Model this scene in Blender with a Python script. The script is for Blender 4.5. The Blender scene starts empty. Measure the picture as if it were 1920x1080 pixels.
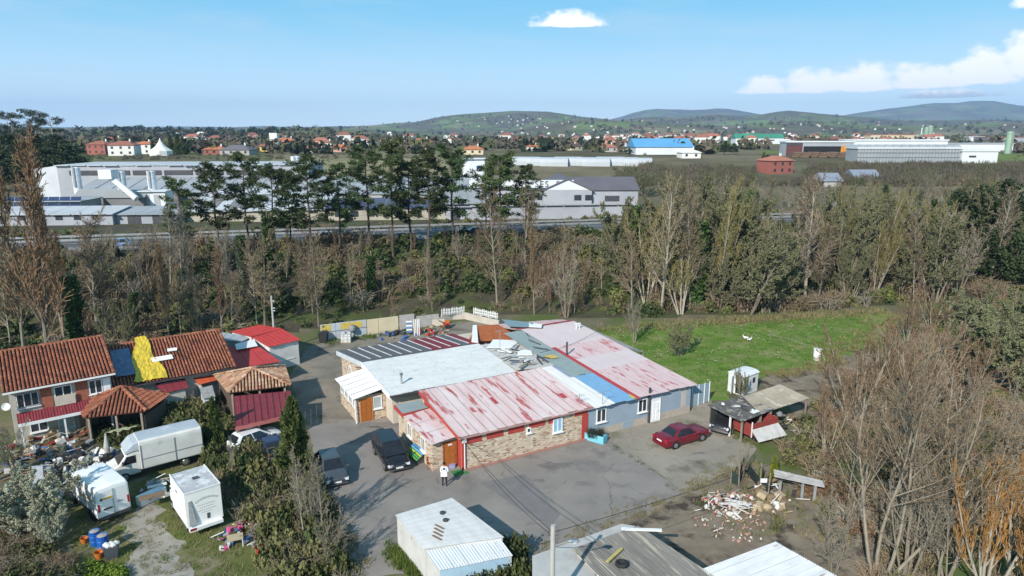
import bpy, math, random
import numpy as np
from mathutils import Vector, Matrix, noise as mnoise
random.seed(7)
SC = bpy.context.scene
COL = SC.collection
R = math.radians
# ------------------------------------------------------------------ camera
F_PX, CAM_H = 1281.0, 24.0
PITCH = math.atan(290 / F_PX)
cam_d = bpy.data.cameras.new('camera')
cam_d.sensor_width = 36; cam_d.lens = 36 * F_PX / 1920
cam_d.clip_start = 0.5; cam_d.clip_end = 40000
cam = bpy.data.objects.new('camera', cam_d); COL.objects.link(cam)
cam.location = (0, 0, CAM_H); cam.rotation_euler = (math.pi / 2 - PITCH, 0, 0)
SC.camera = cam
# ------------------------------------------------------------------ sun + sky
SUN_EL = 33.0
SUN_AZ = math.atan2(-0.46, -0.89)          # direction of the sun, angle from +Y towards +X
sd = bpy.data.lights.new('sun', 'SUN'); sd.energy = 5.0; sd.angle = R(0.53); sd.color = (1.0, 0.94, 0.86)
sun = bpy.data.objects.new('sun', sd); COL.objects.link(sun)
sdir = Vector((math.sin(SUN_AZ) * math.cos(R(SUN_EL)), math.cos(SUN_AZ) * math.cos(R(SUN_EL)), math.sin(R(SUN_EL))))
sun.rotation_euler = (-sdir).to_track_quat('-Z', 'Y').to_euler(); sun.location = (0, 0, 300)
W = bpy.data.worlds.new('World'); W.cycles.sampling_method = 'MANUAL'; W.cycles.sample_map_resolution = 256; SC.world = W; W.use_nodes = True
wt = W.node_tree; wt.nodes.clear()
def wn(t, **k):
    n = wt.nodes.new(t)
    for a, b in k.items(): setattr(n, a, b)
    return n
sky = wn('ShaderNodeTexSky', sky_type='NISHITA', sun_disc=False)
sky.sun_elevation = R(SUN_EL); sky.sun_rotation = SUN_AZ
sky.altitude = 100; sky.air_density = 1.0; sky.dust_density = 0.1; sky.ozone_density = 3.0
bg = wn('ShaderNodeBackground'); bg.inputs[1].default_value = 0.1
wo = wn('ShaderNodeOutputWorld'); wt.links.new(bg.outputs[0], wo.inputs[0])
def wm(op, a, b=None, c=None):
    n = wn('ShaderNodeMath', operation=op)
    for i, x in enumerate((a, b, c)):
        if x is None: continue
        if isinstance(x, (int, float)): n.inputs[i].default_value = x
        else: wt.links.new(x, n.inputs[i])
    return n.outputs[0]
def wmr(x, a, b, c=0.0, d=1.0):
    n = wn('ShaderNodeMapRange', interpolation_type='SMOOTHSTEP')
    wt.links.new(x, n.inputs[0])
    for i, q in enumerate((a, b, c, d)): n.inputs[i + 1].default_value = q
    return n.outputs[0]
tc = wn('ShaderNodeTexCoord'); sx = wn('ShaderNodeSeparateXYZ'); wt.links.new(tc.outputs['Generated'], sx.inputs[0])
AZ = wm('MULTIPLY', wm('ARCTAN2', sx.outputs[0], sx.outputs[1]), 57.2958)
EL = wm('MULTIPLY', wm('ARCSINE', sx.outputs[2]), 57.2958)
cx = wn('ShaderNodeCombineXYZ'); wt.links.new(AZ, cx.inputs[0]); wt.links.new(wm('MULTIPLY', EL, 1.35), cx.inputs[1])
def wnoise(scale, det, rough, vec=None, dist=0.0):
    n = wn('ShaderNodeTexNoise'); n.inputs['Scale'].default_value = scale; n.inputs['Detail'].default_value = det
    n.inputs['Roughness'].default_value = rough; n.inputs['Distortion'].default_value = dist
    wt.links.new(vec or cx.outputs[0], n.inputs['Vector']); return n.outputs[0]
nz = wnoise(0.55, 7, 0.58); nz2 = wnoise(1.6, 5, 0.6)
# cumulus: (azimuth deg, elevation of the base deg, half width deg, height deg)
CLOUDS = [(4.45, 8.15, 3.9, 1.5), (19.6, 2.95, 2.8, 1.6), (22.8, 2.95, 3.2, 2.2), (26.3, 3.0, 3.4, 2.5), (30.0, 3.1, 3.6, 2.2), (33.4, 3.3, 3.2, 2.9),
          (36.4, 3.6, 3.2, 4.0), (36.0, 7.9, 2.2, 2.4), (31.5, 2.4, 4.0, 0.7), (42, 3.8, 6, 5.5), (50, 3.5, 6, 4), (63, 5, 7, 4), (-52, 6, 4, 2),
          (80, 4, 8, 4.5), (-75, 4, 6, 3), (105, 5, 8, 4), (-100, 5, 6, 3), (130, 4, 8, 4), (160, 6, 6, 3), (-140, 4, 8, 4), (-165, 5, 6, 3)]
mask = None; hgt = None
for (a, b, w, h) in CLOUDS:
    dx = wm('DIVIDE', wm('SUBTRACT', AZ, a), w)
    t = wm('DIVIDE', wm('SUBTRACT', EL, b), h)
    base = wmr(t, -0.10, 0.10)
    dy = wm('MULTIPLY', t, 1.0)
    d = wm('SQRT', wm('ADD', wm('MULTIPLY', dx, dx), wm('MULTIPLY', dy, dy)))
    m = wm('MULTIPLY', wm('SUBTRACT', 1.0, d), base)
    mask = m if mask is None else wm('MAXIMUM', mask, m)
    hh = wm('MULTIPLY', t, base)
    hgt = hh if hgt is None else wm('MAXIMUM', hgt, hh)
body = wm('ADD', mask, wm('MULTIPLY', wm('SUBTRACT', nz, 0.50), 1.15))
body = wm('ADD', body, wm('MULTIPLY', wm('SUBTRACT', nz2, 0.5), 0.35))
alpha = wm('MULTIPLY', wmr(body, 0.05, 0.50), wmr(mask, 0.0, 0.2))
cir_v = wn('ShaderNodeCombineXYZ'); wt.links.new(wm('ADD', wm('MULTIPLY', AZ, 0.05), wm('MULTIPLY', EL, 0.06)), cir_v.inputs[0]); wt.links.new(wm('MULTIPLY', EL, 0.30), cir_v.inputs[1])
cir = wmr(wnoise(1.3, 6, 0.6, cir_v.outputs[0], 0.6), 0.42, 0.80, 0.0, 0.30)
shade = wmr(wm('ADD', wm('ADD', hgt, wm('MULTIPLY', wm('SUBTRACT', nz2, 0.5), 0.9)), wm('MULTIPLY', wm('SUBTRACT', nz, 0.5), 0.8)), 0.12, 0.85)
ccol = wn('ShaderNodeMixRGB'); wt.links.new(shade, ccol.inputs[0])
ccol.inputs[1].default_value = (5.4, 6.2, 7.2, 1); ccol.inputs[2].default_value = (11.6, 11.5, 11.5, 1)
mx0 = wn('ShaderNodeMixRGB'); wt.links.new(wm('MULTIPLY', cir, wmr(EL, 0.0, 2.0)), mx0.inputs[0])
gr = wn('ShaderNodeMixRGB'); wt.links.new(wmr(EL, -1.0, 10.5), gr.inputs[0]); gr.inputs[1].default_value = (8.4, 10.6, 11.6, 1); gr.inputs[2].default_value = (1.95, 5.8, 8.6, 1)
gs = wn('ShaderNodeMixRGB'); wt.links.new(wm('MULTIPLY', wmr(EL, -1.0, 0.0), wmr(EL, 20.0, 70.0, 0.85, 0.2)), gs.inputs[0]); wt.links.new(sky.outputs[0], gs.inputs[1]); wt.links.new(gr.outputs[0], gs.inputs[2])
wt.links.new(gs.outputs[0], mx0.inputs[1]); mx0.inputs[2].default_value = (6.6, 7.4, 8.0, 1)
mx1 = wn('ShaderNodeMixRGB'); wt.links.new(wm('MULTIPLY', alpha, 0.94), mx1.inputs[0]); wt.links.new(mx0.outputs[0], mx1.inputs[1]); wt.links.new(ccol.outputs[0], mx1.inputs[2])
wt.links.new(mx1.outputs[0], bg.inputs[0])
SC.view_settings.view_transform = 'Standard'; SC.view_settings.look = 'None'
SC.view_settings.exposure = 0.22; SC.view_settings.gamma = 1.0; SC.view_settings.use_curve_mapping = False
SC.cycles.max_bounces = 6; SC.cycles.diffuse_bounces = 3; SC.cycles.glossy_bounces = 2
SC.cycles.transparent_max_bounces = 8; SC.cycles.volume_bounces = 0
# ------------------------------------------------------------------ geometry helpers
cP, sP = math.cos(PITCH), math.sin(PITCH)
def _ray(px, py):
    a = (px - 960) / F_PX; b = (540 - py) / F_PX
    return a, cP + b * sP, -sP + b * cP
def P(px, py, z=0.0):
    """point of the photograph, on the level z, as a place in the world"""
    dx, dy, dz = _ray(px, py); t = (z - CAM_H) / dz
    return Vector((dx * t, dy * t, z))
def PY(px, py, Y):
    dx, dy, dz = _ray(px, py); t = Y / dy
    return Vector((dx * t, Y, CAM_H + dz * t))
def ss(a, b, x):
    t = min(1.0, max(0.0, (x - a) / (b - a))); return t * t * (3 - 2 * t)
def interp(x, pts):
    if x <= pts[0][0]: return pts[0][1]
    for (a, b), (c, d) in zip(pts, pts[1:]):
        if x <= c: return b + (d - b) * (x - a) / (c - a)
    return pts[-1][1]
class MB:
    def __init__(s): s.v = []; s.f = []; s.m = []
    def add(s, vs, fs, m=0):
        o = len(s.v); s.v.extend([tuple(q) for q in vs]); s.f.extend([tuple(i + o for i in f) for f in fs]); s.m.extend([m] * len(fs)); return s
    def box(s, x0, x1, y0, y1, z0, z1, m=0):
        return s.add([(x0, y0, z0), (x1, y0, z0), (x1, y1, z0), (x0, y1, z0), (x0, y0, z1), (x1, y0, z1), (x1, y1, z1), (x0, y1, z1)],
                     [(3, 2, 1, 0), (4, 5, 6, 7), (0, 1, 5, 4), (1, 2, 6, 5), (2, 3, 7, 6), (3, 0, 4, 7)], m)
    def ob(s, c, size, rz=0, rx=0, ry=0, m=0):
        M = Matrix.Translation(c) @ Matrix.Rotation(rz, 4, 'Z') @ Matrix.Rotation(ry, 4, 'Y') @ Matrix.Rotation(rx, 4, 'X')
        a, b, d = size[0] / 2, size[1] / 2, size[2] / 2
        vs = [M @ Vector(q) for q in ((-a, -b, -d), (a, -b, -d), (a, b, -d), (-a, b, -d), (-a, -b, d), (a, -b, d), (a, b, d), (-a, b, d))]
        return s.add(vs, [(3, 2, 1, 0), (4, 5, 6, 7), (0, 1, 5, 4), (1, 2, 6, 5), (2, 3, 7, 6), (3, 0, 4, 7)], m)
    def quad(s, a, b, c, d, m=0): return s.add([a, b, c, d], [(0, 1, 2, 3)], m)
    def hexa(s, lo, hi, m=0):
        n = len(lo)
        return s.add(list(lo) + list(hi), [tuple(range(n))[::-1], tuple(range(n, 2 * n))] + [(i, (i + 1) % n, n + (i + 1) % n, n + i) for i in range(n)], m)
    def prism(s, poly, z0, z1, m=0): return s.hexa([(x, y, z0) for x, y in poly], [(x, y, z1) for x, y in poly], m)
    def slab(s, q, t, m=0): return s.hexa([(a, b, c - t) for a, b, c in q], q, m)
    def limb(s, pts, rad, n=6, m=0, cap=False):
        pts = [Vector(p) for p in pts]; o = len(s.v); k = len(pts); up = Vector((0, 0, 1))
        for i, p in enumerate(pts):
            d = (pts[min(i + 1, k - 1)] - pts[max(i - 1, 0)])
            d = d.normalized() if d.length > 1e-9 else up
            a = d.cross(Vector((1, 0, 0)) if abs(d.x) < .8 else Vector((0, 1, 0))).normalized(); b = d.cross(a)
            for j in range(n):
                t = 2 * math.pi * j / n; s.v.append(tuple(p + (a * math.cos(t) + b * math.sin(t)) * rad[i]))
        for i in range(k - 1):
            for j in range(n):
                s.f.append((o + i * n + j, o + i * n + (j + 1) % n, o + (i + 1) * n + (j + 1) % n, o + (i + 1) * n + j)); s.m.append(m)
        if cap:
            s.f.append(tuple(o + j for j in range(n))[::-1]); s.m.append(m)
            s.f.append(tuple(o + (k - 1) * n + j for j in range(n))); s.m.append(m)
        return s
    def tube(s, p0, p1, r0, r1=None, n=8, m=0): return s.limb([p0, p1], [r0, r0 if r1 is None else r1], n, m, True)
    def lathe(s, prof, c=(0, 0, 0), n=14, m=0):
        o = len(s.v); k = len(prof)
        for r, z in prof:
            for j in range(n):
                t = 2 * math.pi * j / n; s.v.append((c[0] + r * math.cos(t), c[1] + r * math.sin(t), c[2] + z))
        for i in range(k - 1):
            for j in range(n):
                s.f.append((o + i * n + j, o + i * n + (j + 1) % n, o + (i + 1) * n + (j + 1) % n, o + (i + 1) * n + j)); s.m.append(m)
        s.f.append(tuple(o + j for j in range(n))[::-1]); s.m.append(m)
        s.f.append(tuple(o + (k - 1) * n + j for j in range(n))); s.m.append(m)
        return s
    def mesh(s, name, mats, smooth=False):
        me = bpy.data.meshes.new(name); me.from_pydata(s.v, [], s.f)
        for q in (mats if isinstance(mats, (list, tuple)) else [mats]): me.materials.append(q)
        if any(s.m): me.polygons.foreach_set('material_index', s.m)
        if smooth: me.polygons.foreach_set('use_smooth', [True] * len(s.f))
        me.update(); return me
    def build(s, name, mats, parent=None, loc=None, rz=0, smooth=False):
        return link(name, s.mesh(name, mats, smooth), parent, loc, rz)
def link(name, me, parent=None, loc=None, rz=0):
    o = bpy.data.objects.new(name, me); COL.objects.link(o)
    if parent is not None: o.parent = parent
    if loc is not None: o.location = loc
    if rz: o.rotation_euler[2] = rz
    return o
def tag(o, label=None, cat=None, group=None, kind=None):
    for k, v in (('label', label), ('category', cat), ('group', group), ('kind', kind)):
        if v: o[k] = v
    return o
def thing(name, label, cat, loc=(0, 0, 0), rz=0, group=None):
    o = bpy.data.objects.new(name, None); COL.objects.link(o); o.empty_display_size = .3
    o.location = loc; o.rotation_euler[2] = rz; return tag(o, label, cat, group)
KIDS = {}
def kids(o):
    if o.name not in KIDS: KIDS[o.name] = list(o.children)
    return KIDS[o.name]
def copy_tree(o, parent=None, **k):
    c = o.copy(); COL.objects.link(c); c.parent = parent
    for ch in kids(o): copy_tree(ch, c)
    for a, b in k.items():
        if b is not None: c[a] = b
    return c
ORD = 'first second third fourth fifth sixth seventh eighth ninth tenth eleventh twelfth thirteenth fourteenth fifteenth sixteenth seventeenth eighteenth nineteenth twentieth'.split()
def ordn(i):
    if i < 20: return ORD[i]
    t, u = divmod(i + 1, 10); tens = {2: 'twent', 3: 'thirt', 4: 'fort', 5: 'fift', 6: 'sixt', 7: 'sevent', 8: 'eight', 9: 'ninet'}[t]
    return tens + 'ieth' if u == 0 else tens + 'y-' + ORD[u - 1]
# ------------------------------------------------------------------ materials
MC = {}
def mat(name, c, c2=None, sc=2.0, c3=None, t3=.62, sc3=.6, rough=.75, metal=0.0, bump=0.0, bsc=40.0, st=(1, 1, 1), vary=0.0, spec=.3, coord='Object', soft=.04, hue=0.0, crack=0.0):
    if name in MC: return MC[name]
    m = bpy.data.materials.new(name); m.use_nodes = True; t = m.node_tree; N = t.nodes; L = t.links
    b = N['Principled BSDF']; b.inputs['Roughness'].default_value = rough; b.inputs['Metallic'].default_value = metal
    b.inputs['Specular IOR Level'].default_value = spec
    tcn = N.new('ShaderNodeTexCoord'); mp = N.new('ShaderNodeMapping'); L.new(tcn.outputs[coord], mp.inputs[0]); mp.inputs['Scale'].default_value = st
    def noise(s, d=6):
        n = N.new('ShaderNodeTexNoise'); n.inputs['Scale'].default_value = s; n.inputs['Detail'].default_value = d; n.inputs['Roughness'].default_value = .62
        L.new(mp.outputs[0], n.inputs['Vector']); return n.outputs[0]
    def rng(x, a, e):
        n = N.new('ShaderNodeMapRange'); L.new(x, n.inputs[0]); n.inputs[1].default_value = a; n.inputs[2].default_value = e; return n.outputs[0]
    out = None
    if c2 is None: c2 = tuple(q * .72 for q in c)
    mx = N.new('ShaderNodeMixRGB'); L.new(rng(noise(sc), .32, .68), mx.inputs[0]); mx.inputs[1].default_value = (*c, 1); mx.inputs[2].default_value = (*c2, 1); out = mx.outputs[0]
    if c3 is not None:
        m3 = N.new('ShaderNodeMixRGB'); L.new(rng(noise(sc3), t3 - soft, t3 + soft), m3.inputs[0]); L.new(out, m3.inputs[1]); m3.inputs[2].default_value = (*c3, 1); out = m3.outputs[0]
    if vary or hue:
        oi = N.new('ShaderNodeObjectInfo'); hs = N.new('ShaderNodeHueSaturation'); L.new(rng(oi.outputs['Random'], 0, 1), hs.inputs['Fac'])
        hs.inputs['Fac'].default_value = 1
        for l in list(hs.inputs['Fac'].links): L.remove(l)
        v = N.new('ShaderNodeMapRange'); L.new(oi.outputs['Random'], v.inputs[0]); v.inputs[3].default_value = 1 - vary; v.inputs[4].default_value = 1 + vary; L.new(v.outputs[0], hs.inputs['Value'])
        if hue:
            mo = N.new('ShaderNodeMath'); mo.operation = 'FRACT'; mu = N.new('ShaderNodeMath'); mu.operation = 'MULTIPLY'; mu.inputs[1].default_value = 7.31
            L.new(oi.outputs['Random'], mu.inputs[0]); L.new(mu.outputs[0], mo.inputs[0])
            h = N.new('ShaderNodeMapRange'); L.new(mo.outputs[0], h.inputs[0]); h.inputs[3].default_value = .5 - hue; h.inputs[4].default_value = .5 + hue; L.new(h.outputs[0], hs.inputs['Hue'])
        L.new(out, hs.inputs['Color']); out = hs.outputs[0]
    if crack:
        v = N.new('ShaderNodeTexVoronoi'); v.feature = 'DISTANCE_TO_EDGE'; v.inputs['Scale'].default_value = crack
        nn = N.new('ShaderNodeTexNoise'); nn.inputs['Scale'].default_value = 1.1; nn.inputs['Detail'].default_value = 5; L.new(mp.outputs[0], nn.inputs['Vector'])
        ad = N.new('ShaderNodeMixRGB'); ad.blend_type = 'ADD'; ad.inputs[0].default_value = 1.2; L.new(mp.outputs[0], ad.inputs[1]); L.new(nn.outputs[1], ad.inputs[2]); L.new(ad.outputs[0], v.inputs['Vector'])
        mk_ = N.new('ShaderNodeMixRGB'); mk_.blend_type = 'MULTIPLY'; f = rng(v.outputs['Distance'], .012, .0); ml = N.new('ShaderNodeMath'); ml.operation = 'MULTIPLY'; L.new(f, ml.inputs[0]); L.new(rng(noise(.35), .45, .62), ml.inputs[1])
        L.new(ml.outputs[0], mk_.inputs[0]); L.new(out, mk_.inputs[1]); mk_.inputs[2].default_value = (.45, .43, .38, 1); out = mk_.outputs[0]
    L.new(out, b.inputs['Base Color'])
    if bump:
        bp = N.new('ShaderNodeBump'); bp.inputs['Strength'].default_value = bump; bp.inputs['Distance'].default_value = .05; L.new(noise(bsc, 4), bp.inputs['Height']); L.new(bp.outputs[0], b.inputs['Normal'])
    MC[name] = m; return m
def stone_mat():
    m = bpy.data.materials.new('stone_cladding'); m.use_nodes = True; t = m.node_tree; N = t.nodes; L = t.links; b = N['Principled BSDF']; b.inputs['Roughness'].default_value = .85
    g = N.new('ShaderNodeTexCoord'); s = N.new('ShaderNodeSeparateXYZ'); L.new(g.outputs['Object'], s.inputs[0])
    a = N.new('ShaderNodeMath'); L.new(s.outputs[0], a.inputs[0]); L.new(s.outputs[1], a.inputs[1]); c = N.new('ShaderNodeCombineXYZ'); L.new(a.outputs[0], c.inputs[0]); L.new(s.outputs[2], c.inputs[1])
    br = N.new('ShaderNodeTexBrick'); L.new(c.outputs[0], br.inputs['Vector']); br.inputs['Scale'].default_value = 1.0
    for k, v in (('Brick Width', .30), ('Row Height', .092), ('Mortar Size', .010), ('Bias', 0.0), ('Mortar Smooth', .2)): br.inputs[k].default_value = v
    br.offset = .37; br.squash = .8; br.squash_frequency = 3
    br.inputs['Color1'].default_value = (1, 1, 1, 1); br.inputs['Color2'].default_value = (0, 0, 0, 1); br.inputs['Mortar'].default_value = (.5, .5, .5, 1)
    cr = N.new('ShaderNodeValToRGB'); L.new(br.outputs['Color'], cr.inputs[0]); e = cr.color_ramp
    cols = [(0, (.16, .085, .05)), (.12, (.42, .28, .17)), (.3, (.62, .50, .35)), (.5, (.70, .60, .46)), (.68, (.50, .31, .21)), (.85, (.74, .66, .53)), (1, (.30, .17, .11))]
    e.elements[0].position = 0; e.elements[0].color = (*cols[0][1], 1); e.elements[1].position = 1; e.elements[1].color = (*cols[-1][1], 1)
    for p, q in cols[1:-1]: x = e.elements.new(p); x.color = (*q, 1)
    nz = N.new('ShaderNodeTexNoise'); nz.inputs['Scale'].default_value = 1.3; mp = N.new('ShaderNodeMixRGB'); mp.blend_type = 'MULTIPLY'; mp.inputs[0].default_value = .35
    L.new(g.outputs['Object'], nz.inputs['Vector']); L.new(cr.outputs[0], mp.inputs[1]); L.new(nz.outputs[1], mp.inputs[2])
    mm = N.new('ShaderNodeMixRGB'); L.new(br.outputs['Fac'], mm.inputs[0]); L.new(cr.outputs[0], mm.inputs[1]); mm.inputs[2].default_value = (.42, .36, .29, 1)
    L.new(mm.outputs[0], b.inputs['Base Color'])
    bp = N.new('ShaderNodeBump'); bp.inputs['Strength'].default_value = .8; bp.inputs['Distance'].default_value = .04; bp.invert = True; L.new(br.outputs['Fac'], bp.inputs['Height']); L.new(bp.outputs[0], b.inputs['Normal'])
    return m
STONE = stone_mat()
def tile_mat(name, cols, moss=None):
    m = bpy.data.materials.new(name); m.use_nodes = True; t = m.node_tree; N = t.nodes; L = t.links; b = N['Principled BSDF']; b.inputs['Roughness'].default_value = .85; b.inputs['Specular IOR Level'].default_value = .2
    at = N.new('ShaderNodeAttribute'); at.attribute_name = 'tint'
    cr = N.new('ShaderNodeValToRGB'); L.new(at.outputs['Fac'], cr.inputs[0]); e = cr.color_ramp
    e.elements[0].color = (*cols[0], 1); e.elements[1].color = (*cols[-1], 1)
    for i, q in enumerate(cols[1:-1]): x = e.elements.new((i + 1) / (len(cols) - 1)); x.color = (*q, 1)
    g = N.new('ShaderNodeTexCoord'); nz = N.new('ShaderNodeTexNoise'); nz.inputs['Scale'].default_value = 1.1; nz.inputs['Detail'].default_value = 8; L.new(g.outputs['Object'], nz.inputs['Vector'])
    mr = N.new('ShaderNodeMapRange'); L.new(nz.outputs[0], mr.inputs[0]); mr.inputs[1].default_value = .5; mr.inputs[2].default_value = .72; mr.inputs[4].default_value = .75
    mx = N.new('ShaderNodeMixRGB'); L.new(mr.outputs[0], mx.inputs[0]); L.new(cr.outputs[0], mx.inputs[1]); mx.inputs[2].default_value = (*(moss or (.10, .055, .04)), 1)
    L.new(mx.outputs[0], b.inputs['Base Color']); return m
TILE = tile_mat('roof_tile', [(.13, .045, .03), (.25, .085, .05), (.33, .125, .07), (.23, .075, .045), (.38, .17, .10), (.30, .11, .06)])
TILE2 = tile_mat('old_roof_tile', [(.20, .10, .06), (.40, .22, .13), (.50, .33, .22), (.30, .13, .08), (.56, .42, .30), (.36, .18, .10)], (.13, .10, .06))
GLASS = mat('window_glass', (.025, .03, .035), (.05, .06, .07), sc=1.5, rough=.08, spec=.6)
CARGLASS = mat('car_glass', (.012, .014, .018), (.02, .024, .03), rough=.06, spec=.6)
WHITE = mat('white_paint', (.78, .78, .77), (.66, .66, .64), sc=1.2, rough=.6)
PVC = mat('white_window_frame', (.8, .8, .8), (.74, .74, .74), rough=.45)
BLACK = mat('black_rubber', (.018, .018, .018), (.03, .03, .03), rough=.8)
DARK = mat('dark_metal', (.045, .045, .05), (.08, .08, .085), rough=.5)
CHROME = mat('bright_metal', (.6, .6, .62), (.45, .45, .46), rough=.3, metal=.9)
WOODD = mat('varnished_door_wood', (.42, .15, .035), (.30, .09, .02), sc=6, st=(6, 6, .6), rough=.45)
WOODG = mat('weathered_wood', (.30, .25, .20), (.17, .14, .11), sc=5, st=(4, 4, 1), rough=.9)
# ------------------------------------------------------------------ terrain
EMB = [(-200, 66), (-90, 70), (-60, 72), (-40, 76), (-25, 83), (-15, 88), (0, 90), (10, 88.5), (25, 89), (40, 92), (55, 96), (90, 99), (200, 104)]
def roadY(x): return 124 + .25 * max(-170, min(170, x))
LAY = [(1250, 650, 1500, [(-1500, 240), (0, 240), (130, 243), (330, 242), (450, 245), (540, 240), (600, 240), (660, 246), (720, 252), (800, 258), (3000, 260)]),
       (2300, 800, 1500, [(-1500, 244), (500, 246), (700, 244), (850, 252), (960, 246), (1060, 232), (1130, 225), (1190, 228), (1260, 236), (1330, 238), (1420, 232), (1500, 230), (1600, 236), (1720, 238), (1850, 232), (2000, 236), (3500, 230)]),
       (3600, 1200, 2500, [(-1500, 242), (560, 244), (690, 236), (770, 230), (830, 224), (900, 214), (960, 209.5), (1030, 212), (1090, 219), (1150, 226), (1250, 222), (1330, 217), (1400, 222), (1470, 209.5), (1520, 213), (1600, 220), (1700, 228), (1900, 226), (3500, 220)]),
       (7000, 2000, 4000, [(-1500, 244), (1100, 238), (1170, 218), (1200, 210), (1232, 205), (1290, 208), (1345, 204.5), (1400, 212), (1480, 226), (1560, 222), (1600, 214), (1660, 205), (1720, 198), (1790, 194), (1845, 189), (1870, 193), (1895, 199), (1940, 203), (2100, 215), (3500, 210)])]
def height(x, y, fine=True):
    e0 = interp(x, EMB); e1 = roadY(x) - 7
    h = 6.3 * ss(e0, e1, y)
    h += -0.8 * ss(roadY(x) + 10, roadY(x) + 22, y) + 8.6 * ss(185, 330, y)
    if y > 330: h += (y - 330) * .0012
    if y > 500:
        px = 960 + 1313 * x / y; w = 0
        for Yc, wf, wb, sk in LAY:
            cz = PY(px, interp(px, sk), Yc).z - 15
            k = ss(Yc - wf, Yc, y) if y < Yc else 1 - ss(Yc, Yc + wb, y)
            w = max(w, cz * k)
        h += w
        h += mnoise.noise((x / 300, y / 300, 3)) * min(18, (y - 500) * .008) * ss(500, 900, y)
    if fine and e0 + 1 < y < e1 + 3: h += (mnoise.noise((x / 5, y / 5, 0)) * .7) * ss(e0, e0 + 5, y) * (1 - ss(e1 - 4, e1 + 3, y))
    return h
rows = [10 + i * 2.5 for i in range(24)]
while rows[-1] < 150: rows.append(rows[-1] + 1.7)
while rows[-1] < 9000: rows.append(rows[-1] * 1.030)
cols = [-2.3 + 4.6 * i / 270 for i in range(271)]
mb = MB()
for y in rows:
    for t in cols:
        x = t * max(y, 34); mb.v.append((x, y, height(x, y)))
nc = len(cols)
for i in range(len(rows) - 1):
    for j in range(nc - 1):
        a = i * nc + j; mb.f.append((a, a + 1, a + nc + 1, a + nc)); y = rows[i]; x = cols[j] * max(y, 34)
        mb.m.append(0 if y < interp(x, EMB) - 1 else (1 if y < 150 else 2))
def ground_near():
    m = mat('near_ground', (.18, .15, .10), (.10, .085, .05), sc=.35, c3=(.075, .105, .02), t3=.52, sc3=.16, rough=.95, bump=.6, bsc=6, soft=.08); return m
def field_mat():
    m = bpy.data.materials.new('fields_and_woods'); m.use_nodes = True; t = m.node_tree; N = t.nodes; L = t.links; b = N['Principled BSDF']; b.inputs['Roughness'].default_value = 1; b.inputs['Specular IOR Level'].default_value = 0
    g = N.new('ShaderNodeTexCoord')
    def noise(s, d=5, st=(1, 1, 1)):
        mp = N.new('ShaderNodeMapping'); mp.inputs['Scale'].default_value = st; L.new(g.outputs['Object'], mp.inputs[0])
        n = N.new('ShaderNodeTexNoise'); n.inputs['Scale'].default_value = s; n.inputs['Detail'].default_value = d; n.inputs['Roughness'].default_value = .6; L.new(mp.outputs[0], n.inputs['Vector']); return n.outputs
    vo = N.new('ShaderNodeTexVoronoi'); vo.inputs['Scale'].default_value = .0065; mp = N.new('ShaderNodeMixRGB'); mp.blend_type = 'ADD'; mp.inputs[0].default_value = 60; L.new(g.outputs['Object'], mp.inputs[1]); L.new(noise(.01)[1], mp.inputs[2]); L.new(mp.outputs[0], vo.inputs['Vector'])
    sp = N.new('ShaderNodeSeparateColor'); L.new(vo.outputs['Color'], sp.inputs[0])
    cr = N.new('ShaderNodeValToRGB'); cr.color_ramp.interpolation = 'CONSTANT'; L.new(sp.outputs[0], cr.inputs[0]); e = cr.color_ramp
    cs = [(0, (.15, .19, .07)), (.22, (.19, .165, .11)), (.42, (.17, .22, .08)), (.58, (.17, .155, .105)), (.76, (.24, .215, .13)), (.88, (.14, .165, .07))]
    e.elements[0].color = (*cs[0][1], 1); e.elements[1].position = cs[1][0]; e.elements[1].color = (*cs[1][1], 1)
    for p, q in cs[2:]: x = e.elements.new(p); x.color = (*q, 1)
    def rng(x, a, e): 
        n = N.new('ShaderNodeMapRange'); L.new(x, n.inputs[0]); n.inputs[1].default_value = a; n.inputs[2].default_value = e; return n.outputs[0]
    m1 = N.new('ShaderNodeMixRGB'); L.new(rng(noise(.004, 8)[0], .47, .56), m1.inputs[0]); L.new(cr.outputs[0], m1.inputs[1]); m1.inputs[2].default_value = (.125, .115, .075, 1)
    m2 = N.new('ShaderNodeMixRGB'); m2.blend_type = 'MULTIPLY'; m2.inputs[0].default_value = .8; L.new(m1.outputs[0], m2.inputs[1]); r2 = N.new('ShaderNodeMapRange'); L.new(noise(.05, 8)[0], r2.inputs[0]); r2.inputs[1].default_value = .3; r2.inputs[2].default_value = .7; r2.inputs[3].default_value = .55; r2.inputs[4].default_value = 1.25; L.new(r2.outputs[0], m2.inputs[2])
    L.new(m2.outputs[0], b.inputs['Base Color']); return m
FIELD = field_mat()
BANK = mat('bank_soil', (.075, .06, .038), (.045, .038, .024), sc=.5, c3=(.06, .075, .02), t3=.53, sc3=.2, rough=1, bump=.8, bsc=3, soft=.08)
tag(mb.build('ground', [ground_near(), BANK, FIELD], smooth=True), kind='structure')
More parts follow.
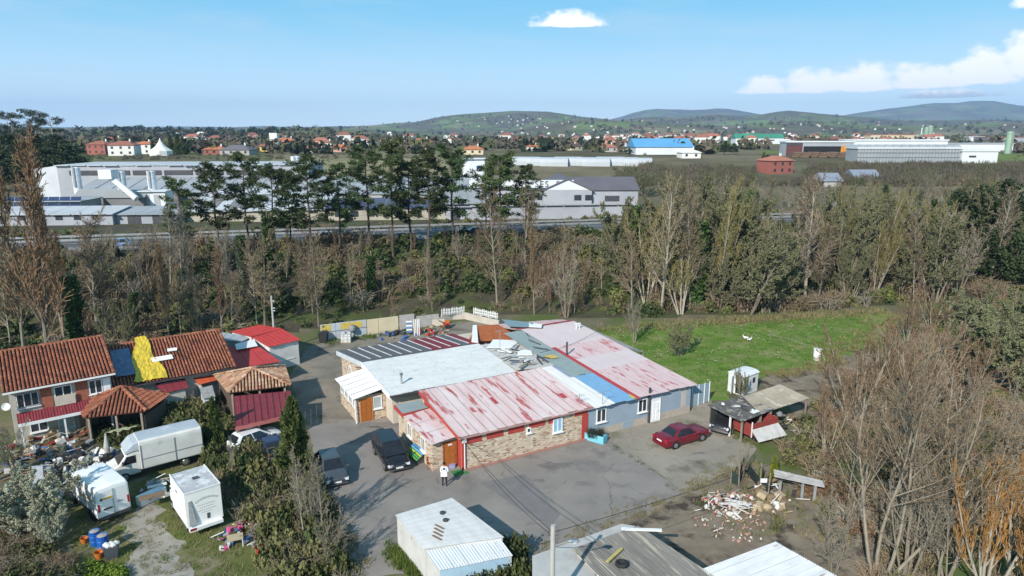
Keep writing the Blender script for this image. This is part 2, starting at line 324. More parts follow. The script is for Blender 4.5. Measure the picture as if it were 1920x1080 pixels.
# ---- sheets of paving and grass on the level yard
def sheet(name, px, z, m, rag=.0):
    mb = MB(); raw = [P(x, y, 0) for x, y in px]; pts = []
    for a, b in zip(raw, raw[1:] + raw[:1]):                       # ragged outline
        k = max(1, int((b - a).length / .45)); n = Vector((a.y - b.y, b.x - a.x, 0)).normalized()
        for i in range(k):
            p = a.lerp(b, i / k); pts.append(p + n * rag * (mnoise.noise((p.x * .7, p.y * .7, z * 900)) + .6 * mnoise.noise((p.x * 2.3, p.y * 2.3, 4))))
    mb.v = [(p.x, p.y, z) for p in pts]; mb.f = [tuple(range(len(pts)))]; mb.m = [0]
    o = mb.build(name, m)
    if o.data.polygons[0].normal.z < 0: o.data.flip_normals()
    return tag(o, kind='structure')
ASPH = mat('yard_asphalt', (.26, .232, .208), (.185, .167, .150), sc=.22, c3=(.13, .12, .115), t3=.63, sc3=.42, rough=.9, bump=.2, bsc=18, soft=.10, crack=.22)
CONC = mat('old_concrete', (.30, .265, .215), (.22, .195, .155), sc=.3, c3=(.10, .095, .06), t3=.62, sc3=.4, rough=.95, bump=.2, bsc=12, soft=.10, crack=.3)
CONC2 = mat('back_yard_concrete', (.25, .215, .17), (.15, .135, .11), sc=.4, c3=(.09, .08, .06), t3=.6, sc3=.35, rough=.95, bump=.2, bsc=12, soft=.08)
MEAD = mat('meadow_grass', (.125, .21, .028), (.08, .145, .018), sc=.3, c3=(.20, .20, .075), t3=.54, sc3=.35, rough=1, bump=.9, bsc=9, soft=.12)
DIRT = mat('bare_dirt', (.25, .20, .145), (.14, .11, .08), sc=.6, c3=(.055, .042, .032), t3=.57, sc3=.45, rough=1, bump=.7, bsc=8, soft=.05)
GRAV = mat('gravel_track', (.34, .315, .275), (.25, .225, .185), sc=1.2, c3=(.12, .12, .05), t3=.60, sc3=.5, rough=1, bump=.8, bsc=25, soft=.08)
GRASS = mat('rough_grass', (.115, .125, .035), (.08, .10, .022), sc=.6, c3=(.20, .17, .10), t3=.56, sc3=.5, rough=1, bump=.9, bsc=12, soft=.08)
sheet('dirt_patch', [(985, 1080), (1140, 985), (1275, 922), (1400, 865), (1450, 880), (1560, 930), (1640, 1000), (1640, 1080)], .004, DIRT, .9)
sheet('rough_grass', [(120, 1080), (140, 960), (330, 850), (470, 980), (540, 1080)], .004, GRASS, .9)
sheet('gravel_track', [(232, 1080), (250, 1040), (218, 985), (250, 962), (278, 945), (302, 952), (318, 1000), (365, 1080)], .010, GRAV, .8)
sheet('bare_dirt', [(1432, 735), (1440, 705), (1480, 690), (1620, 655), (1700, 720), (1600, 790), (1500, 800)], .004, DIRT, 1.2)
sheet('asphalt_yard', [(655, 1080), (628, 1000), (600, 905), (590, 860), (578, 800), (585, 745), (720, 765), (880, 850), (1126, 812), (1262, 906), (1278, 924), (1140, 985), (985, 1080)], .008, ASPH, .35)
sheet('concrete_yard', [(1126, 812), (1180, 740), (1330, 735), (1345, 800), (1420, 838), (1400, 868), (1278, 924), (1262, 906)], .014, CONC, .08)
sheet('concrete_back_yard', [(578, 800), (555, 745), (545, 705), (560, 668), (598, 642), (830, 606), (945, 600), (900, 660), (760, 690), (700, 765), (690, 780)], .016, CONC2, .5)
mdw = sheet('meadow', [(1125, 616), (1205, 604), (1310, 602), (1420, 606), (1500, 598), (1560, 590), (1650, 583), (1690, 590), (1640, 640), (1540, 690), (1435, 703), (1360, 745), (1300, 760), (1195, 690), (1120, 640)], .006, MEAD, 1.0)
MEADP = [P(x, y, 0) for x, y in [(1125, 616), (1205, 604), (1310, 602), (1420, 606), (1500, 598), (1560, 590), (1650, 583), (1690, 590), (1640, 640), (1540, 690), (1435, 703), (1360, 745), (1300, 740), (1225, 690), (1120, 640)]]
def inside(x, y, poly):
    c = False; n = len(poly)
    for i in range(n):
        a, b = poly[i], poly[i - 1]
        if (a.y > y) != (b.y > y) and x < (b.x - a.x) * (y - a.y) / (b.y - a.y) + a.x: c = not c
    return c
# paler expansion joint / poured edge between asphalt and concrete, tar patch
JOINT = mat('joint_mortar', (.27, .25, .20), (.2, .18, .13), sc=2)
def ribbon(name, pxs, w, z, m, kind='structure'):
    pts = [P(x, y, 0) for x, y in pxs]; mb = MB()
    for a, b in zip(pts, pts[1:]):
        d = (b - a).normalized(); n = Vector((-d.y, d.x, 0)) * w / 2
        mb.quad((a.x + n.x, a.y + n.y, z), (a.x - n.x, a.y - n.y, z), (b.x - n.x, b.y - n.y, z), (b.x + n.x, b.y + n.y, z))
    o = mb.build(name, m)
    if o.data.polygons[0].normal.z < 0: o.data.flip_normals()
    return tag(o, kind=kind)
ribbon('concrete_joint', [(1128, 814), (1264, 906)], .16, .020, JOINT)
TAR = mat('dark_asphalt_patch', (.185, .172, .165), (.155, .145, .14), sc=1.0, rough=.9)
sheet('asphalt_patch', [(985, 888), (1050, 965), (1030, 990), (900, 905)], .0125, TAR, .1)
sheet('damp_stain', [(1005, 872), (1030, 864), (1065, 866), (1085, 860), (1062, 876), (1040, 884)], .0128, mat('wet_asphalt', (.125, .115, .105), (.18, .165, .15), sc=2, rough=.6), .5)
for k_, (x_, y_, w_, h_) in enumerate(((1172, 934, 9, 4), (1010, 902, 12, 3), (760, 900, 12, 4), (1090, 905, 14, 2.5), (700, 800, 18, 3), (1310, 850, 14, 3), (645, 960, 12, 6))):
    sheet('oil_stain', [(x_ - w_, y_), (x_ - w_ * .4, y_ - h_), (x_ + w_ * .5, y_ - h_ * .8), (x_ + w_, y_ + h_ * .2), (x_ + w_ * .3, y_ + h_), (x_ - w_ * .6, y_ + h_ * .7)], .0185 + .0004 * k_, MC['wet_asphalt'] if k_ % 3 else TAR, .5)
# ------------------------------------------------------------------ road on the embankment
ROADM = mat('road_asphalt', (.10, .10, .105), (.08, .08, .083), sc=.3, rough=.85)
LINE = mat('road_line_paint', (.7, .7, .68), rough=.6)
mb = MB(); xs = [-170 + i * 5 for i in range(69)]
for a, b in zip(xs, xs[1:]): mb.quad((a, roadY(a) - 5.2, 6.44), (b, roadY(b) - 5.2, 6.44), (b, roadY(b) + 9.5, 6.44), (a, roadY(a) + 9.5, 6.44))
road = tag(mb.build('road', ROADM), kind='structure')
mb = MB()
for off in (-4.4, -.1, 4.2, 5.6, 9.0):
    for a, b in zip(xs, xs[1:]):
        if off == -.1 and int(a / 5) % 2: continue
        mb.quad((a, roadY(a) + off, 6.45), (b, roadY(b) + off, 6.45), (b, roadY(b) + off + .16, 6.45), (a, roadY(a) + off + .16, 6.45))
mb.build('edge_line', LINE, road)
GALV = mat('galvanised_steel', (.36, .37, .38), (.28, .29, .30), sc=1, rough=.5, metal=.4)
POSTM = MB().box(-.06, .06, .05, .17, 0, .78).mesh('post', GALV)
for off, lab in ((-5.6, 'galvanised guard rail on the near side of the embankment road'), (5.0, 'galvanised guard rail between the carriageways of the embankment road'), (9.9, 'galvanised guard rail on the far side of the embankment road')):
    t = thing('guard_rail', lab, 'guard rail', (0, 124 + off, 6.3))
    mb = MB()
    for a, b in zip(xs, xs[1:]):
        mb.hexa([(a, .25 * a - .04, .45), (b, .25 * b - .04, .45), (b, .25 * b + .04, .45), (a, .25 * a + .04, .45)], [(a, .25 * a - .04, .80), (b, .25 * b - .04, .80), (b, .25 * b + .04, .80), (a, .25 * a + .04, .80)])
        link('post', POSTM, t, (a, .25 * a, 0))
    mb.build('beam', GALV, t)
# ------------------------------------------------------------------ building kit
WIN = {}
def window(par, x, y, z, rz, w, h, n=2, frame=PVC, sill=True, bars=False, glass=GLASS, door=False):
    """window on a wall: x,y,z = middle of the sill line on the wall face, rz = turn of the wall (0 = faces local -y)"""
    key = (w, h, n, frame.name, bars, glass.name)
    if key not in WIN:
        f = .07; mb = MB(); mb.box(-w / 2, w / 2, -.06, .03, 0, f); mb.box(-w / 2, w / 2, -.06, .03, h - f, h)
        mb.box(-w / 2, -w / 2 + f, -.06, .03, f, h - f); mb.box(w / 2 - f, w / 2, -.06, .03, f, h - f)
        for i in range(1, n): c = -w / 2 + w * i / n; mb.box(c - f / 2, c + f / 2, -.055, .03, f, h - f)
        pm = MB(); pw = w / n - f; pm.box(-pw / 2, pw / 2, -.02, .02, f, h - f)
        sm = MB(); sm.box(-w / 2 - .08, w / 2 + .08, -.16, .02, -.07, -.005)
        bm = MB()
        if bars:
            k = max(3, int(w / .14))
            for i in range(k + 1): q = -w / 2 + w * i / k; bm.box(q - .012, q + .012, -.12, -.095, -.02, h + .02)
            for q in (0, h / 2, h): bm.box(-w / 2, w / 2, -.095, -.08, q - .015, q + .015)
        WIN[key] = (mb.mesh('window', frame), pm.mesh('pane', glass), sm.mesh('sill', WHITE), bm.mesh('bars', DARK) if bars else None)
    a, b, c, d = WIN[key]
    o = link('window', a, par, (x, y, z), rz)
    for i in range(n): link('pane', b, o, (-w / 2 + w * (i + .5) / n, 0, 0))
    if sill: link('sill', c, o, (0, 0, 0))
    if d: link('bars', d, o, (0, 0, 0))
    return o
def door(par, x, y, z, rz, w, h, m=WOODD, frame=WHITE, panels=3):
    mb = MB(); mb.box(-w / 2, w / 2, -.05, .02, 0, h)
    for i in range(panels):
        q0 = .12 + (h - .2) * i / panels; q1 = q0 + (h - .2) / panels - .1
        mb.box(-w / 2 + .1, -.04, -.075, -.05, q0, q1); mb.box(.04, w / 2 - .1, -.075, -.05, q0, q1)
    o = mb.build('door', m, par, (x, y, z), rz)
    fm = MB(); fm.box(-w / 2 - .08, -w / 2, -.08, .02, 0, h + .08); fm.box(w / 2, w / 2 + .08, -.08, .02, 0, h + .08); fm.box(-w / 2, w / 2, -.08, .02, h, h + .08)
    fm.build('door_frame', frame, o)
    MB().tube((w / 2 - .1, -.12, h * .48), (w / 2 - .22, -.12, h * .48), .02, n=6).build('handle', CHROME, o)
    return o
def lerp3(a, b, t): return Vector(a) * (1 - t) + Vector(b) * t
def sheets(par, ll, lr, ur, ul, n, mats, prof='rib', amp=.04, waves=4, thick=.03, gap=.006, name='roof_sheet', seed=1, lift=.012):
    """n sheets side by side from eave edge ll-lr to top edge ul-ur, each its own part; mats: material or function(i)"""
    rnd = random.Random(seed); out = []
    for i in range(n):
        a, b = lerp3(ll, lr, i / n), lerp3(ll, lr, (i + 1) / n - gap); d, c = lerp3(ul, ur, i / n), lerp3(ul, ur, (i + 1) / n - gap)
        nrm = (b - a).cross(d - a).normalized(); 
        if nrm.z < 0: nrm = -nrm
        if prof == 'rib': pr = [(0, 1), (.05, 1), (.09, 0), (.32, 0), (.34, .3), (.37, 0), (.64, 0), (.67, .3), (.70, 0), (.95, 0), (1, .2)]
        elif prof == 'flat': pr = [(0, .5), (.03, .5), (.05, 0), (1, 0)]
        else:
            k = waves * 4; pr = [(j / k, .5 + .5 * math.cos(2 * math.pi * j / 4)) for j in range(k + 1)]
        mb = MB(); off = rnd.uniform(0, lift); k = len(pr)
        e0 = rnd.uniform(-.012, .012)
        for t, q in pr:
            for s0, s1 in ((a, b), (d, c)):
                p = lerp3(s0, s1, t) + nrm * (q * amp + off)
                if s0 is a: p = p + (a - d) * e0
                mb.v.append(tuple(p)); mb.v.append(tuple(p - nrm * thick))
        for j in range(k - 1):
            o = j * 4; mb.f += [(o, o + 4, o + 6, o + 2), (o + 1, o + 3, o + 7, o + 5), (o, o + 1, o + 5, o + 4), (o + 2, o + 6, o + 7, o + 3)]; mb.m += [0] * 4
        mb.f += [(0, 2, 3, 1), (4 * k - 4, 4 * k - 3, 4 * k - 1, 4 * k - 2)]; mb.m += [0, 0]
        m = mats(i) if callable(mats) else mats
        out.append(mb.build(name, m, par))
    return out
def tiles(par, o, ux, uy, w, h, m, inside=None, pitch=.262, row=.40, seed=1, name='roof_tiles'):
    """real barrel tiles on the plane o + ux*x + uy*y (x across, y up the slope); inside(x,y) clips hips"""
    rnd = random.Random(seed); o = Vector(o); ux = Vector(ux).normalized(); uy = Vector(uy).normalized(); nn = ux.cross(uy).normalized()
    if nn.z < 0: nn = -nn
    mb = MB(); tint = []; ncol = int(w / pitch); nrow = int(h / row)
    dark = MB()
    for i in range(ncol):
        for j in range(nrow):
            x = (i + .5) * w / ncol; y = j * h / nrow
            if inside and not inside(x, y + row / 2): continue
            x += rnd.uniform(-.006, .006); L = h / nrow * 1.12; tw = min(1, max(0, .35 * rnd.random() + .4 * (.5 + mnoise.noise((i * .31 + seed, j * .22, 0))) + .25 * rnd.random() ** 3))
            r0 = pitch * .36; r1 = pitch * .31; b = len(mb.v); sk = rnd.uniform(-.01, .01); hz = rnd.uniform(0, .008)
            for (yy, rr, zz) in ((y - .02, r0, .045 + hz), (y + L, r1, .012)):
                for k in range(5):
                    t = math.pi * k / 4; p = o + ux * (x + sk * (yy - y) / L - rr * math.cos(t)) + uy * yy + nn * (zz + rr * 1.0 * math.sin(t)); mb.v.append(tuple(p))
            for k in range(4): mb.f.append((b + k, b + k + 1, b + 6 + k, b + 5 + k)); mb.m.append(0)
            mb.f.append((b, b + 4, b + 3, b + 2, b + 1)); mb.m.append(0)
            tint += [tw] * 5
    ob = mb.build(name, m, par); at = ob.data.attributes.new('tint', 'FLOAT', 'FACE'); at.data.foreach_set('value', tint); tag(ob, kind='stuff'); return ob
def ridge(par, a, b, m, r=.15, step=.4, seed=3):
    a, b = Vector(a), Vector(b); n = max(2, int((b - a).length / step)); mb = MB(); rnd = random.Random(seed); d = (b - a).normalized(); s = d.cross(Vector((0, 0, 1))).normalized(); u = s.cross(d); tint = []
    for i in range(n):
        p, q = a + (b - a) * (i / n), a + (b - a) * ((i + 1.12) / n); o = len(mb.v); tw = rnd.random()
        for pt, rr, dz in ((p, r, .03), (q, r * .85, 0)):
            for k in range(6): t = math.pi * k / 5; mb.v.append(tuple(pt + s * (rr * math.cos(t)) + u * (rr * .8 * math.sin(t) + dz)))
        for k in range(5): mb.f.append((o + k, o + k + 1, o + 7 + k, o + 6 + k)); mb.m.append(0)
        mb.f.append((o, o + 5, o + 4, o + 3, o + 2, o + 1)); mb.m.append(0); tint += [tw] * 6
    ob = mb.build('ridge_tiles', m, par); at = ob.data.attributes.new('tint', 'FLOAT', 'FACE'); at.data.foreach_set('value', tint); return tag(ob, kind='stuff')
def wallbox(par, name, m, x0, x1, y0, y1, z0, z1): return MB().box(x0, x1, y0, y1, z0, z1).build(name, m, par)
def poly_wall(par, name, m, pts, thick, axis='y'):
    """wall from outline pts [(a,z)] at plane, given as (offset, list) extruded by thick"""
    off, q = pts
    if axis == 'y': lo = [(a, off, z) for a, z in q]; hi = [(a, off + thick, z) for a, z in q]
    else: lo = [(off, a, z) for a, z in q]; hi = [(off + thick, a, z) for a, z in q]
    return MB().hexa(lo, hi).build(name, m, par)
# ------------------------------------------------------------------ main compound: u along the front wall, v to the back
CO = Vector((-3.58, 45.71, 0)); CA = R(29)
REDP = mat('red_wall_paint', (.42, .06, .045), (.34, .05, .04), sc=1.2, c3=(.5, .22, .16), t3=.70, sc3=1.5, rough=.8)
FADE = mat('faded_red_roof', (.62, .54, .53), (.55, .38, .37), sc=1.3, c3=(.40, .10, .10), t3=.575, sc3=1.5, st=(1, .16, 1), rough=.7, soft=.03)
FADE_R = mat('red_roof_repaint', (.42, .06, .07), (.36, .05, .05), sc=2, rough=.7)
PINK = mat('pink_faded_roof', (.60, .47, .46), (.56, .40, .40), sc=.7, c3=(.42, .12, .13), t3=.60, sc3=1.3, st=(1.6, .35, 1), rough=.75, soft=.05)
PINK2 = mat('pale_pink_roof', (.59, .51, .50), (.56, .46, .46), sc=.5, rough=.75)
WROOF = mat('white_painted_roof', (.68, .67, .64), (.57, .57, .55), sc=.8, c3=(.34, .33, .30), t3=.64, sc3=2.4, rough=.7, st=(.8, 2, 1), soft=.04)
GREYR = mat('grey_green_roof', (.27, .32, .31), (.22, .27, .27), sc=.8, c3=(.16, .20, .20), t3=.65, sc3=1.5, rough=.75)
BLUER = mat('blue_painted_roof', (.20, .37, .55), (.16, .32, .50), sc=1.2, c3=(.10, .16, .22), t3=.70, sc3=2.0, rough=.7)
BLUEW = mat('blue_wall_paint', (.28, .34, .40), (.23, .29, .36), sc=.8, rough=.85)
CREAMW = mat('cream_render', (.56, .50, .42), (.47, .41, .34), sc=.9, rough=.9)
WALLW = mat('white_render', (.66, .64, .61), (.52, .50, .47), sc=.7, c3=(.38, .34, .30), t3=.68, sc3=1.0, rough=.9, soft=.08)
BROWNR = mat('rust_orange_roof', (.36, .11, .035), (.30, .085, .03), sc=1.5, c3=(.20, .07, .03), t3=.66, sc3=2, rough=.85)
DKSTR = mat('slate_grey_roof', (.12, .12, .125), (.10, .10, .105), sc=1, rough=.7)
MAROON = mat('maroon_roof', (.22, .035, .045), (.17, .028, .036), sc=1.5, c3=(.36, .14, .13), t3=.68, sc3=1.2, rough=.65)
REDR = mat('bright_red_roof', (.46, .05, .045), (.38, .04, .04), sc=1, c3=(.30, .05, .045), t3=.64, sc3=.9, rough=.6)
GREYA = mat('grey_fibre_cement', (.34, .33, .32), (.24, .235, .225), sc=1.2, c3=(.13, .125, .11), t3=.62, sc3=1.2, rough=.95)
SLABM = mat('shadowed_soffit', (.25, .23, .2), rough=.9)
# --- red-roofed front building
t = thing('red_roofed_house', 'low stone-clad building with a faded red sheet roof beside the asphalt yard', 'building', CO, CA)
mb = MB(); mb.box(0, 11, 0, .25, 0, 2.68); mb.build('front_wall', STONE, t)
wallbox(t, 'back_wall', CREAMW, 0, 11, 7.35, 7.6, 0, 3.3)
poly_wall(t, 'gable_wall', REDP, (0.001, [(.25, 0), (7.35, 0), (7.35, 3.30), (.25, 2.68)]), .25, 'x')
poly_wall(t, 'gable_wall', REDP, (10.75, [(.25, 0), (7.35, 0), (7.35, 3.30), (.25, 2.68)]), .25, 'x')
for i, (a, b) in enumerate(((.28, 1.55), (1.95, 3.35), (3.75, 5.15), (5.6, 7.0), (7.3, 8.35))):
    wallbox(t, 'red_band', REDP, a, b, -.03, -.002, 1.98 if i < 3 else 2.06, 2.62)
wallbox(t, 'red_band', REDP, 9.75, 10.99, -.03, -.002, 2.15, 2.62)
wallbox(t, 'corner_pilaster', REDP, 10.45, 11.03, -.05, -.003, 0, 2.13)
wallbox(t, 'corner_pilaster', REDP, -.1, .26, -.06, -.003, 0, 2.60)
wallbox(t, 'plinth', mat('dusty_pink_plinth', (.34, .18, .15), (.28, .16, .13), sc=2), -.05, 11.0, -.28, -.008, 0, .10)
window(t, 8.15, -.032, 1.22, 0, .85, 1.15, 2, glass=mat('blue_curtained_glass', (.22, .42, .60), (.30, .50, .66), sc=3, rough=.15))
window(t, 5.55, -.004, 1.72, 0, .38, .42, 1)
sheets(t, (-.35, -.22, 2.72), (11.3, -.22, 2.72), (11.3, 7.65, 3.62), (-.35, 7.65, 3.62), 15, lambda i: FADE, 'rib', .055, seed=4, gap=.002)
wallbox(t, 'gutter', mat('pink_gutter', (.42, .25, .23), (.34, .2, .18)), -.4, 11.35, -.34, -.24, 2.62, 2.72)
MB().hexa([(-.36, -.22, 2.45), (-.30, -.22, 2.45), (-.30, 7.6, 3.35), (-.36, 7.6, 3.35)], [(-.36, -.22, 2.70), (-.30, -.22, 2.70), (-.30, 7.6, 3.60), (-.36, 7.6, 3.60)]).build('fascia', REDP, t)
# repainted patches on single sheets
for (x, y, w, l) in ((4.3, 3.2, .38, 1.1), (9.9, 1.9, .45, .8)):
    z0 = 2.72 + (y + .42) * .9 / 8.07 + .035; z1 = z0 + l * .9 / 8.07
    MB().slab([(x, y, z0), (x + w, y, z0), (x + w, y + l, z1), (x, y + l, z1)], .008).build('paint_patch', FADE_R, t)
# --- entrance annex with the wooden door
wallbox(t, 'annex_wall', STONE, -2.0, -.003, .9, 8.0, 0, 2.28)
sheets(t, (-2.25, .45, 2.33), (-2.25, 6.1, 2.40), (-.05, 6.1, 2.62), (-.05, .45, 2.55), 3, FADE, 'flat', .05, seed=5, name='annex_roof_sheet')
wallbox(t, 'annex_fascia', REDP, -2.3, -.05, 6.15, 8.2, 2.25, 2.55)
sheets(t, (-2.2, 6.25, 2.56), (-2.2, 8.1, 2.56), (-.1, 8.1, 2.62), (-.1, 6.25, 2.62), 2, GREYR, 'flat', .03, seed=6, name='annex_roof_sheet')
door(t, -.62, .895, 0, 0, .95, 2.0, frame=mat('reddish_frame', (.30, .09, .04), rough=.6))
wallbox(t, 'doorstep', CONC, -1.2, -.05, .35, .88, 0, .08)
window(t, -2.004, 2.6, .9, -math.pi / 2, .75, 1.1, 2)
window(t, -2.004, 5.4, .9, -math.pi / 2, .75, 1.1, 2)
wallbox(t, 'meter_box', WHITE, -.06, .26, -.16, -.062, 2.2, 2.5)
wallbox(t, 'house_number', PVC, -.78, -.46, .80, .815, 1.78, 1.9)
MB().tube((.12, -.3, 2.62), (.12, -.10, 2.3), .04).tube((.12, -.10, 2.3), (.12, -.10, .1), .04).build('downpipe', PVC, t)
# --- white-roofed middle building
t = thing('white_roofed_house', 'long low house with a white painted roof and stone-clad glazed porch', 'building', CO, CA)
wallbox(t, 'wall', CREAMW, -1.7, 9.4, 10.3, 23.6, 0, 2.62)
sheets(t, (-2.05, 9.7, 2.86), (10.0, 9.7, 2.80), (10.0, 17.6, 3.34), (-2.05, 17.6, 3.34), 12, WROOF, 'flat', .016, seed=8, gap=.0008, lift=.006)
wallbox(t, 'gutter', DARK, -2.1, 10.0, 9.56, 9.69, 2.66, 2.82)
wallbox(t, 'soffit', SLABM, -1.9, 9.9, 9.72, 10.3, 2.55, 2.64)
def strm(i): return DKSTR if i in (0, 1, 2, 3, 4, 5, 6, 10) else MAROON
SEP = mat('white_seam_paint', (.75, .75, .75), rough=.6)
shs = sheets(t, (-2.6, 24.3, 2.62), (10.2, 24.3, 2.62), (10.2, 17.65, 3.36), (-2.0, 17.65, 3.36), 12, strm, 'flat', .02, seed=9)
for i in range(1, 12):
    a, b = lerp3((-2.6, 24.3, 2.68), (10.2, 24.3, 2.68), i / 12), lerp3((-2.0, 17.65, 3.42), (10.2, 17.65, 3.42), i / 12); b = lerp3(a, b, .92); a = lerp3(a, b, .03); d = Vector((.055, 0, 0))
    MB().slab([a - d, a + d, b + d, b - d], .03).build('seam_strip', SEP, t)
MB().hexa([(-2.12, 9.7, 2.45), (-2.06, 9.7, 2.45), (-2.06, 17.6, 2.9), (-2.12, 17.6, 2.9)], [(-2.12, 9.7, 2.88), (-2.06, 9.7, 2.88), (-2.06, 17.6, 3.36), (-2.12, 17.6, 3.36)]).build('fascia', WHITE, t)
MB().hexa([(-2.68, 24.3, 2.2), (-2.61, 24.3, 2.2), (-2.05, 17.66, 2.9), (-2.12, 17.66, 2.9)], [(-2.68, 24.3, 2.64), (-2.61, 24.3, 2.64), (-2.05, 17.66, 3.38), (-2.12, 17.66, 3.38)]).build('fascia', mat('pale_blue_fascia', (.55, .60, .63)), t)
wallbox(t, 'side_wall', STONE, -2.35, -1.71, 17.7, 23.6, 0, 2.6)
window(t, -2.355, 20.5, .9, -math.pi / 2, .8, 1.2, 2)
wallbox(t, 'porch_wall', STONE, -4.3, -1.72, 12.0, 17.0, 0, 1.05)
for y in (12.0, 13.2, 14.45, 15.7, 16.85): wallbox(t, 'porch_post', STONE if y == 12.0 else WHITE, -4.299, -4.05, y + .004, y + .15, 1.05, 2.25)
for y in (13.35 - .62, 14.6 - .62, 15.85 - .62, 17.0 - .55): window(t, -4.22, y, 1.08, -math.pi / 2, .95, 1.12, 2, sill=False)
wallbox(t, 'porch_front', STONE, -4.05, -1.72, 12.004, 12.2, 1.05, 2.25)
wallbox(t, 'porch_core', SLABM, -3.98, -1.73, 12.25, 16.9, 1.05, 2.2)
door(t, -3.45, 11.99, 0, 0, .95, 2.0, frame=mat('orange_wood_frame', (.55, .22, .05)))
window(t, -2.45, 12.0, .95, 0, .75, 1.1, 1, glass=mat('curtained_glass', (.30, .36, .38), (.4, .45, .46), rough=.2))
sheets(t, (-4.65, 11.55, 2.27), (-4.65, 17.4, 2.27), (-2.0, 17.4, 2.78), (-2.0, 11.55, 2.78), 5, WHITE, 'rib', .06, seed=11, name='porch_roof_sheet')
MB().tube((-4.5, 11.8, 2.3), (-4.4, 11.8, 0), .05).build('downpipe', PVC, t)
MB().tube((-.4, 11.5, 2.9), (-.4, 11.5, 3.75), .09).lathe([(.16, 0), (.16, .16), (.02, .24)], (-.4, 11.5, 3.75), 10).build('flue', CHROME, t)
MB().box(-.5, 1.2, 8.2, 8.4, 0, 2.3).box(3.0, 3.2, 8.2, 10.2, 0, 2.4).build('yard_wall', CREAMW, t)
# --- big workshop block with the patchwork roof
t = thing('blue_workshop', 'long blue-walled workshop under a patchwork of pink, blue and grey roof sheets', 'building', CO, CA)
wallbox(t, 'front_wall', BLUEW, 11.02, 22.0, .004, .3, .62, 2.68)
wallbox(t, 'front_plinth', mat('stained_plinth', (.43, .38, .32), (.33, .29, .25), sc=1.2), 11.02, 22.0, -.02, .29, 0, .62)
wallbox(t, 'side_wall', CREAMW, 21.7, 22.0, .31, 18.4, 0, 2.66)
wallbox(t, 'rear_wall', CREAMW, 10.2, 21.9, 18.41, 23.8, 0, 2.55)
wallbox(t, 'inner_wall', CREAMW, 10.2, 10.75, 7.7, 18.4, 0, 2.6)
wallbox(t, 'quoin', mat('render_patch', (.5, .46, .42)), 20.9, 21.5, -.012, .003, .63, 2.5)
for x, m in ((12.35, PVC), (16.6, PVC)): window(t, x, .0, 1.15, 0, .95, 1.15, 2, glass=GLASS)
door(t, 18.0, -.021, 0.02, 0, .9, 1.95, m=PVC, frame=PVC)
wallbox(t, 'drainpipe', DARK, 17.2, 17.35, -.18, -.03, 0.1, 3.2)
wallbox(t, 'wall_patch', BLUEW, 14.6, 15.6, -.034, -.021, .05, .62)
def zr(v): return 2.72 + (v + .45) * 1.0 / 18.9
def strip(u0, u1, v0, v1, n, m, prof='flat', amp=.02, seed=1, dz=0, u0b=None, u1b=None): return sheets(t, (u0, v0, zr(v0) + dz), (u1, v0, zr(v0) + dz), (u1b if u1b is not None else u1, v1, zr(v1) + dz), (u0b if u0b is not None else u0, v1, zr(v1) + dz), n, m, prof, amp, seed=seed)
WSTR = mat('streaked_white_roof', (.68, .68, .67), (.58, .57, .56), sc=1.2, c3=(.33, .31, .29), t3=.66, sc3=1.5, st=(2, .3, 1), rough=.8)
strip(11.35, 13.4, -.45, 8.6, 4, WSTR, 'rib', .05, 21)
strip(13.4, 15.5, -.45, 5.6, 2, BLUER, 'flat', .02, 22)
strip(13.3, 15.5, 5.6, 18.4, 3, GREYR, 'flat', .03, 23, .01)
strip(13.0, 13.3, 5.6, 8.6, 1, mat('slate_blue_sheet', (.24, .30, .42)), 'flat', .02, 24, .015)
strip(15.5, 15.95, -.45, 14.0, 1, FADE_R, 'flat', .02, 25, .015)
strip(15.95, 22.3, -.45, 6.0, 6, PINK, 'rib', .03, 26)
strip(15.95, 22.3, 5.95, 9.0, 6, PINK2, 'flat', .015, 27, .02)
strip(15.95, 22.3, 8.95, 12.6, 6, PINK, 'rib', .03, 28, .035)
strip(15.5, 22.3, 12.55, 18.6, 6, PINK2, 'flat', .015, 29, .05)
MB().slab([(15.1, -.46, 2.78), (15.52, -.46, 2.78), (15.5, .45, 2.83), (15.45, .45, 2.83)], .02).build('yellow_patch', mat('yellow_paint', (.62, .45, .10)), t)
sheets(t, (14.6, 24.6, 2.9), (22.8, 22.6, 2.95), (22.3, 18.62, 3.78), (15.0, 18.62, 3.76), 7, PINK, 'flat', .015, seed=30)
MB().slab([(15.0, 18.7, 3.84), (22.2, 18.7, 3.86), (22.2, 19.2, 3.78), (15.0, 19.2, 3.76)], .02).build('ridge_cap', FADE_R, t)
sheets(t, (24.4, 9.0, 2.5), (24.6, 21.5, 2.55), (22.35, 21.5, 3.3), (22.35, 9.0, 3.15), 9, GREYA, 'wave', .04, 5, seed=31)
wallbox(t, 'lean_to_post', WOODG, 24.1, 24.25, 9.3, 9.45, 0, 2.45); wallbox(t, 'lean_to_post', WOODG, 24.1, 24.25, 15, 15.15, 0, 2.45)
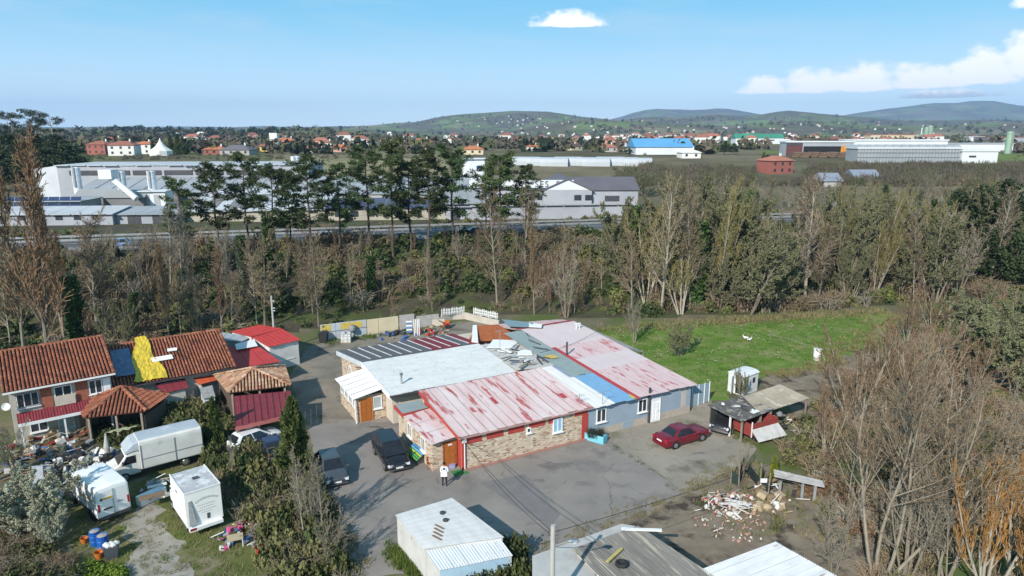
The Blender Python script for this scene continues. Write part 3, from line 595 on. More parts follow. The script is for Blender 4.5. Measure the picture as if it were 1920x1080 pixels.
# rust-orange hipped piece and the tangle in the valley between roofs
sheets(t, (9.9, 19.9, 3.0), (14.7, 16.6, 3.25), (14.7, 22.2, 3.55), (12.6, 23.2, 3.45), 4, BROWNR, 'flat', .01, seed=32)
MB().slab([(9.6, 18.4, 3.42), (10.1, 17.9, 3.42), (12.6, 23.3, 3.50), (12.2, 23.5, 3.50)], .1).build('parapet', WHITE, t)
MB().slab([(10.0, 9.7, 3.05), (13.3, 8.6, 3.2), (14.0, 16.6, 3.3), (10.1, 17.8, 3.1)], .1).build('flat_roof', mat('patched_grey_roof', (.50, .49, .47), (.36, .35, .33), sc=1.2, c3=(.16, .15, .14), t3=.6, sc3=1.6, rough=.95), t)
MB().slab([(10.2, 16.2, 3.28), (12.2, 14.9, 3.3), (14.3, 16.5, 3.34), (12.0, 18.2, 3.30)], .05).build('white_sheet', WHITE, t)
MB().slab([(11.6, 12.6, 3.30), (12.9, 11.8, 3.34), (13.5, 13.1, 3.36), (12.6, 14.0, 3.34)], .04).build('white_sheet', WHITE, t)
MB().slab([(14.7, 19.9, 3.95), (16.5, 18.2, 4.0), (17.4, 19.2, 4.12), (15.2, 22.4, 4.02)], .04).build('blue_tarpaulin', mat('slate_blue_tarp', (.13, .20, .25), (.20, .28, .30), sc=2), t)
MB().slab([(16.3, 18.3, 4.05), (17.4, 17.6, 4.0), (18.0, 18.4, 4.05), (17.0, 19.5, 4.1)], .05).build('white_sheet', WHITE, t)
rn = random.Random(5)
for i in range(26):
    x, y = rn.uniform(10.2, 13.4), rn.uniform(9.6, 15.0); z = 3.28 + rn.random() * .12
    m = rn.choice([DARK, WOODG, GREYA, WHITE, DARK])
    MB().ob((x, y, z), (rn.uniform(.5, 1.7), rn.uniform(.06, .28), .06), rn.uniform(0, 3.14), 0, rn.uniform(-.12, .12)).build('plank', m, t)
MB().slab([(13.5, 10.8, 3.44), (13.9, 9.9, 3.42), (14.6, 9.8, 3.44), (14.3, 10.7, 3.46)], .03).build('yellow_patch', MC['yellow_paint'], t)
for q in range(3): MB().ob((14.2 + q * .5, 12.5 + q * 2, 3.62), (.09, 1.6, .07), .8 - q * .5, .1).build('plank', DARK, t)
MB().tube((15.8, 10.3, 3.2), (15.8, 10.3, 4.6), .1, n=10).build('flue', DARK, t)
MB().tube((20.9, 16.2, 3.5), (20.9, 16.2, 4.3), .05).tube((21.3, 16.2, 3.5), (21.3, 16.2, 4.3), .05).box(20.8, 21.4, 16.1, 16.3, 4.2, 4.3).build('vent_pipe', WHITE, t)
for k, (x, y, h) in enumerate(((10.2, 13.4, 2.4), (12.3, -.2, 1.2), (10.6, .6, .9))):
    an = thing('antenna', ['tall thin television aerial over the debris on the roof', 'short aerial on the white roof strip above the eave', 'thin aerial by the right end of the red roof'][k], 'aerial', CO + Matrix.Rotation(CA, 3, 'Z') @ Vector((x, y, zr(y))), CA)
    MB().tube((0, 0, -.1), (0, 0, h), .025, n=6).build('mast', GALV, an)
    mb = MB(); mb.tube((-.5, 0, h - .15), (.5, 0, h - .15), .012, n=5)
    for q in range(6): mb.tube((-.45 + q * .18, -.3 + .02 * q, h - .15), (-.45 + q * .18, .3 - .02 * q, h - .15), .009, n=4)
    mb.build('yagi', GALV, an)
mb = MB(); 
for i in range(14):
    a = lerp3((13.0, 10.6, 3.9), (22.0, 13.8, 3.95), i / 14); b = lerp3((13.0, 10.6, 3.9), (22.0, 13.8, 3.95), (i + 1) / 14); f = lambda q: -.35 * math.sin(math.pi * q)
    mb.tube(a + Vector((0, 0, f(i / 14))), b + Vector((0, 0, f((i + 1) / 14))), .02, n=4)
mb.build('roof_cable', DARK, t)
# ------------------------------------------------------------------ left row of old houses
BRICK = mat('red_brick', (.33, .115, .07), (.26, .085, .05), sc=8, c3=(.40, .17, .11), t3=.6, sc3=3, rough=.9, st=(1, 1, 3))
DKUND = mat('roof_underlay', (.10, .05, .035), (.07, .035, .025), rough=1)
OLDW = mat('stained_white_render', (.50, .47, .42), (.36, .33, .29), sc=.8, c3=(.25, .22, .19), t3=.64, sc3=.7, rough=.95, soft=.1)
t = thing('tile_roofed_house', 'two-storey brick house with terracotta tile roof and balcony at the left edge', 'house', (-38.8, 49.5, 0), R(37.5))
mb = MB(); mb.hexa([(0, 0, 0), (6.9, 0, 0), (6.9, 10.6, 0), (0, 10.6, 0)], [(0, 0, 4.55), (6.9, 0, 4.55), (6.9, 10.6, 4.55), (0, 10.6, 4.55)]); mb.build('wall', OLDW, t)
poly_wall(t, 'gable_wall', OLDW, (.002, [(.1, 4.55), (10.5, 4.55), (5.3, 6.25)]), .2, 'x'); poly_wall(t, 'gable_wall', OLDW, (6.698, [(.1, 4.55), (10.5, 4.55), (5.3, 6.25)]), .2, 'x')
sl = math.hypot(5.75, 1.78); MB().slab([(-.35, -.5, 4.70), (7.15, -.5, 4.70), (7.15, 5.25, 6.46), (-.35, 5.25, 6.46)], .08).build('roof_deck', DKUND, t)
tiles(t, (-.4, -.55, 4.72), (1, 0, 0), (0, 5.75, 1.78), 7.6, sl, TILE, seed=2)
MB().slab([(-.35, 5.25, 6.46), (7.15, 5.25, 6.46), (7.15, 11.1, 4.70), (-.35, 11.1, 4.70)], .08).build('roof_back', BRICK, t)
ridge(t, (-.4, 5.25, 6.52), (7.2, 5.25, 6.52), TILE); ridge(t, (7.12, -.5, 4.78), (7.12, 5.2, 6.52), TILE, seed=4)
wallbox(t, 'gutter', WHITE, -.35, 7.2, -.68, -.57, 4.60, 4.72)
wallbox(t, 'brick_panel', BRICK, 2.0, 2.75, -.05, -.003, 2.75, 4.4); wallbox(t, 'brick_panel', BRICK, 4.35, 5.2, -.05, -.003, 2.75, 4.4)
window(t, 1.15, -.004, 3.1, 0, 1.45, 1.15, 3, bars=True); window(t, 5.75, -.004, 3.1, 0, .95, 1.2, 2); wallbox(t, 'shutter', PVC, 6.28, 6.8, -.06, -.003, 3.1, 4.3)
wallbox(t, 'balcony_panel', CREAMW, 2.85, 4.25, -.25, -.16, 2.75, 3.55); window(t, 3.5, -.004, 3.2, 0, 1.2, 1.1, 2, sill=False)
sheets(t, (.3, -1.5, 2.35), (6.6, -1.5, 2.35), (6.6, -.06, 2.72), (.3, -.06, 2.72), 8, MAROON, 'wave', .03, 4, seed=41, name='canopy_sheet')
wallbox(t, 'canopy_edge', WHITE, .3, 6.6, -1.56, -1.51, 2.12, 2.36)
for x in (.4, 3.2, 6.4): wallbox(t, 'canopy_post', WHITE, x, x + .12, -1.48, -1.36, 0, 2.3)
window(t, 1.6, -.004, .9, 0, 1.2, 1.1, 2); door(t, 3.4, -.004, 0, 0, .95, 2.0, m=mat('turquoise_door', (.30, .45, .45), (.5, .55, .55), sc=2)); wallbox(t, 'board', mat('tan_board', (.33, .25, .17)), 4.3, 5.6, -.08, -.004, .2, 1.9)
sdish = thing('satellite_dish', 'white satellite dish on the left corner of the two-storey house', 'dish', (-38.7, 49.0, 3.6), R(20))
MB().lathe([(.02, 0), (.2, .02), (.36, .10), (.42, .17), (.40, .17), (.2, .05), (.02, .03)], n=16).build('reflector', WHITE, sdish); sdish.rotation_euler[0] = R(75); sdish.scale = (.7, .7, .7); MB().tube((0, 0, 0), (0, .3, -.25), .03).build('bracket', DARK, sdish)
# house with the tarpaulin
t = thing('tarpaulin_house', 'long low house with terracotta tiles partly under a yellow tarpaulin', 'house', (-35.1, 53.8, 0), R(34))
wallbox(t, 'wall', OLDW, 0, 11.0, 0, 11.6, 0, 2.95)
for x in (.002, 10.79): poly_wall(t, 'gable_wall', OLDW, (x, [(.1, 2.95), (11.5, 2.95), (5.8, 4.85)]), .2, 'x')
MB().slab([(-.1, -.5, 3.02), (11.3, -.5, 3.02), (11.3, 5.8, 5.02), (-.1, 5.8, 5.02)], .08).build('roof_deck', DKUND, t)
sl = math.hypot(6.35, 2.02); tiles(t, (-.1, -.55, 3.04), (1, 0, 0), (0, 6.35, 2.02), 11.5, sl, TILE, seed=5)
MB().slab([(-.1, 5.8, 5.02), (11.3, 5.8, 5.02), (11.3, 12.0, 3.0), (-.1, 12.0, 3.0)], .08).build('roof_back', BRICK, t)
ridge(t, (-.1, 5.8, 5.08), (11.35, 5.8, 5.08), TILE, seed=6); ridge(t, (11.28, -.5, 3.1), (11.28, 5.8, 5.08), TILE, seed=7)
wallbox(t, 'gutter', DARK, 0, 11.3, -.66, -.56, 2.92, 3.02)
def drape(par, name, label, m, pts_fn, nu, nv, amp, seed):
    mb = MB()
    for j in range(nv + 1):
        for i in range(nu + 1):
            p = pts_fn(i / nu, j / nv); n = mnoise.noise((p.x * 1.7 + seed, p.y * 1.1, 1)) * amp + (1 - abs(mnoise.noise((p.x * 3.1 + seed, p.y * 1.3, 4)))) ** 3 * amp * .9
            mb.v.append((p.x, p.y, p.z + .12 + n))
    for j in range(nv):
        for i in range(nu): a = j * (nu + 1) + i; mb.f.append((a, a + 1, a + nu + 2, a + nu + 1)); mb.m.append(0)
    o = mb.build(name, m, par); 
    if label: tag(o, *label)
    md = o.modifiers.new('s', 'SOLIDIFY'); md.thickness = .02
    return o
YTARP = mat('yellow_tarpaulin', (.62, .46, .045), (.50, .35, .03), sc=2.5, rough=.45)
def slope(x, y): return Vector((x, y, 3.04 + (y + .55) * 2.02 / 6.35 + .1))
M34 = Matrix.Translation((-35.1, 53.8, 0)) @ Matrix.Rotation(R(34), 4, 'Z')
o = drape(None, 'tarpaulin', ('wrinkled yellow tarpaulin draped from ridge to eave over the tiles', 'tarpaulin'), YTARP, lambda a, b: slope(4.35 + (a - .5) * (2.6 - 1.7 * b) + .15 * math.sin(b * 9), -.6 + 6.7 * b), 20, 40, .10, 1.0); o.matrix_world = M34
o = drape(None, 'tarpaulin', ('slate-blue tarpaulin in the shade beside the yellow one on the tiles', 'tarpaulin'), mat('blue_grey_tarpaulin', (.16, .22, .32), (.10, .14, .22), sc=2), lambda a, b: slope(2.6 + (a - .5) * 1.5, .6 + 4.0 * b), 14, 24, .07, 5.0); o.matrix_world = M34
for k, (x, y, w, h, r) in enumerate(((5.7, 2.2, 1.7, .7, .05), (6.7, 3.3, .8, .45, -.1))):
    mb = MB(); p = slope(x, y); mb.ob((p.x, p.y, p.z + .16), (w, h, .05), r, R(17)); o = mb.build('board', WHITE); tag(o, ['long white board lying across the yellow tarpaulin', 'small white board on the tiles right of the yellow tarpaulin'][k], 'board'); o.matrix_world = M34
# generic shed from its four roof corners in the photograph and their heights
def shed(name, label, px, zs, n, rm, wm_, prof='wave', amp=.03, waves=4, inset=.25, wall=True, seed=1, cat='shed', base=0.0, thick=.03):
    q = [P(x, y, z) for (x, y), z in zip(px, zs)]; c = sum(q, Vector()) / 4; c.z = 0
    d = q[1] - q[0]; ang = math.atan2(d.y, d.x); t = thing(name, label, cat, c, ang); M = (Matrix.Translation(c) @ Matrix.Rotation(ang, 4, 'Z')).inverted()
    L = [M @ p for p in q]; sheets(t, *L, n, rm, prof, amp, waves, thick, seed=seed)
    if wall:
        cc = sum(L, Vector()) / 4; iw = []
        for p in L: dd = (p - cc); dd.z = 0; iw.append(p - dd.normalized() * inset * 1.3)
        for k in range(4):
            a, b = iw[k], iw[(k + 1) % 4]; e = (b - a); e.z = 0; nn = Vector((e.y, -e.x, 0)).normalized() * .1
            w = wm_[k] if isinstance(wm_, (list, tuple)) else wm_
            if w is None: continue
            MB().hexa([(a.x, a.y, base), (b.x, b.y, base), (b.x - nn.x, b.y - nn.y, base), (a.x - nn.x, a.y - nn.y, base)],
                      [(a.x, a.y, a.z - thick - .03), (b.x, b.y, b.z - thick - .03), (b.x - nn.x, b.y - nn.y, b.z - thick - .03), (a.x - nn.x, a.y - nn.y, a.z - thick - .03)]).build('wall', w, t)
    return t, L
rs, L = shed('red_roofed_shed', 'white-walled outbuilding with ribbed red roof and large window behind the pole', [(503, 651), (565, 637), (528, 616), (468, 631)], [2.7, 2.7, 3.25, 3.25], 7, REDR, WALLW, 'rib', .05, seed=51, cat='outbuilding')
window(rs, (L[0].x + L[1].x) / 2 + .2, L[0].y + .33, .9, 0, 1.6, 1.3, 2)
shed('red_roofed_shed', 'faded red ribbed roof section adjoining the grey sheets', [(470, 632), (529, 616), (486, 609), (430, 622)], [3.28, 3.28, 2.8, 2.8], 7, REDR, WALLW, 'rib', .05, seed=52, cat='outbuilding')
shed('grey_sheet_shed', 'low shed roofed with grey metal sheets next to the tile ridge', [(402, 636), (452, 641), (474, 631), (408, 622)], [2.9, 2.9, 3.0, 3.0], 4, mat('grey_steel_sheet', (.36, .39, .41), (.28, .31, .33), rough=.6), OLDW, 'rib', .04, seed=53)
shed('red_roofed_shed', 'plain red roof with a white seam in front of the white-walled outbuilding', [(438, 691), (527, 678), (484, 648), (424, 652)], [2.35, 2.35, 2.75, 2.75], 3, REDR, OLDW, 'flat', .03, seed=54, cat='outbuilding')
o = MB().slab([P(443, 655, 2.95), P(483, 648, 2.95), P(476, 636, 3.05), P(441, 645, 3.05)], .06).build('roof_slab', WHITE); tag(o, 'white roof slab lying between the two red roofs', 'slab')
shed('maroon_roofed_shed', 'small lean-to with maroon sheet roof in front of the tarpaulin house', [(303, 738), (354, 727), (346, 708), (291, 719)], [2.2, 2.2, 2.7, 2.7], 4, MAROON, OLDW, 'flat', .03, seed=55)
shed('red_roofed_shed', 'small lean-to with bright orange-red roof below the terracotta eave', [(372, 722), (432, 706), (428, 692), (360, 706)], [2.2, 2.2, 2.6, 2.6], 5, mat('orange_red_roof', (.52, .10, .04), (.44, .08, .035), rough=.6), [None, OLDW, OLDW, OLDW], 'wave', .03, seed=56)
hut, L = shed('white_hut', 'tiny white hut with a dark doorway between lean-to and hedge', [(380, 748), (404, 743), (398, 722), (374, 728)], [1.9, 1.9, 2.1, 2.1], 2, GREYA, WHITE, 'flat', .02, inset=.1, seed=57)
wallbox(hut, 'doorway', DARK, L[0].x + .25, L[0].x + .85, L[0].y + .02, L[0].y + .09, 0, 1.6)
# two hipped tile roofs
def hip(name, label, px, zs, apx, az, wallm, seed, tm=TILE2):
    q = [P(x, y, z) for (x, y), z in zip(px, zs)]; ap = P(*apx, az); c = sum(q, Vector()) / 4; c.z = 0; t = thing(name, label, 'shed', c)
    L = [p - c for p in q]; A = ap - c
    for k in range(4):
        a, b = L[k], L[(k + 1) % 4]; ux = (b - a).normalized(); w = (b - a).length; foot = (A - a).dot(ux); up = A - a - ux * foot; h = up.length
        MB().add([a, b, A], [(0, 1, 2)]).build('roof_deck', DKUND, t)
        tiles(t, a + Vector((0, 0, .03)), ux, up, w, h, tm, inside=lambda x, y, w=w, h=h, foot=foot: foot * y / h - .1 < x < w - (w - foot) * y / h + .1, seed=seed + k)
        ridge(t, a + Vector((0, 0, .1)), A + Vector((0, 0, .14)), tm, seed=seed + k)
    iw = [p * .9 for p in L]
    for k in range(4):
        if k == 0: 
            for s in (.02, .5, .95):
                p = iw[0].lerp(iw[1], s); MB().box(p.x - .08, p.x + .08, p.y - .08, p.y + .08, 0, L[0].z - .1).build('post', WOODG, t)
            continue
        a, b = iw[k], iw[(k + 1) % 4]; MB().hexa([(a.x, a.y, 0), (b.x, b.y, 0), (b.x * .97, b.y * .97, 0), (a.x * .97, a.y * .97, 0)], [(a.x, a.y, a.z - .15), (b.x, b.y, b.z - .15), (b.x * .97, b.y * .97, b.z - .15), (a.x * .97, a.y * .97, a.z - .15)]).build('wall', wallm, t)
    return t
hip('hipped_granary', 'old hipped tile roof on posts in front of the two-storey house', [(157, 785), (275, 772), (318, 742), (145, 760)], [2.2] * 4, (228, 727), 3.5, mat('dark_boards', (.12, .09, .07), (.08, .06, .05)), 61, TILE)
hip('hipped_granary', 'mossy hipped tile roof standing behind the maroon carport roof', [(428, 738), (546, 724), (534, 688), (401, 705)], [2.5] * 4, (474, 692), 3.75, mat('dark_boards', (.12, .09, .07)), 71)
cp, L = shed('carport', 'carport with ribbed maroon sheet roof beside the columnar conifer', [(441, 800), (551, 775), (545, 733), (437, 743)], [2.05, 2.05, 2.4, 2.4], 9, MAROON, [None, None, OLDW, OLDW], 'rib', .05, seed=58, cat='carport')
MB().hexa([(L[0].x, L[0].y - .05, 1.72), (L[1].x, L[1].y - .05, 1.72), (L[1].x, L[1].y, 1.72), (L[0].x, L[0].y, 1.72)], [(L[0].x, L[0].y - .05, 2.04), (L[1].x, L[1].y - .05, 2.04), (L[1].x, L[1].y, 2.04), (L[0].x, L[0].y, 2.04)]).build('fascia', mat('pink_fascia', (.42, .14, .13), (.36, .11, .1), rough=.6), cp)
for x in (L[0].x + .1, L[1].x - .25): wallbox(cp, 'post', WOODG, x, x + .12, L[0].y + .1, L[0].y + .22, 0, 1.95)
# ------------------------------------------------------------------ sheds in the foreground
GALVR = mat('zinc_corrugated', (.52, .53, .53), (.42, .43, .43), sc=1.2, c3=(.26, .21, .17), t3=.69, sc3=1.4, rough=.6, st=(.5, 2, 1))
GALVW = mat('pale_corrugated', (.64, .66, .68), (.52, .53, .54), sc=1.0, c3=(.30, .27, .24), t3=.68, sc3=1.5, rough=.6, st=(2, .5, 1))
RUSTW = mat('chipped_white_wall', (.58, .57, .54), (.46, .45, .42), sc=1.0, c3=(.22, .19, .16), t3=.69, sc3=2.2, rough=.85)
ct, L = shed('white_shed', 'white metal shed with zinc corrugated roof standing alone on the asphalt', [(741, 966), (795, 1030), (946, 1008), (848, 934)], [2.05, 2.05, 2.1, 2.1], 9, GALVR, RUSTW, 'wave', .02, 6, inset=.08, seed=81)
for k, (a, b) in enumerate(((1.4, 2.4), (2.2, 2.2))): MB().lathe([(.16, 0), (.16, .09), (.02, .13)], (L[0].x + a, L[0].y + b, 2.12), 10).build('vent_cap', DARK, ct)
for k in range(4): MB().ob((L[1].x - .5 - .3 * k, L[1].y + 1.0 + .2 * k, 2.15), (.7, .1, .015), .3).build('rust_streak', mat('rust', (.24, .15, .09), (.18, .10, .06)), ct)
shed('white_shed', 'lower white sheet-roofed bay built onto the lone white shed', [(822, 1070), (962, 1042), (938, 1010), (797, 1033)], [1.75, 1.75, 1.95, 1.95], 5, GALVW, [mat('pale_blue_sheet', (.34, .48, .58), (.28, .40, .5)), RUSTW, RUSTW, RUSTW], 'wave', .02, 5, inset=.06, seed=82)
gs_, L = shed('corrugated_shed', 'shed with dirty grey corrugated roof beside the lamp post', [(1205, 1160), (1362, 1096), (1196, 986), (1072, 1030)], [2.35, 2.35, 2.6, 2.6], 8, mat('dirty_grey_corrugated', (.20, .195, .18), (.12, .115, .105), sc=1.0, c3=(.30, .28, .23), t3=.58, sc3=.8, rough=.9, st=(4, .3, 1)), RUSTW, 'wave', .05, 4, seed=83)
for (a, b, c, d, m, nm) in ((1.6, -1.0, 1.5, .16, mat('old_yellow_strip', (.50, .40, .14)), 'strip'), (4.3, .2, 2.2, .2, WHITE, 'strip')):
    MB().ob((L[3].x + a, L[3].y + b - .6, 2.72), (c, d, .07), .4 if a < 2 else -.55).build('board', m, gs_)
tr = thing('rubber_ring', 'black rubber ring lying on the grey corrugated roof', 'ring', P(1165, 1060, 2.68)); MB().lathe([(.20, 0), (.30, .02), (.33, .09), (.30, .17), (.20, .19), (.18, .10)], n=16).build('tread', BLACK, tr, smooth=True)
sl_ = [P(998, 1042, 2.3), P(1165, 982, 2.3), P(1196, 987, 2.3), P(1074, 1031, 2.3), P(1118, 1075, 2.3), P(1085, 1125, 2.3), P(998, 1118, 2.3)]; c0 = sl_[0].copy(); c0.z = 0
t = thing('pale_annex', 'pale flat-roofed annex with smooth walls behind the lamp post', 'annex', c0)
MB().hexa([p - c0 - Vector((0, 0, .15)) for p in sl_], [p - c0 for p in sl_]).build('roof_slab', mat('pale_cement', (.46, .45, .43), (.36, .35, .33), sc=1.2, rough=.9), t)
ctr = sum(sl_, Vector()) / 7 - c0; MB().hexa([((p - c0) * .93 + ctr * .07) * 1 - Vector((0, 0, ((p - c0) * .93 + ctr * .07).z)) for p in sl_], [((p - c0) * .93 + ctr * .07) - Vector((0, 0, .16)) for p in sl_]).build('wall', WALLW, t)
shed('corrugated_shed', 'shed with bright white corrugated roof at the bottom edge', [(1318, 1068), (1440, 1158), (1585, 1090), (1455, 1017)], [2.4, 2.4, 2.4, 2.4], 8, GALVW, RUSTW, 'wave', .05, 4, seed=84)
# ------------------------------------------------------------------ ramshackle carport at the right
DROOF = mat('littered_felt_roof', (.13, .125, .115), (.075, .07, .065), sc=1.4, c3=(.30, .28, .25), t3=.60, sc3=2.2, rough=.95)
MOSSR = mat('mossy_fibre_cement', (.34, .30, .24), (.24, .21, .165), sc=1.2, c3=(.42, .38, .32), t3=.6, sc3=1.0, rough=.95)
t1, L = shed('ramshackle_carport', 'ramshackle carport with dark littered roof sheltering an old black car', [(1325, 760), (1392, 792), (1452, 768), (1396, 742)], [1.85, 1.75, 1.85, 1.95], 5, DROOF, [None, None, WOODG, mat('dark_netting_wall', (.05, .06, .055))], 'wave', .03, 4, seed=91, cat='carport')
for p in L: MB().box(p.x * .9 - .06, p.x * .9 + .06, p.y * .9 - .06, p.y * .9 + .06, 0, p.z - .05).build('post', WOODG, t1)
p = L[1].lerp(L[0], .35); MB().box(p.x * .9 - .06, p.x * .9 + .06, p.y * .9 - .06, p.y * .9 + .06, 0, p.z - .05).build('post', WHITE, t1)
rn = random.Random(12)
for i in range(22):
    s, u = rn.random() * .9 + .05, rn.random() * .8 + .1; p = L[0].lerp(L[1], s).lerp(L[3].lerp(L[2], s), u)
    MB().ob((p.x, p.y, p.z + .10), (rn.uniform(.2, .8), rn.uniform(.08, .4), .05), rn.uniform(0, 3), rn.uniform(-.1, .1)).build('litter_board', rn.choice([WHITE, WOODG, GREYA, DARK, WOODG]), t1)
p = L[3].lerp(L[2], .4); MB().ob((p.x, p.y - .5, p.z + .12), (.5, .4, .08)).build('litter_board', MC['yellow_paint'], t1)
t2, L = shed('corrugated_lean_to', 'lean-to with mossy pale corrugated roof behind the ramshackle carport', [(1425, 776), (1518, 747), (1462, 721), (1392, 744)], [1.8, 1.8, 2.2, 2.2], 9, MOSSR, [None, None, WOODG, WOODG], 'wave', .05, 3, seed=92)
for p in L[:2]: MB().box(p.x * .92 - .06, p.x * .92 + .06, p.y * .92 - .06, p.y * .92 + .06, 0, p.z - .05).build('post', WOODG, t2)
# red trailer with a white tarp
c = P(1432, 822, 0); t = thing('red_trailer', 'red box trailer under the lean-to roof with a pale front flap', 'trailer', c, R(28))
TRR = mat('worn_trailer_red', (.27, .045, .035), (.19, .035, .03), sc=1.5, c3=(.16, .07, .05), t3=.6, sc3=1.5)
MB().box(-1.5, 1.5, 0, 1.9, .45, .55).box(-1.5, 1.5, 0, .06, .55, 1.5).box(-1.5, 1.5, 1.84, 1.9, .55, 1.7).box(-1.5, -1.44, .06, 1.84, .55, 1.5).box(1.44, 1.5, .06, 1.84, .55, 1.5).build('body', TRR, t)
MB().hexa([(-1.55, -.9, .35), (1.45, -1.0, .35), (1.5, -.02, 1.0), (-1.5, -.02, 1.0)], [(-1.55, -.92, .40), (1.45, -1.02, .40), (1.5, -.03, 1.06), (-1.5, -.03, 1.06)]).build('flap', mat('dirty_white_flap', (.55, .54, .52), (.40, .39, .37), sc=2), t)
for x in (-.9, .9): MB().tube((x, -.02, .3), (x, -.22, .3), .3, n=14).build('wheel', BLACK, t)
MB().box(-1.5, -1.42, -.06, .0, .4, 1.7).build('post', WHITE, t)
# blue gate panels and fence right of the workshop
GATEB = mat('blue_sheet_metal', (.30, .40, .47), (.24, .33, .40), sc=1, rough=.6)
t = thing('sheet_gate', 'pale blue sheet-metal gate at the right end of the blue workshop', 'gate', CO + Matrix.Rotation(CA, 3, 'Z') @ Vector((22.05, .6, 0)), CA + .12)
for i, (a, b, h) in enumerate(((0, .8, 2.3), (.82, 1.7, 2.0), (1.72, 2.5, 1.9), (2.52, 3.2, 1.85))): wallbox(t, 'gate_panel', GATEB if i else mat('grey_steel_sheet', (.36, .39, .41)), a, b, 0, .05, .05, h)
for a in (.8, 1.71, 2.51, 3.2): wallbox(t, 'post', WHITE, a - .02, a + .04, -.05, -.002, 0, 2.0)
# ------------------------------------------------------------------ vehicles (local x forward, y left)
def loft(st, sec, closed=True):
    """st: (x, zlow, ztop, halfwidth); sec: list of (fraction of halfwidth, fraction of height)"""
    mb = MB(); k = len(sec); full = sec + [(-a, b) for a, b in reversed(sec) if a > 1e-6]; n = len(full)
    for x, z0, z1, w in st:
        for a, b in full: mb.v.append((x, a * w, z0 + (z1 - z0) * b))
    for i in range(len(st) - 1):
        for j in range(n): mb.f.append((i * n + j, i * n + (j + 1) % n, (i + 1) * n + (j + 1) % n, (i + 1) * n + j)); mb.m.append(0)
    mb.f.append(tuple(range(n))[::-1]); mb.f.append(tuple((len(st) - 1) * n + j for j in range(n))); mb.m += [0, 0]
    return mb
SEC = [(0, 0), (.88, 0), (.97, .12), (1, .35), (1, .62), (.965, .84), (.86, .97), (.5, 1.01), (0, 1.03)]
BOX = [(0, 0), (.94, 0), (1, .06), (1, .5), (.99, .9), (.96, .97), (.88, 1.0), (0, 1.02)]
def wheels(t, xs, y, r, w=.2, rim=CHROME):
    for x in xs:
        for s in (1, -1):
            tr = MB(); tr.limb([(0, -w / 2, 0), (0, -w / 2 + .03, 0), (0, w / 2 - .03, 0), (0, w / 2, 0)], [r * .93, r, r, r * .93], 18, 0, True)
            o = tr.build('wheel', BLACK, t, (x, s * y, r), smooth=False)
            rm = MB(); rm.limb([(0, s * (w / 2 - .01), 0), (0, s * (w / 2 + .012), 0)], [r * .64, r * .58], 14, 0, True)
            for q in range(5): a = q * 1.2566; rm.ob((math.cos(a) * r * .33, s * (w / 2 + .018), math.sin(a) * r * .33), (r * .5, .02, .07), 0, 0, -a)
            rm.build('rim', rim, o)
def plate(t, x, z, w=.52, h=.11, rz=0): MB().box(-.012, .012, -w / 2, w / 2, 0, h).build('number_plate', mat('plate_white', (.75, .75, .72), (.68, .68, .66)), t, (x, 0, z))
HEADL = mat('headlight_glass', (.62, .64, .66), (.5, .52, .54), rough=.12, spec=.6)
TAILL = mat('tail_light_red', (.40, .02, .02), (.3, .015, .015), rough=.2)
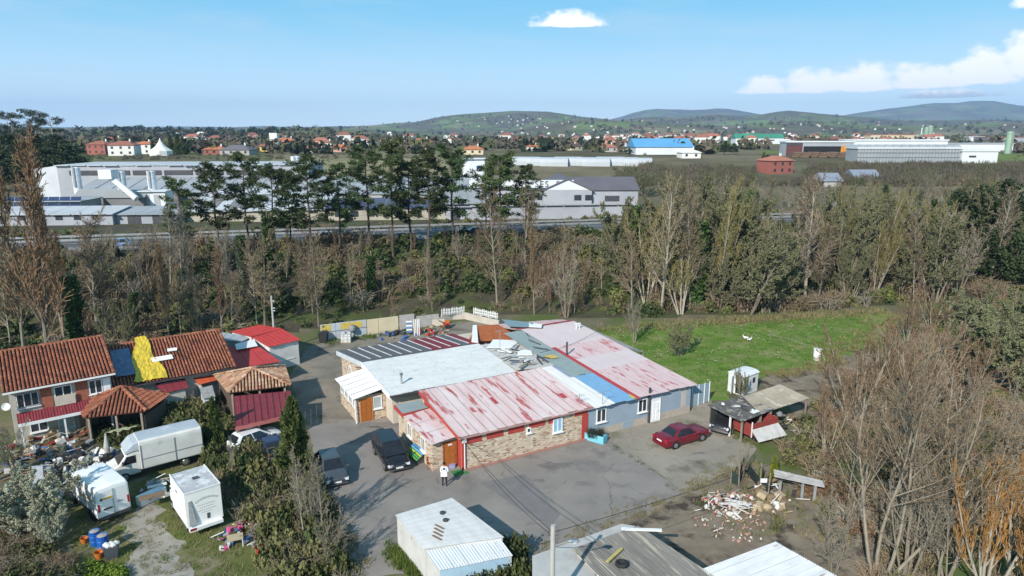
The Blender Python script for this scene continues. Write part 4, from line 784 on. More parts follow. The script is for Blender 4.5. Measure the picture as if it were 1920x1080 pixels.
def car(name, label, loc, ang, kind, paint, group=None):
    t = thing(name, label, 'car', loc, ang, group)
    K = dict(
        sedan=dict(L=4.74, W=.87, H=1.43, belt=.93, body=[(-2.36, .42, .74, .74), (-2.30, .30, .90, .82), (-2.1, .24, .975, .855), (-1.5, .22, .99, .87), (-.9, .2, .98, .87), (0, .2, .955, .87), (.75, .2, .945, .87), (1.3, .21, .915, .865), (1.95, .24, .86, .84), (2.22, .28, .80, .80), (2.36, .38, .70, .72)],
                   cab=(.92, .28, -.95, -1.62), wr=.60, wx=(-1.40, 1.42), r=.315),
        hatch=dict(L=4.2, W=.88, H=1.47, belt=.95, body=[(-2.08, .40, .85, .76), (-2.0, .28, 1.0, .85), (-1.6, .22, 1.0, .88), (-.8, .2, .99, .885), (0, .2, .97, .885), (.8, .2, .96, .88), (1.3, .21, .91, .87), (1.8, .24, .83, .83), (2.02, .28, .74, .78), (2.12, .36, .62, .66)],
                   cab=(1.15, .35, -1.45, -1.95), wr=.62, wx=(-1.28, 1.30), r=.32),
        mpv=dict(L=4.65, W=.91, H=1.73, belt=1.05, body=[(-2.30, .42, .95, .80), (-2.24, .30, 1.08, .88), (-1.9, .24, 1.10, .905), (-.9, .22, 1.09, .91), (0, .22, 1.07, .91), (.9, .22, 1.05, .905), (1.4, .23, .99, .895), (1.95, .26, .88, .86), (2.2, .3, .78, .80), (2.30, .38, .64, .70)],
                 cab=(1.45, .55, -2.0, -2.25), wr=.68, wx=(-1.40, 1.42), r=.325))[kind]
    loft(K['body'], SEC).build('body', paint, t, smooth=True)
    f0, f1, r1, r0 = K['cab']; b, H, w0, w1 = K['belt'] - .02, K['H'], K['W'] - .05, K['wr']
    # cabin with slightly domed roof
    st = []; cab = MB()
    lo = [(f0, w0 * .93, b), (f0 - .25, w0, b), (r0 + .25, w0, b), (r0, w0 * .93, b)]; hi = [(f1, w1 * .93, H - .05), (f1 - .2, w1, H - .015), (r1 + .2, w1, H - .015), (r1, w1 * .93, H - .06)]
    full_lo = lo + [(x, -y, z) for x, y, z in reversed(lo)]; full_hi = hi + [(x, -y, z) for x, y, z in reversed(hi)]
    n = 8; cen = [(f1 - .15, 0, H), (r1 + .15, 0, H)]
    cab.v = full_lo + full_hi + cen
    for i in range(n): cab.f.append((i, (i + 1) % n, n + (i + 1) % n, n + i)); cab.m.append(0)
    cab.f += [(n, n + 1, 16, n + 6, n + 7)[:5], (n + 1, n + 2, 17, 16), (n + 2, n + 3, n + 4, n + 5, 17), (n + 5, n + 6, 16, 17)]; cab.m += [0] * 4
    cabin = cab.build('cabin', paint, t, smooth=False); bv = cabin.modifiers.new('b', 'BEVEL'); bv.width = .07; bv.segments = 3; bv.limit_method = 'ANGLE'; bv.angle_limit = R(18)
    def pane(nm, q, ins=.1, off=.012, m=CARGLASS):
        q = [Vector(p) for p in q]; c = sum(q, Vector()) / 4; nn = (q[1] - q[0]).cross(q[3] - q[0]).normalized()
        if nn.dot(c - Vector((0, 0, .8))) < 0: nn = -nn
        q2 = []
        for p in q: d = c - p; q2.append(p + d * ins)
        MB().hexa([p - nn * .01 for p in q2], [p + nn * off for p in q2]).build(nm, m, cabin)
    pane('windscreen', [(f0, w0 * .93, b), (f0, -w0 * .93, b), (f1, -w1 * .93, H - .05), (f1, w1 * .93, H - .05)], .07)
    pane('rear_window', [(r0, -w0 * .93, b), (r0, w0 * .93, b), (r1, w1 * .93, H - .06), (r1, -w1 * .93, H - .06)], .11)
    nwin = 2 if kind != 'mpv' else 3
    for s in (1, -1):
        for i in range(nwin):
            a, c = i / nwin, (i + 1) / nwin
            B = lambda q: (f0 - .25 + (r0 + .5 - f0) * q, s * w0, b); T = lambda q: (f1 - .2 + (r1 + .4 - f1) * q, s * w1, H - .015)
            pane('side_window', [B(a), B(c), T(c), T(a)], .09)
        MB().ob((f0 - .15, s * (w0 + .14), b + .05), (.12, .2, .14)).build('mirror', paint, t)
        fx = K['body'][-2][0]; zf = K['body'][-2][2] - .16
        MB().ob((fx - .0, s * K['W'] * .68, zf), (.24, .36, .15), s * -.28).build('headlight', HEADL, t)
        rx = K['body'][1][0]; MB().ob((rx - .01, s * K['W'] * .80, .78), (.10, .22, .2)).build('tail_light', TAILL, t)
        for q in (-.35, .55): MB().ob((q, s * (K['W'] + .008), b - .12), (.16, .02, .03)).build('door_handle', DARK, t)
    wheels(t, K['wx'], K['W'] - .10, K['r'])
    for x in K['wx']:
        for s in (1, -1): MB().limb([(x, s * (K['W'] - .3), K['r'] + .02), (x, s * (K['W'] + .006), K['r'] + .02)], [K['r'] + .07] * 2, 18, 0, True).build('wheel_arch', BLACK, t)
    plate(t, K['body'][-1][0] + .012, .38); plate(t, K['body'][0][0] - .012, .62)
    MB().box(K['body'][-2][0] - .02, K['body'][-1][0] + .006, -.45, .45, .50, .62).build('grille', DARK, t)
    MB().box(K['body'][-1][0] - .12, K['body'][-1][0] + .03, -K['W'] * .8, K['W'] * .8, .24, .38).build('bumper', paint if kind != 'mpv' else DARK, t)
    MB().box(K['body'][0][0] - .05, K['body'][0][0] + .12, -K['W'] * .85, K['W'] * .85, .30, .50).build('bumper', paint, t)
    return t
def heading(a, b): d = P(*b) - P(*a); return math.atan2(d.y, d.x)
def paint(name, c, r=.22): return mat(name, c, tuple(q * .9 for q in c), rough=r, spec=.6)
a, b = P(1266, 841), P(1313, 827); ang = heading((1266, 841), (1313, 827)); mid = (a + b) / 2 + Vector((-math.sin(ang), math.cos(ang), 0)) * .72
car('parked_car', 'dark red saloon car parked alone on the concrete yard', mid, ang, 'sedan', paint('dark_red_paint', (.15, .008, .018)))
car('parked_car', 'black people carrier facing the camera beside the stone-clad annex', P(733, 862), heading((712, 826), (749, 880)), 'mpv', paint('black_paint', (.012, .012, .015)))
car('parked_car', 'dark grey hatchback behind the bare saplings of the hedge', P(622, 890), heading((605, 850), (632, 905)), 'hatch', paint('graphite_paint', (.055, .065, .075)))
car('parked_car', 'dark blue car almost hidden between carport and columnar conifer', P(512, 858), heading((492, 822), (520, 875)), 'sedan', paint('navy_paint', (.02, .03, .07)))
car('parked_car', 'white car standing in the shade under the maroon carport', P(478, 836), heading((478, 836), (535, 815)), 'hatch', paint('white_car_paint', (.7, .7, .7)))
oc = car('old_car', 'old black car with chrome bumper under the ramshackle carport', P(1366, 798), heading((1392, 772), (1350, 810)), 'sedan', paint('worn_black_paint', (.02, .02, .022), .4))
MB().box(2.36, 2.46, -.8, .8, .36, .5).build('chrome_bumper', CHROME, oc)
for s in (-1, 1):
    for q in (.5, .72): MB().limb([(2.24, s * q, .66), (2.34, s * q, .66)], [.11, .10], 12, 0, True).build('headlight', HEADL, oc)
for k, (px, py, dx, nm, c, kd) in enumerate(((275, 449, -1, 'blue-grey hatchback driving on the embankment road at the left', (.16, .24, .36), 'hatch'), (905, 412, 1, 'dark car driving on the embankment road near the pines', (.05, .06, .07), 'sedan'), (640, 432, -1, 'pale silver car driving on the embankment road behind the pine trunks', (.45, .46, .47), 'hatch'))):
    x = P(px, py, 6.44).x; car('road_car', nm, (x, roadY(x) - 2.3, 6.45), math.atan(.25) + (math.pi if dx < 0 else 0), kd, paint('road_car_paint%s' % 'abc'[k], c))
# --- panel van
VANW = mat('van_white_paint', (.80, .80, .79), (.74, .74, .73), sc=.8, rough=.3, spec=.5)
a, b = P(186, 984), P(131, 934); ang = heading((186, 984), (131, 934)); mid = (a + b) / 2 + Vector((math.sin(ang), -math.cos(ang), 0)) * .92
t = thing('panel_van', 'white high-roof panel van with yellow stripe and rear doors towards the camera', 'van', mid, ang)
loft([(-2.72, .48, 2.15, .88), (-2.68, .40, 2.34, .96), (-2.4, .36, 2.42, .99), (-1, .35, 2.45, 1.0), (.6, .35, 2.44, 1.0), (1.1, .35, 2.40, .99), (1.35, .35, 2.25, .97), (1.9, .35, 1.52, .95), (2.05, .36, 1.36, .94), (2.5, .38, 1.16, .88), (2.72, .45, .95, .78)], BOX).build('body', VANW, t, smooth=False)
MB().hexa([(1.93, .80, 1.52), (1.93, -.80, 1.52), (1.41, -.78, 2.18), (1.41, .78, 2.18)], [(1.97, .80, 1.53), (1.97, -.80, 1.53), (1.45, -.78, 2.19), (1.45, .78, 2.19)]).build('windscreen', CARGLASS, t)
for s in (1, -1):
    MB().hexa([(.85, s * .965, 1.35), (1.72, s * .955, 1.35), (1.32, s * .955, 1.98), (.85, s * .965, 1.98)], [(.85, s * 1.01, 1.35), (1.72, s * .995, 1.35), (1.32, s * .99, 1.98), (.85, s * 1.005, 1.98)]).build('cab_window', CARGLASS, t)
    MB().ob((1.55, s * 1.14, 1.42), (.12, .2, .34)).build('mirror', DARK, t); MB().box(-2.74, -2.6, s * .86 - .06, s * .86 + .06, .9, 1.4).build('tail_light', TAILL, t)
    MB().box(-2.3, 1.9, s * 1.005 - .008, s * 1.005 + .008, .50, .66).build('side_moulding', DARK, t); MB().ob((2.6, s * .66, .86), (.22, .3, .22)).build('headlight', HEADL, t)
    for x in (-1.35, -.2, .75): MB().box(x - .008, x + .008, s * 1.0 - .012, s * 1.0 + .012, .68, 2.2).build('door_seam', mat('panel_gap', (.3, .3, .3)), t)
YEL = mat('yellow_decal', (.70, .42, .03), rough=.4); LOGO = mat('dark_decal', (.10, .10, .11), rough=.4)
MB().box(-2.1, -.6, 1.002, 1.016, 1.42, 1.52).build('stripe', YEL, t); MB().limb([(-.2, 1.0, 1.82), (-.2, 1.016, 1.82)], [.17, .17], 16, 0, True).build('logo', LOGO, t); MB().limb([(-.2, 1.014, 1.82), (-.2, 1.024, 1.82)], [.11, .11], 16, 0, True).build('logo', VANW, t)
for q in range(7): MB().box(-2.0 + q * .17, -1.9 + q * .17, 1.002, 1.014, 1.60, 1.70).build('lettering', mat('grey_decal', (.42, .42, .40)), t)
MB().box(-2.745, -2.69, .05, .55, 1.62, 1.74).build('stripe', YEL, t); MB().limb([(-2.69, .68, 1.68), (-2.745, .68, 1.68)], [.09, .09], 12, 0, True).build('logo', LOGO, t)
MB().box(-2.75, -2.70, .1, .62, .92, 1.03).build('number_plate', DARK, t); MB().box(-2.76, -2.66, -.012, .012, .55, 2.2).build('door_seam', MC['panel_gap'], t); MB().box(-2.82, -2.6, -.92, .92, .34, .52).build('bumper', DARK, t)
MB().ob((-2.72, -.35, 1.2), (.06, .3, .03)).build('handle', DARK, t)
wheels(t, (-1.65, 1.75), .88, .34); 
for x in (-1.65, 1.75):
    for s in (1, -1): MB().limb([(x, s * .7, .36), (x, s * 1.012, .36)], [.42] * 2, 18, 0, True).build('wheel_arch', BLACK, t)
# --- old box truck
a, b = P(330, 890), P(222, 908); ang = heading((338, 880), (222, 912)); mid = (P(338, 880) + P(222, 912)) / 2 + Vector((math.sin(ang), -math.cos(ang), 0)) * .95 + Vector((.2, .5, 0))
t = thing('box_truck', 'old white box truck with rounded cargo body half swallowed by the hedge', 'truck', mid, ang)
OLDT = mat('weathered_truck_white', (.64, .63, .59), (.52, .51, .47), sc=.8, c3=(.40, .40, .37), t3=.64, sc3=.9, rough=.6); TROOF = mat('dull_truck_roof', (.40, .44, .47), (.34, .38, .41), sc=1, c3=(.5, .53, .55), t3=.58, rough=.5)
loft([(-3.3, .72, 2.75, 1.0), (-3.25, .70, 2.82, 1.04), (.85, .70, 2.86, 1.05), (.9, .72, 2.84, 1.03)], [(0, 0), (.98, 0), (1, .03), (1, .84), (.97, .93), (.85, .985), (0, 1.0)]).build('cargo_box', OLDT, t)
loft([(-3.26, 2.72, 2.83, .9), (.86, 2.74, 2.875, .92)], [(0, 0), (1, .0), (.95, .7), (.6, 1), (0, 1.05)]).build('box_roof', TROOF, t)
for x in (-1.4, .82): MB().box(x - .03, x + .03, 1.052, 1.075, .72, 2.5).build('strap_rail', GALV, t)
MB().box(-3.2, .8, 1.051, 1.07, 1.42, 1.47).build('rub_rail', GALV, t)
loft([(.92, .45, 2.1, .92), (1.35, .42, 2.12, .92), (1.75, .42, 1.95, .91), (2.25, .42, 1.32, .90), (2.7, .45, 1.12, .86), (2.85, .5, .95, .8)], BOX).build('cab', OLDT, t)
loft([(.86, 2.12, 2.80, .98), (1.25, 2.14, 2.70, .95), (1.75, 2.0, 2.22, .9)], BOX).build('wind_deflector', TROOF, t)
MB().hexa([(2.22, .76, 1.36), (2.22, -.76, 1.36), (1.80, -.74, 1.9), (1.80, .74, 1.9)], [(2.27, .76, 1.38), (2.27, -.76, 1.38), (1.85, -.74, 1.92), (1.85, .74, 1.92)]).build('windscreen', CARGLASS, t)
for s in (1, -1):
    MB().hexa([(1.15, s * .90, 1.28), (2.05, s * .88, 1.28), (1.72, s * .88, 1.85), (1.15, s * .90, 1.85)], [(1.15, s * .93, 1.28), (2.05, s * .915, 1.28), (1.72, s * .905, 1.85), (1.15, s * .925, 1.85)]).build('cab_window', CARGLASS, t); MB().ob((2.74, s * .62, .86), (.2, .26, .2)).build('headlight', HEADL, t); MB().ob((2.0, s * 1.06, 1.45), (.1, .18, .28)).build('mirror', DARK, t)
MB().box(-3.2, 2.5, -.5, .5, .42, .68).build('chassis', DARK, t); MB().box(2.72, 2.95, -.85, .85, .38, .58).build('bumper', DARK, t); wheels(t, (-2.0, 1.95), .84, .34)
# --- white catering truck
a, b = P(356, 1008), P(321, 955); ang = heading((356, 1008), (321, 955)); mid = (P(356, 1008) + P(321, 955)) / 2 + Vector((math.sin(ang), -math.cos(ang), 0)) * 1.0
t = thing('catering_truck', 'white box-bodied catering truck with faded lettering on its rear panel', 'truck', mid, ang)
CATW = mat('catering_white', (.80, .79, .76), (.73, .72, .69), sc=.8, rough=.5); CROOF = mat('scuffed_truck_roof', (.45, .45, .45), (.35, .35, .35), sc=1.4, c3=(.62, .62, .62), t3=.56, sc3=1.2, rough=.6)
MB().box(-2.05, 1.15, -1.05, 1.05, .62, 2.86).build('cargo_box', CATW, t); MB().box(-2.0, 1.1, -1.0, 1.0, 2.86, 2.885).build('box_roof', CROOF, t)
for q in ((-2.07, 1.17, 1.02, 1.07), (-2.07, 1.17, -1.07, -1.02)): MB().box(q[0], q[1], q[2], q[3], 2.84, 2.92).build('edge_rail', WHITE, t)
MB().box(-2.08, -2.03, -1.02, 1.02, 2.84, 2.92).build('edge_rail', WHITE, t); MB().box(-.55, -.25, -.25, .1, 2.885, 2.95).build('roof_vent', DARK, t)
loft([(1.16, .5, 1.98, .92), (1.6, .48, 1.98, .91), (2.15, .48, 1.34, .90), (2.7, .5, 1.12, .84), (2.85, .52, .95, .78)], BOX).build('cab', CATW, t)
MB().hexa([(2.12, .76, 1.38), (2.12, -.76, 1.38), (1.66, -.74, 1.92), (1.66, .74, 1.92)], [(2.17, .76, 1.40), (2.17, -.76, 1.40), (1.71, -.74, 1.94), (1.71, .74, 1.94)]).build('windscreen', CARGLASS, t)
for s in (1, -1): MB().hexa([(1.25, s * .90, 1.3), (1.98, s * .88, 1.3), (1.62, s * .88, 1.85), (1.25, s * .90, 1.85)], [(1.25, s * .93, 1.3), (1.98, s * .915, 1.3), (1.62, s * .905, 1.85), (1.25, s * .925, 1.85)]).build('cab_window', CARGLASS, t)
MB().box(-2.35, -2.05, -.95, 1.0, .42, .62).build('rear_step', WHITE, t); MB().box(-2.36, -2.3, .62, .98, .5, .62).build('tail_light', TAILL, t)
MB().box(-2.075, -2.052, -.28, -.12, .85, 1.2).build('vent', DARK, t); MB().ob((-.2, 1.06, 2.3), (.3, .02, .1)).build('vent', DARK, t)
LET = mat('faded_grey_lettering', (.50, .52, .50), rough=.6)
for q in range(11):
    a2 = (q - 5) / 5; MB().ob((-2.056, -.18 - a2 * .62, 2.28 - .16 * a2 * a2), (.012, .085, .12), 0, a2 * .4).build('lettering', LET, t)
for zz, n0 in ((1.86, 9), (1.68, 7), (1.50, 9), (1.34, 5)):
    for q in range(n0): MB().ob((-2.056, -.18 - (q - n0 / 2) * .12, zz), (.012, .07, .05)).build('lettering', LET, t)
MB().hexa([(-2.07, .98, .75), (-2.07, .45, .75), (-2.07, .72, 2.35), (-2.07, .9, 2.35)], [(-2.22, .96, .72), (-2.18, .5, .78), (-2.1, .74, 2.33), (-2.12, .88, 2.33)]).build('rolled_canvas', mat('grey_canvas', (.30, .31, .30), (.45, .45, .44), sc=5), t)
wheels(t, (-1.25, 1.95), .86, .33); MB().box(-2.0, 2.4, -.6, .6, .4, .61).build('chassis', DARK, t)
# ------------------------------------------------------------------ person, animals
def skin_mesh(name, pts, edges, rad, sub=2, root=0):
    me = bpy.data.meshes.new(name); me.from_pydata(pts, edges, []); o = bpy.data.objects.new(name, me); COL.objects.link(o)
    md = o.modifiers.new('s', 'SKIN'); md.use_smooth_shade = True
    for i, r in enumerate(rad): me.skin_vertices[0].data[i].radius = (r, r) if not isinstance(r, tuple) else r
    me.skin_vertices[0].data[root].use_root = True
    s = o.modifiers.new('d', 'SUBSURF'); s.levels = s.render_levels = sub
    dg = bpy.context.evaluated_depsgraph_get(); m2 = bpy.data.meshes.new_from_object(o.evaluated_get(dg)); bpy.data.objects.remove(o); m2.name = name; return m2
pl = P(834, 911); t = thing('person', 'person in white jacket and black trousers holding something pale on the asphalt', 'person', pl, R(-8))
pts = [(0, 0, .95), (0, .0, 1.12), (0, .01, 1.32), (0, 0, 1.46), (0, -.01, 1.54), (0, -.02, 1.62), (0, -.025, 1.72),
       (.10, 0, .90), (.12, -.02, .50), (.13, .02, .10), (.14, -.13, .04), (-.10, 0, .90), (-.13, .0, .50), (-.15, .03, .10), (-.17, -.12, .04),
       (.19, 0, 1.42), (.27, -.03, 1.15), (.14, -.26, 1.10), (.07, -.32, 1.12), (-.19, 0, 1.42), (-.27, -.03, 1.15), (-.14, -.26, 1.10), (-.07, -.32, 1.12)]
ed = [(0, 1), (1, 2), (2, 3), (3, 4), (4, 5), (5, 6), (0, 7), (7, 8), (8, 9), (9, 10), (0, 11), (11, 12), (12, 13), (13, 14), (3, 15), (15, 16), (16, 17), (17, 18), (3, 19), (19, 20), (20, 21), (21, 22)]
rad = [(.17, .12), (.165, .12), (.19, .13), (.13, .10), .055, (.085, .095), (.08, .09), .095, .07, .048, .04, .095, .07, .048, .04, .075, .058, .045, .04, .075, .058, .045, .04]
k = len(pts)
for s, w in ((1, 18), (-1, 22)):
    bx, by, bz = pts[w]
    for q, (dz, L) in enumerate(((.03, .06), (.012, .075), (-.006, .07), (-.024, .055))):
        i0 = len(pts); pts += [(bx - s * .02, by - .035, bz + dz), (bx - s * .02 - s * L * .5, by - .06, bz + dz - .01)]; ed += [(w, i0), (i0, i0 + 1)]; rad += [.010, .008]
    i0 = len(pts); pts += [(bx - s * .01, by - .02, bz + .05)]; ed += [(w, i0)]; rad += [.010]
me = skin_mesh('body', pts, ed, rad, 2)
SKIN = mat('skin', (.45, .27, .19), (.4, .23, .16), rough=.6); JACK = mat('white_jacket', (.70, .72, .76), (.6, .62, .66), sc=6, rough=.85); TROU = mat('black_trousers', (.018, .018, .022), (.03, .03, .035), rough=.9); HAIR = mat('dark_hair', (.015, .012, .010), rough=.7); SHOE = mat('pale_shoes', (.35, .34, .33))
for m in (SKIN, JACK, TROU, SHOE): me.materials.append(m)
for p in me.polygons:
    c = p.center; p.material_index = 0 if (c.z > 1.50 or (c.y < -.29 and c.z > .9)) else (1 if c.z > .93 else (2 if c.z > .07 else 3))
link('body', me, t)
mb = MB(); mb.lathe([(.02, .16), (.075, .145), (.105, .09), (.112, .03), (.10, -.02)], (0, -.01, 1.66), 14); mb.build('hair', HAIR, t, smooth=True)
MB().ob((0, -.115, 1.655), (.03, .03, .035)).build('nose', SKIN, t)
for s in (-1, 1): MB().ob((s * .035, -.108, 1.68), (.022, .012, .012)).build('eye', HAIR, t); MB().ob((s * .095, -.01, 1.66), (.02, .035, .055)).build('ear', SKIN, t)
MB().ob((0, -.108, 1.605), (.045, .012, .010)).build('mouth', mat('lips', (.35, .14, .11)), t)
MB().ob((0, -.06, 1.36), (.13, .14, .16), 0, .2).build('black_scarf', TROU, t)
o = MB().hexa([(-.24, -.10, -.16), (.24, -.10, -.16), (.22, .06, .16), (-.22, .06, .16)], [(-.22, -.14, -.13), (.22, -.14, -.13), (.20, .0, .18), (-.20, .0, .18)]).build('carried_bag', mat('pale_bag', (.74, .76, .80), (.66, .68, .72), rough=.5), None, pl + Vector((0, -.30, 1.07))); tag(o, 'pale blue-white bag held in the arms of the standing person', 'bag')
# geese in the meadow
gm = skin_mesh('body', [(-.30, 0, .30), (-.12, 0, .30), (.10, 0, .31), (.22, 0, .38), (.27, 0, .55), (.30, 0, .62), (.38, 0, .61), (-.42, 0, .38), (.0, .06, .16), (.0, .06, .01), (.0, -.06, .16), (.0, -.06, .01)],
               [(0, 1), (1, 2), (2, 3), (3, 4), (4, 5), (5, 6), (0, 7), (2, 8), (8, 9), (2, 10), (10, 11)], [.10, .15, .14, .07, .04, .05, .02, .03, .025, .015, .025, .015], 1)
gm.materials.append(mat('goose_white', (.78, .78, .76), (.7, .7, .68)))
gm.materials.append(mat('beak_orange', (.6, .25, .04)))
for p in gm.polygons: p.material_index = 1 if (p.center.x > .33 or p.center.z < .15) else 0
for k, (px, py, a, s, l) in enumerate(((1397, 637, 2.6, .95, 'left one of the two white geese on the meadow'), (1406, 640, .4, .85, 'right one of the two white geese on the meadow'))):
    t = thing('goose', l, 'goose', P(px, py), a, 'geese on the meadow'); t.scale = (s, s, s); link('body', gm, t)
# ------------------------------------------------------------------ things in the yard
ang = heading((762, 838), (798, 868)); t = thing('painted_bench', 'bench of blue, green and yellow planks tipped against the stone annex', 'bench', P(779, 862), ang)
for i, c in enumerate(((.10, .30, .06), (.07, .33, .12), (.38, .46, .06), (.10, .36, .50), (.06, .22, .48))):
    MB().ob((0, -.30 + i * .15, .42 + i * .11), (1.9, .14, .04), 0, .5).build('plank', mat('bench_paint_%s' % 'abcde'[i], c, rough=.6), t)
for x in (-.75, .75): MB().ob((x, .1, .30), (.08, .5, .60)).build('leg', DARK, t)
t = thing('wooden_chair', 'small reddish wooden chair by the annex door', 'chair', P(806, 878), R(20)); BRW = mat('reddish_wood', (.22, .07, .03), (.16, .05, .02))
MB().box(-.2, .2, -.2, .2, .42, .46).build('seat', BRW, t); MB().box(-.2, .2, .17, .2, .5, .85).build('backrest', BRW, t)
for x in (-.17, .17):
    for y in (-.17, .17): MB().box(x - .02, x + .02, y - .02, y + .02, 0, .42).build('leg', BRW, t)
o = MB().box(-.55, .55, -.4, .4, 0, .03).build('doormat', mat('green_turf_mat', (.03, .16, .05), (.04, .2, .06), sc=20, rough=1), None, P(862, 886, .014), R(29)); tag(o, 'green mat in front of the annex door', 'mat')
o = MB().hexa([(-.2, -.15, 0), (.2, -.15, 0), (.2, .15, 0), (-.2, .15, 0)], [(-.23, -.18, .3), (.23, -.18, .3), (.23, .18, .3), (-.23, .18, .3)]).build('plastic_box', mat('lilac_plastic', (.30, .30, .48)), None, P(848, 878)); tag(o, 'lilac plastic box beside the green mat', 'box')
# turquoise planter
TURQ = mat('turquoise_paint', (.20, .52, .62), (.15, .44, .55), sc=2, rough=.6)
t = thing('planter', 'turquoise planter box with dark plants at the corner of the red pilaster', 'planter', P(1117, 826), R(-35))
MB().box(-.85, .85, -.35, -.29, 0, .62).box(-.85, .85, .29, .35, 0, .55).box(-.85, -.79, -.29, .29, 0, .6).box(.79, .85, -.29, .29, 0, .66).build('box', TURQ, t); MB().box(-.79, .79, -.29, .29, .1, .5).build('soil', DARK, t)
# stuff and junk helpers
def junk(name, label, loc, rad, n, cols, hmax, seed, sz=(.08, .5), cat='junk'):
    t = thing(name, label, cat, loc); rn = random.Random(seed)
    for i in range(n):
        r = rad * math.sqrt(rn.random()); a = rn.random() * 6.283; h = hmax * (1 - (r / rad) ** 1.5) * rn.random()
        s = [rn.uniform(*sz) for _ in range(3)]; k = rn.random(); m = rn.choice(cols)
        nm = 'board'
        mb = MB()
        if k < .4: mb.ob((0, 0, 0), (s[0] * 2, s[1] * .5, .04), rn.random() * 3.1, rn.uniform(-.5, .5), rn.uniform(-.5, .5))
        elif k < .7: mb.ob((0, 0, 0), s, rn.random() * 3.1, rn.uniform(-.4, .4), rn.uniform(-.4, .4)); nm = 'crate'
        elif k < .85: mb.limb([(-s[0] * 1.5, 0, 0), (s[0] * 1.5, s[1], s[2])], [.03, .03], 5, 0, True); nm = 'pipe'
        else:
            mb.lathe([(s[0] * .1, -s[0] * .4), (s[0] * .55, -s[0] * .2), (s[0] * .6, s[0] * .15), (s[0] * .35, s[0] * .4), (s[0] * .05, s[0] * .5)], n=7); nm = 'bag'
            mb.v = [(x + rn.uniform(-.05, .05), y + rn.uniform(-.05, .05), z + rn.uniform(-.04, .04)) for x, y, z in mb.v]
        mb.build(nm, m, t, (r * math.cos(a), r * math.sin(a), max(.06, h) + .05))
    return t
C_WHITE = mat('scrap_white', (.66, .65, .62), (.5, .49, .46)); C_GREY = mat('scrap_grey', (.25, .26, .27), (.17, .17, .18)); C_BRN = mat('scrap_brown', (.22, .15, .09), (.15, .1, .06)); C_TAN = mat('scrap_tan', (.45, .36, .24), (.36, .28, .18))
C_BLUE = mat('scrap_blue', (.05, .13, .34), (.04, .1, .26)); C_RED = mat('scrap_red', (.42, .05, .04), (.33, .04, .03)); C_ORG = mat('scrap_orange', (.55, .16, .03), (.45, .12, .02)); C_PNK = mat('scrap_pink', (.5, .08, .2)); C_BLK = mat('scrap_black', (.03, .03, .032)); C_BRICKS = mat('scrap_brick', (.40, .19, .13), (.48, .34, .28))
junk('junk_heap', 'heap of boards and scrap in front of the two-storey house', P(112, 828), 3.2, 95, [C_WHITE, C_TAN, C_BRN, C_RED, C_GREY, C_TAN], .9, 1, (.1, .7))
junk('junk_heap', 'dark heap of scrap behind the white panel van', P(140, 880), 3.0, 120, [C_BLK, C_GREY, C_BLK, C_WHITE, C_BRN, C_GREY], 1.0, 2, (.1, .55))
junk('junk_heap', 'scrap with pale sheets beside the cab of the box truck', P(185, 868), 2.0, 60, [C_WHITE, C_GREY, C_BLUE, C_WHITE, C_BLK], 1.1, 3, (.1, .6))
junk('junk_heap', 'heap of household rubbish and bags right of the catering truck', P(458, 1006), 1.6, 60, [C_WHITE, C_WHITE, C_GREY, C_PNK, C_BLUE, C_BRN, C_GREY], .8, 4, (.08, .35))
junk('rubble_heap', 'rubble heap with white laths, bricks and red scraps on the bare dirt', P(1372, 950), 1.9, 110, [C_WHITE, C_WHITE, C_BRICKS, C_BRICKS, C_TAN, C_RED, C_GREY, C_WHITE], .7, 5, (.06, .30), 'rubble')
junk('rubble_heap', 'scatter of broken bricks below the main rubble heap', P(1365, 982), 2.3, 110, [C_BRICKS, C_WHITE, C_BRICKS, C_BRN], .15, 6, (.04, .14), 'rubble')
junk('junk_heap', 'scrap piled under the lean-to beside the red trailer', P(1470, 800), 1.8, 34, [C_BRN, C_TAN, C_GREY, C_BLK, C_WHITE], 1.2, 7, (.1, .5))
junk('junk_heap', 'blue tarpaulin bundle and scrap at the foot of the back fence', P(745, 632), 2.4, 30, [C_BLUE, C_BLUE, C_BLK, C_GREY], .5, 8, (.15, .6))
junk('junk_heap', 'scrap wood and metal right of the striped rack in the back yard', P(812, 624), 2.0, 30, [C_BRN, C_GREY, C_TAN, C_RED], .7, 9, (.1, .4))
junk('junk_heap', 'white sacks piled at the nose of the catering truck', P(302, 922), 1.3, 20, [C_WHITE, C_WHITE, C_TAN, C_GREY], .9, 10, (.2, .6))
junk('junk_heap', 'white sacks piled behind the bonnet of the panel van', P(108, 930), .9, 14, [C_WHITE, C_WHITE, C_GREY], .7, 11, (.2, .5))
junk('junk_heap', 'litter and old sheeting under the collapsed white roof boards', P(1462, 915), 2.0, 40, [C_GREY, C_WHITE, C_BLK, C_BRN], .7, 13, (.1, .45))
junk('junk_heap', 'scrap and boards lying between the tube racks and the house', P(75, 870), 2.6, 80, [C_BRN, C_TAN, C_GREY, C_BLK, C_WHITE, C_BLUE], .8, 15, (.1, .5))
junk('junk_heap', 'tan planks and sheets scattered right of the rubble heap', P(1432, 945), 1.7, 40, [C_TAN, C_TAN, C_BRN, C_WHITE], .3, 16, (.2, .6))
# long white laths on the rubble
t = thing('lath_bundle', 'bundle of long white laths fanned over the rubble heap', 'laths', P(1378, 952, .5)); rn = random.Random(3)
for i in range(16): MB().ob((rn.uniform(-.5, .5), rn.uniform(-.4, .4), .1 + rn.random() * .35), (rn.uniform(.7, 1.6), .07, .035), rn.uniform(-.9, .1), 0, rn.uniform(-.2, .2)).build('lath', C_WHITE, t)
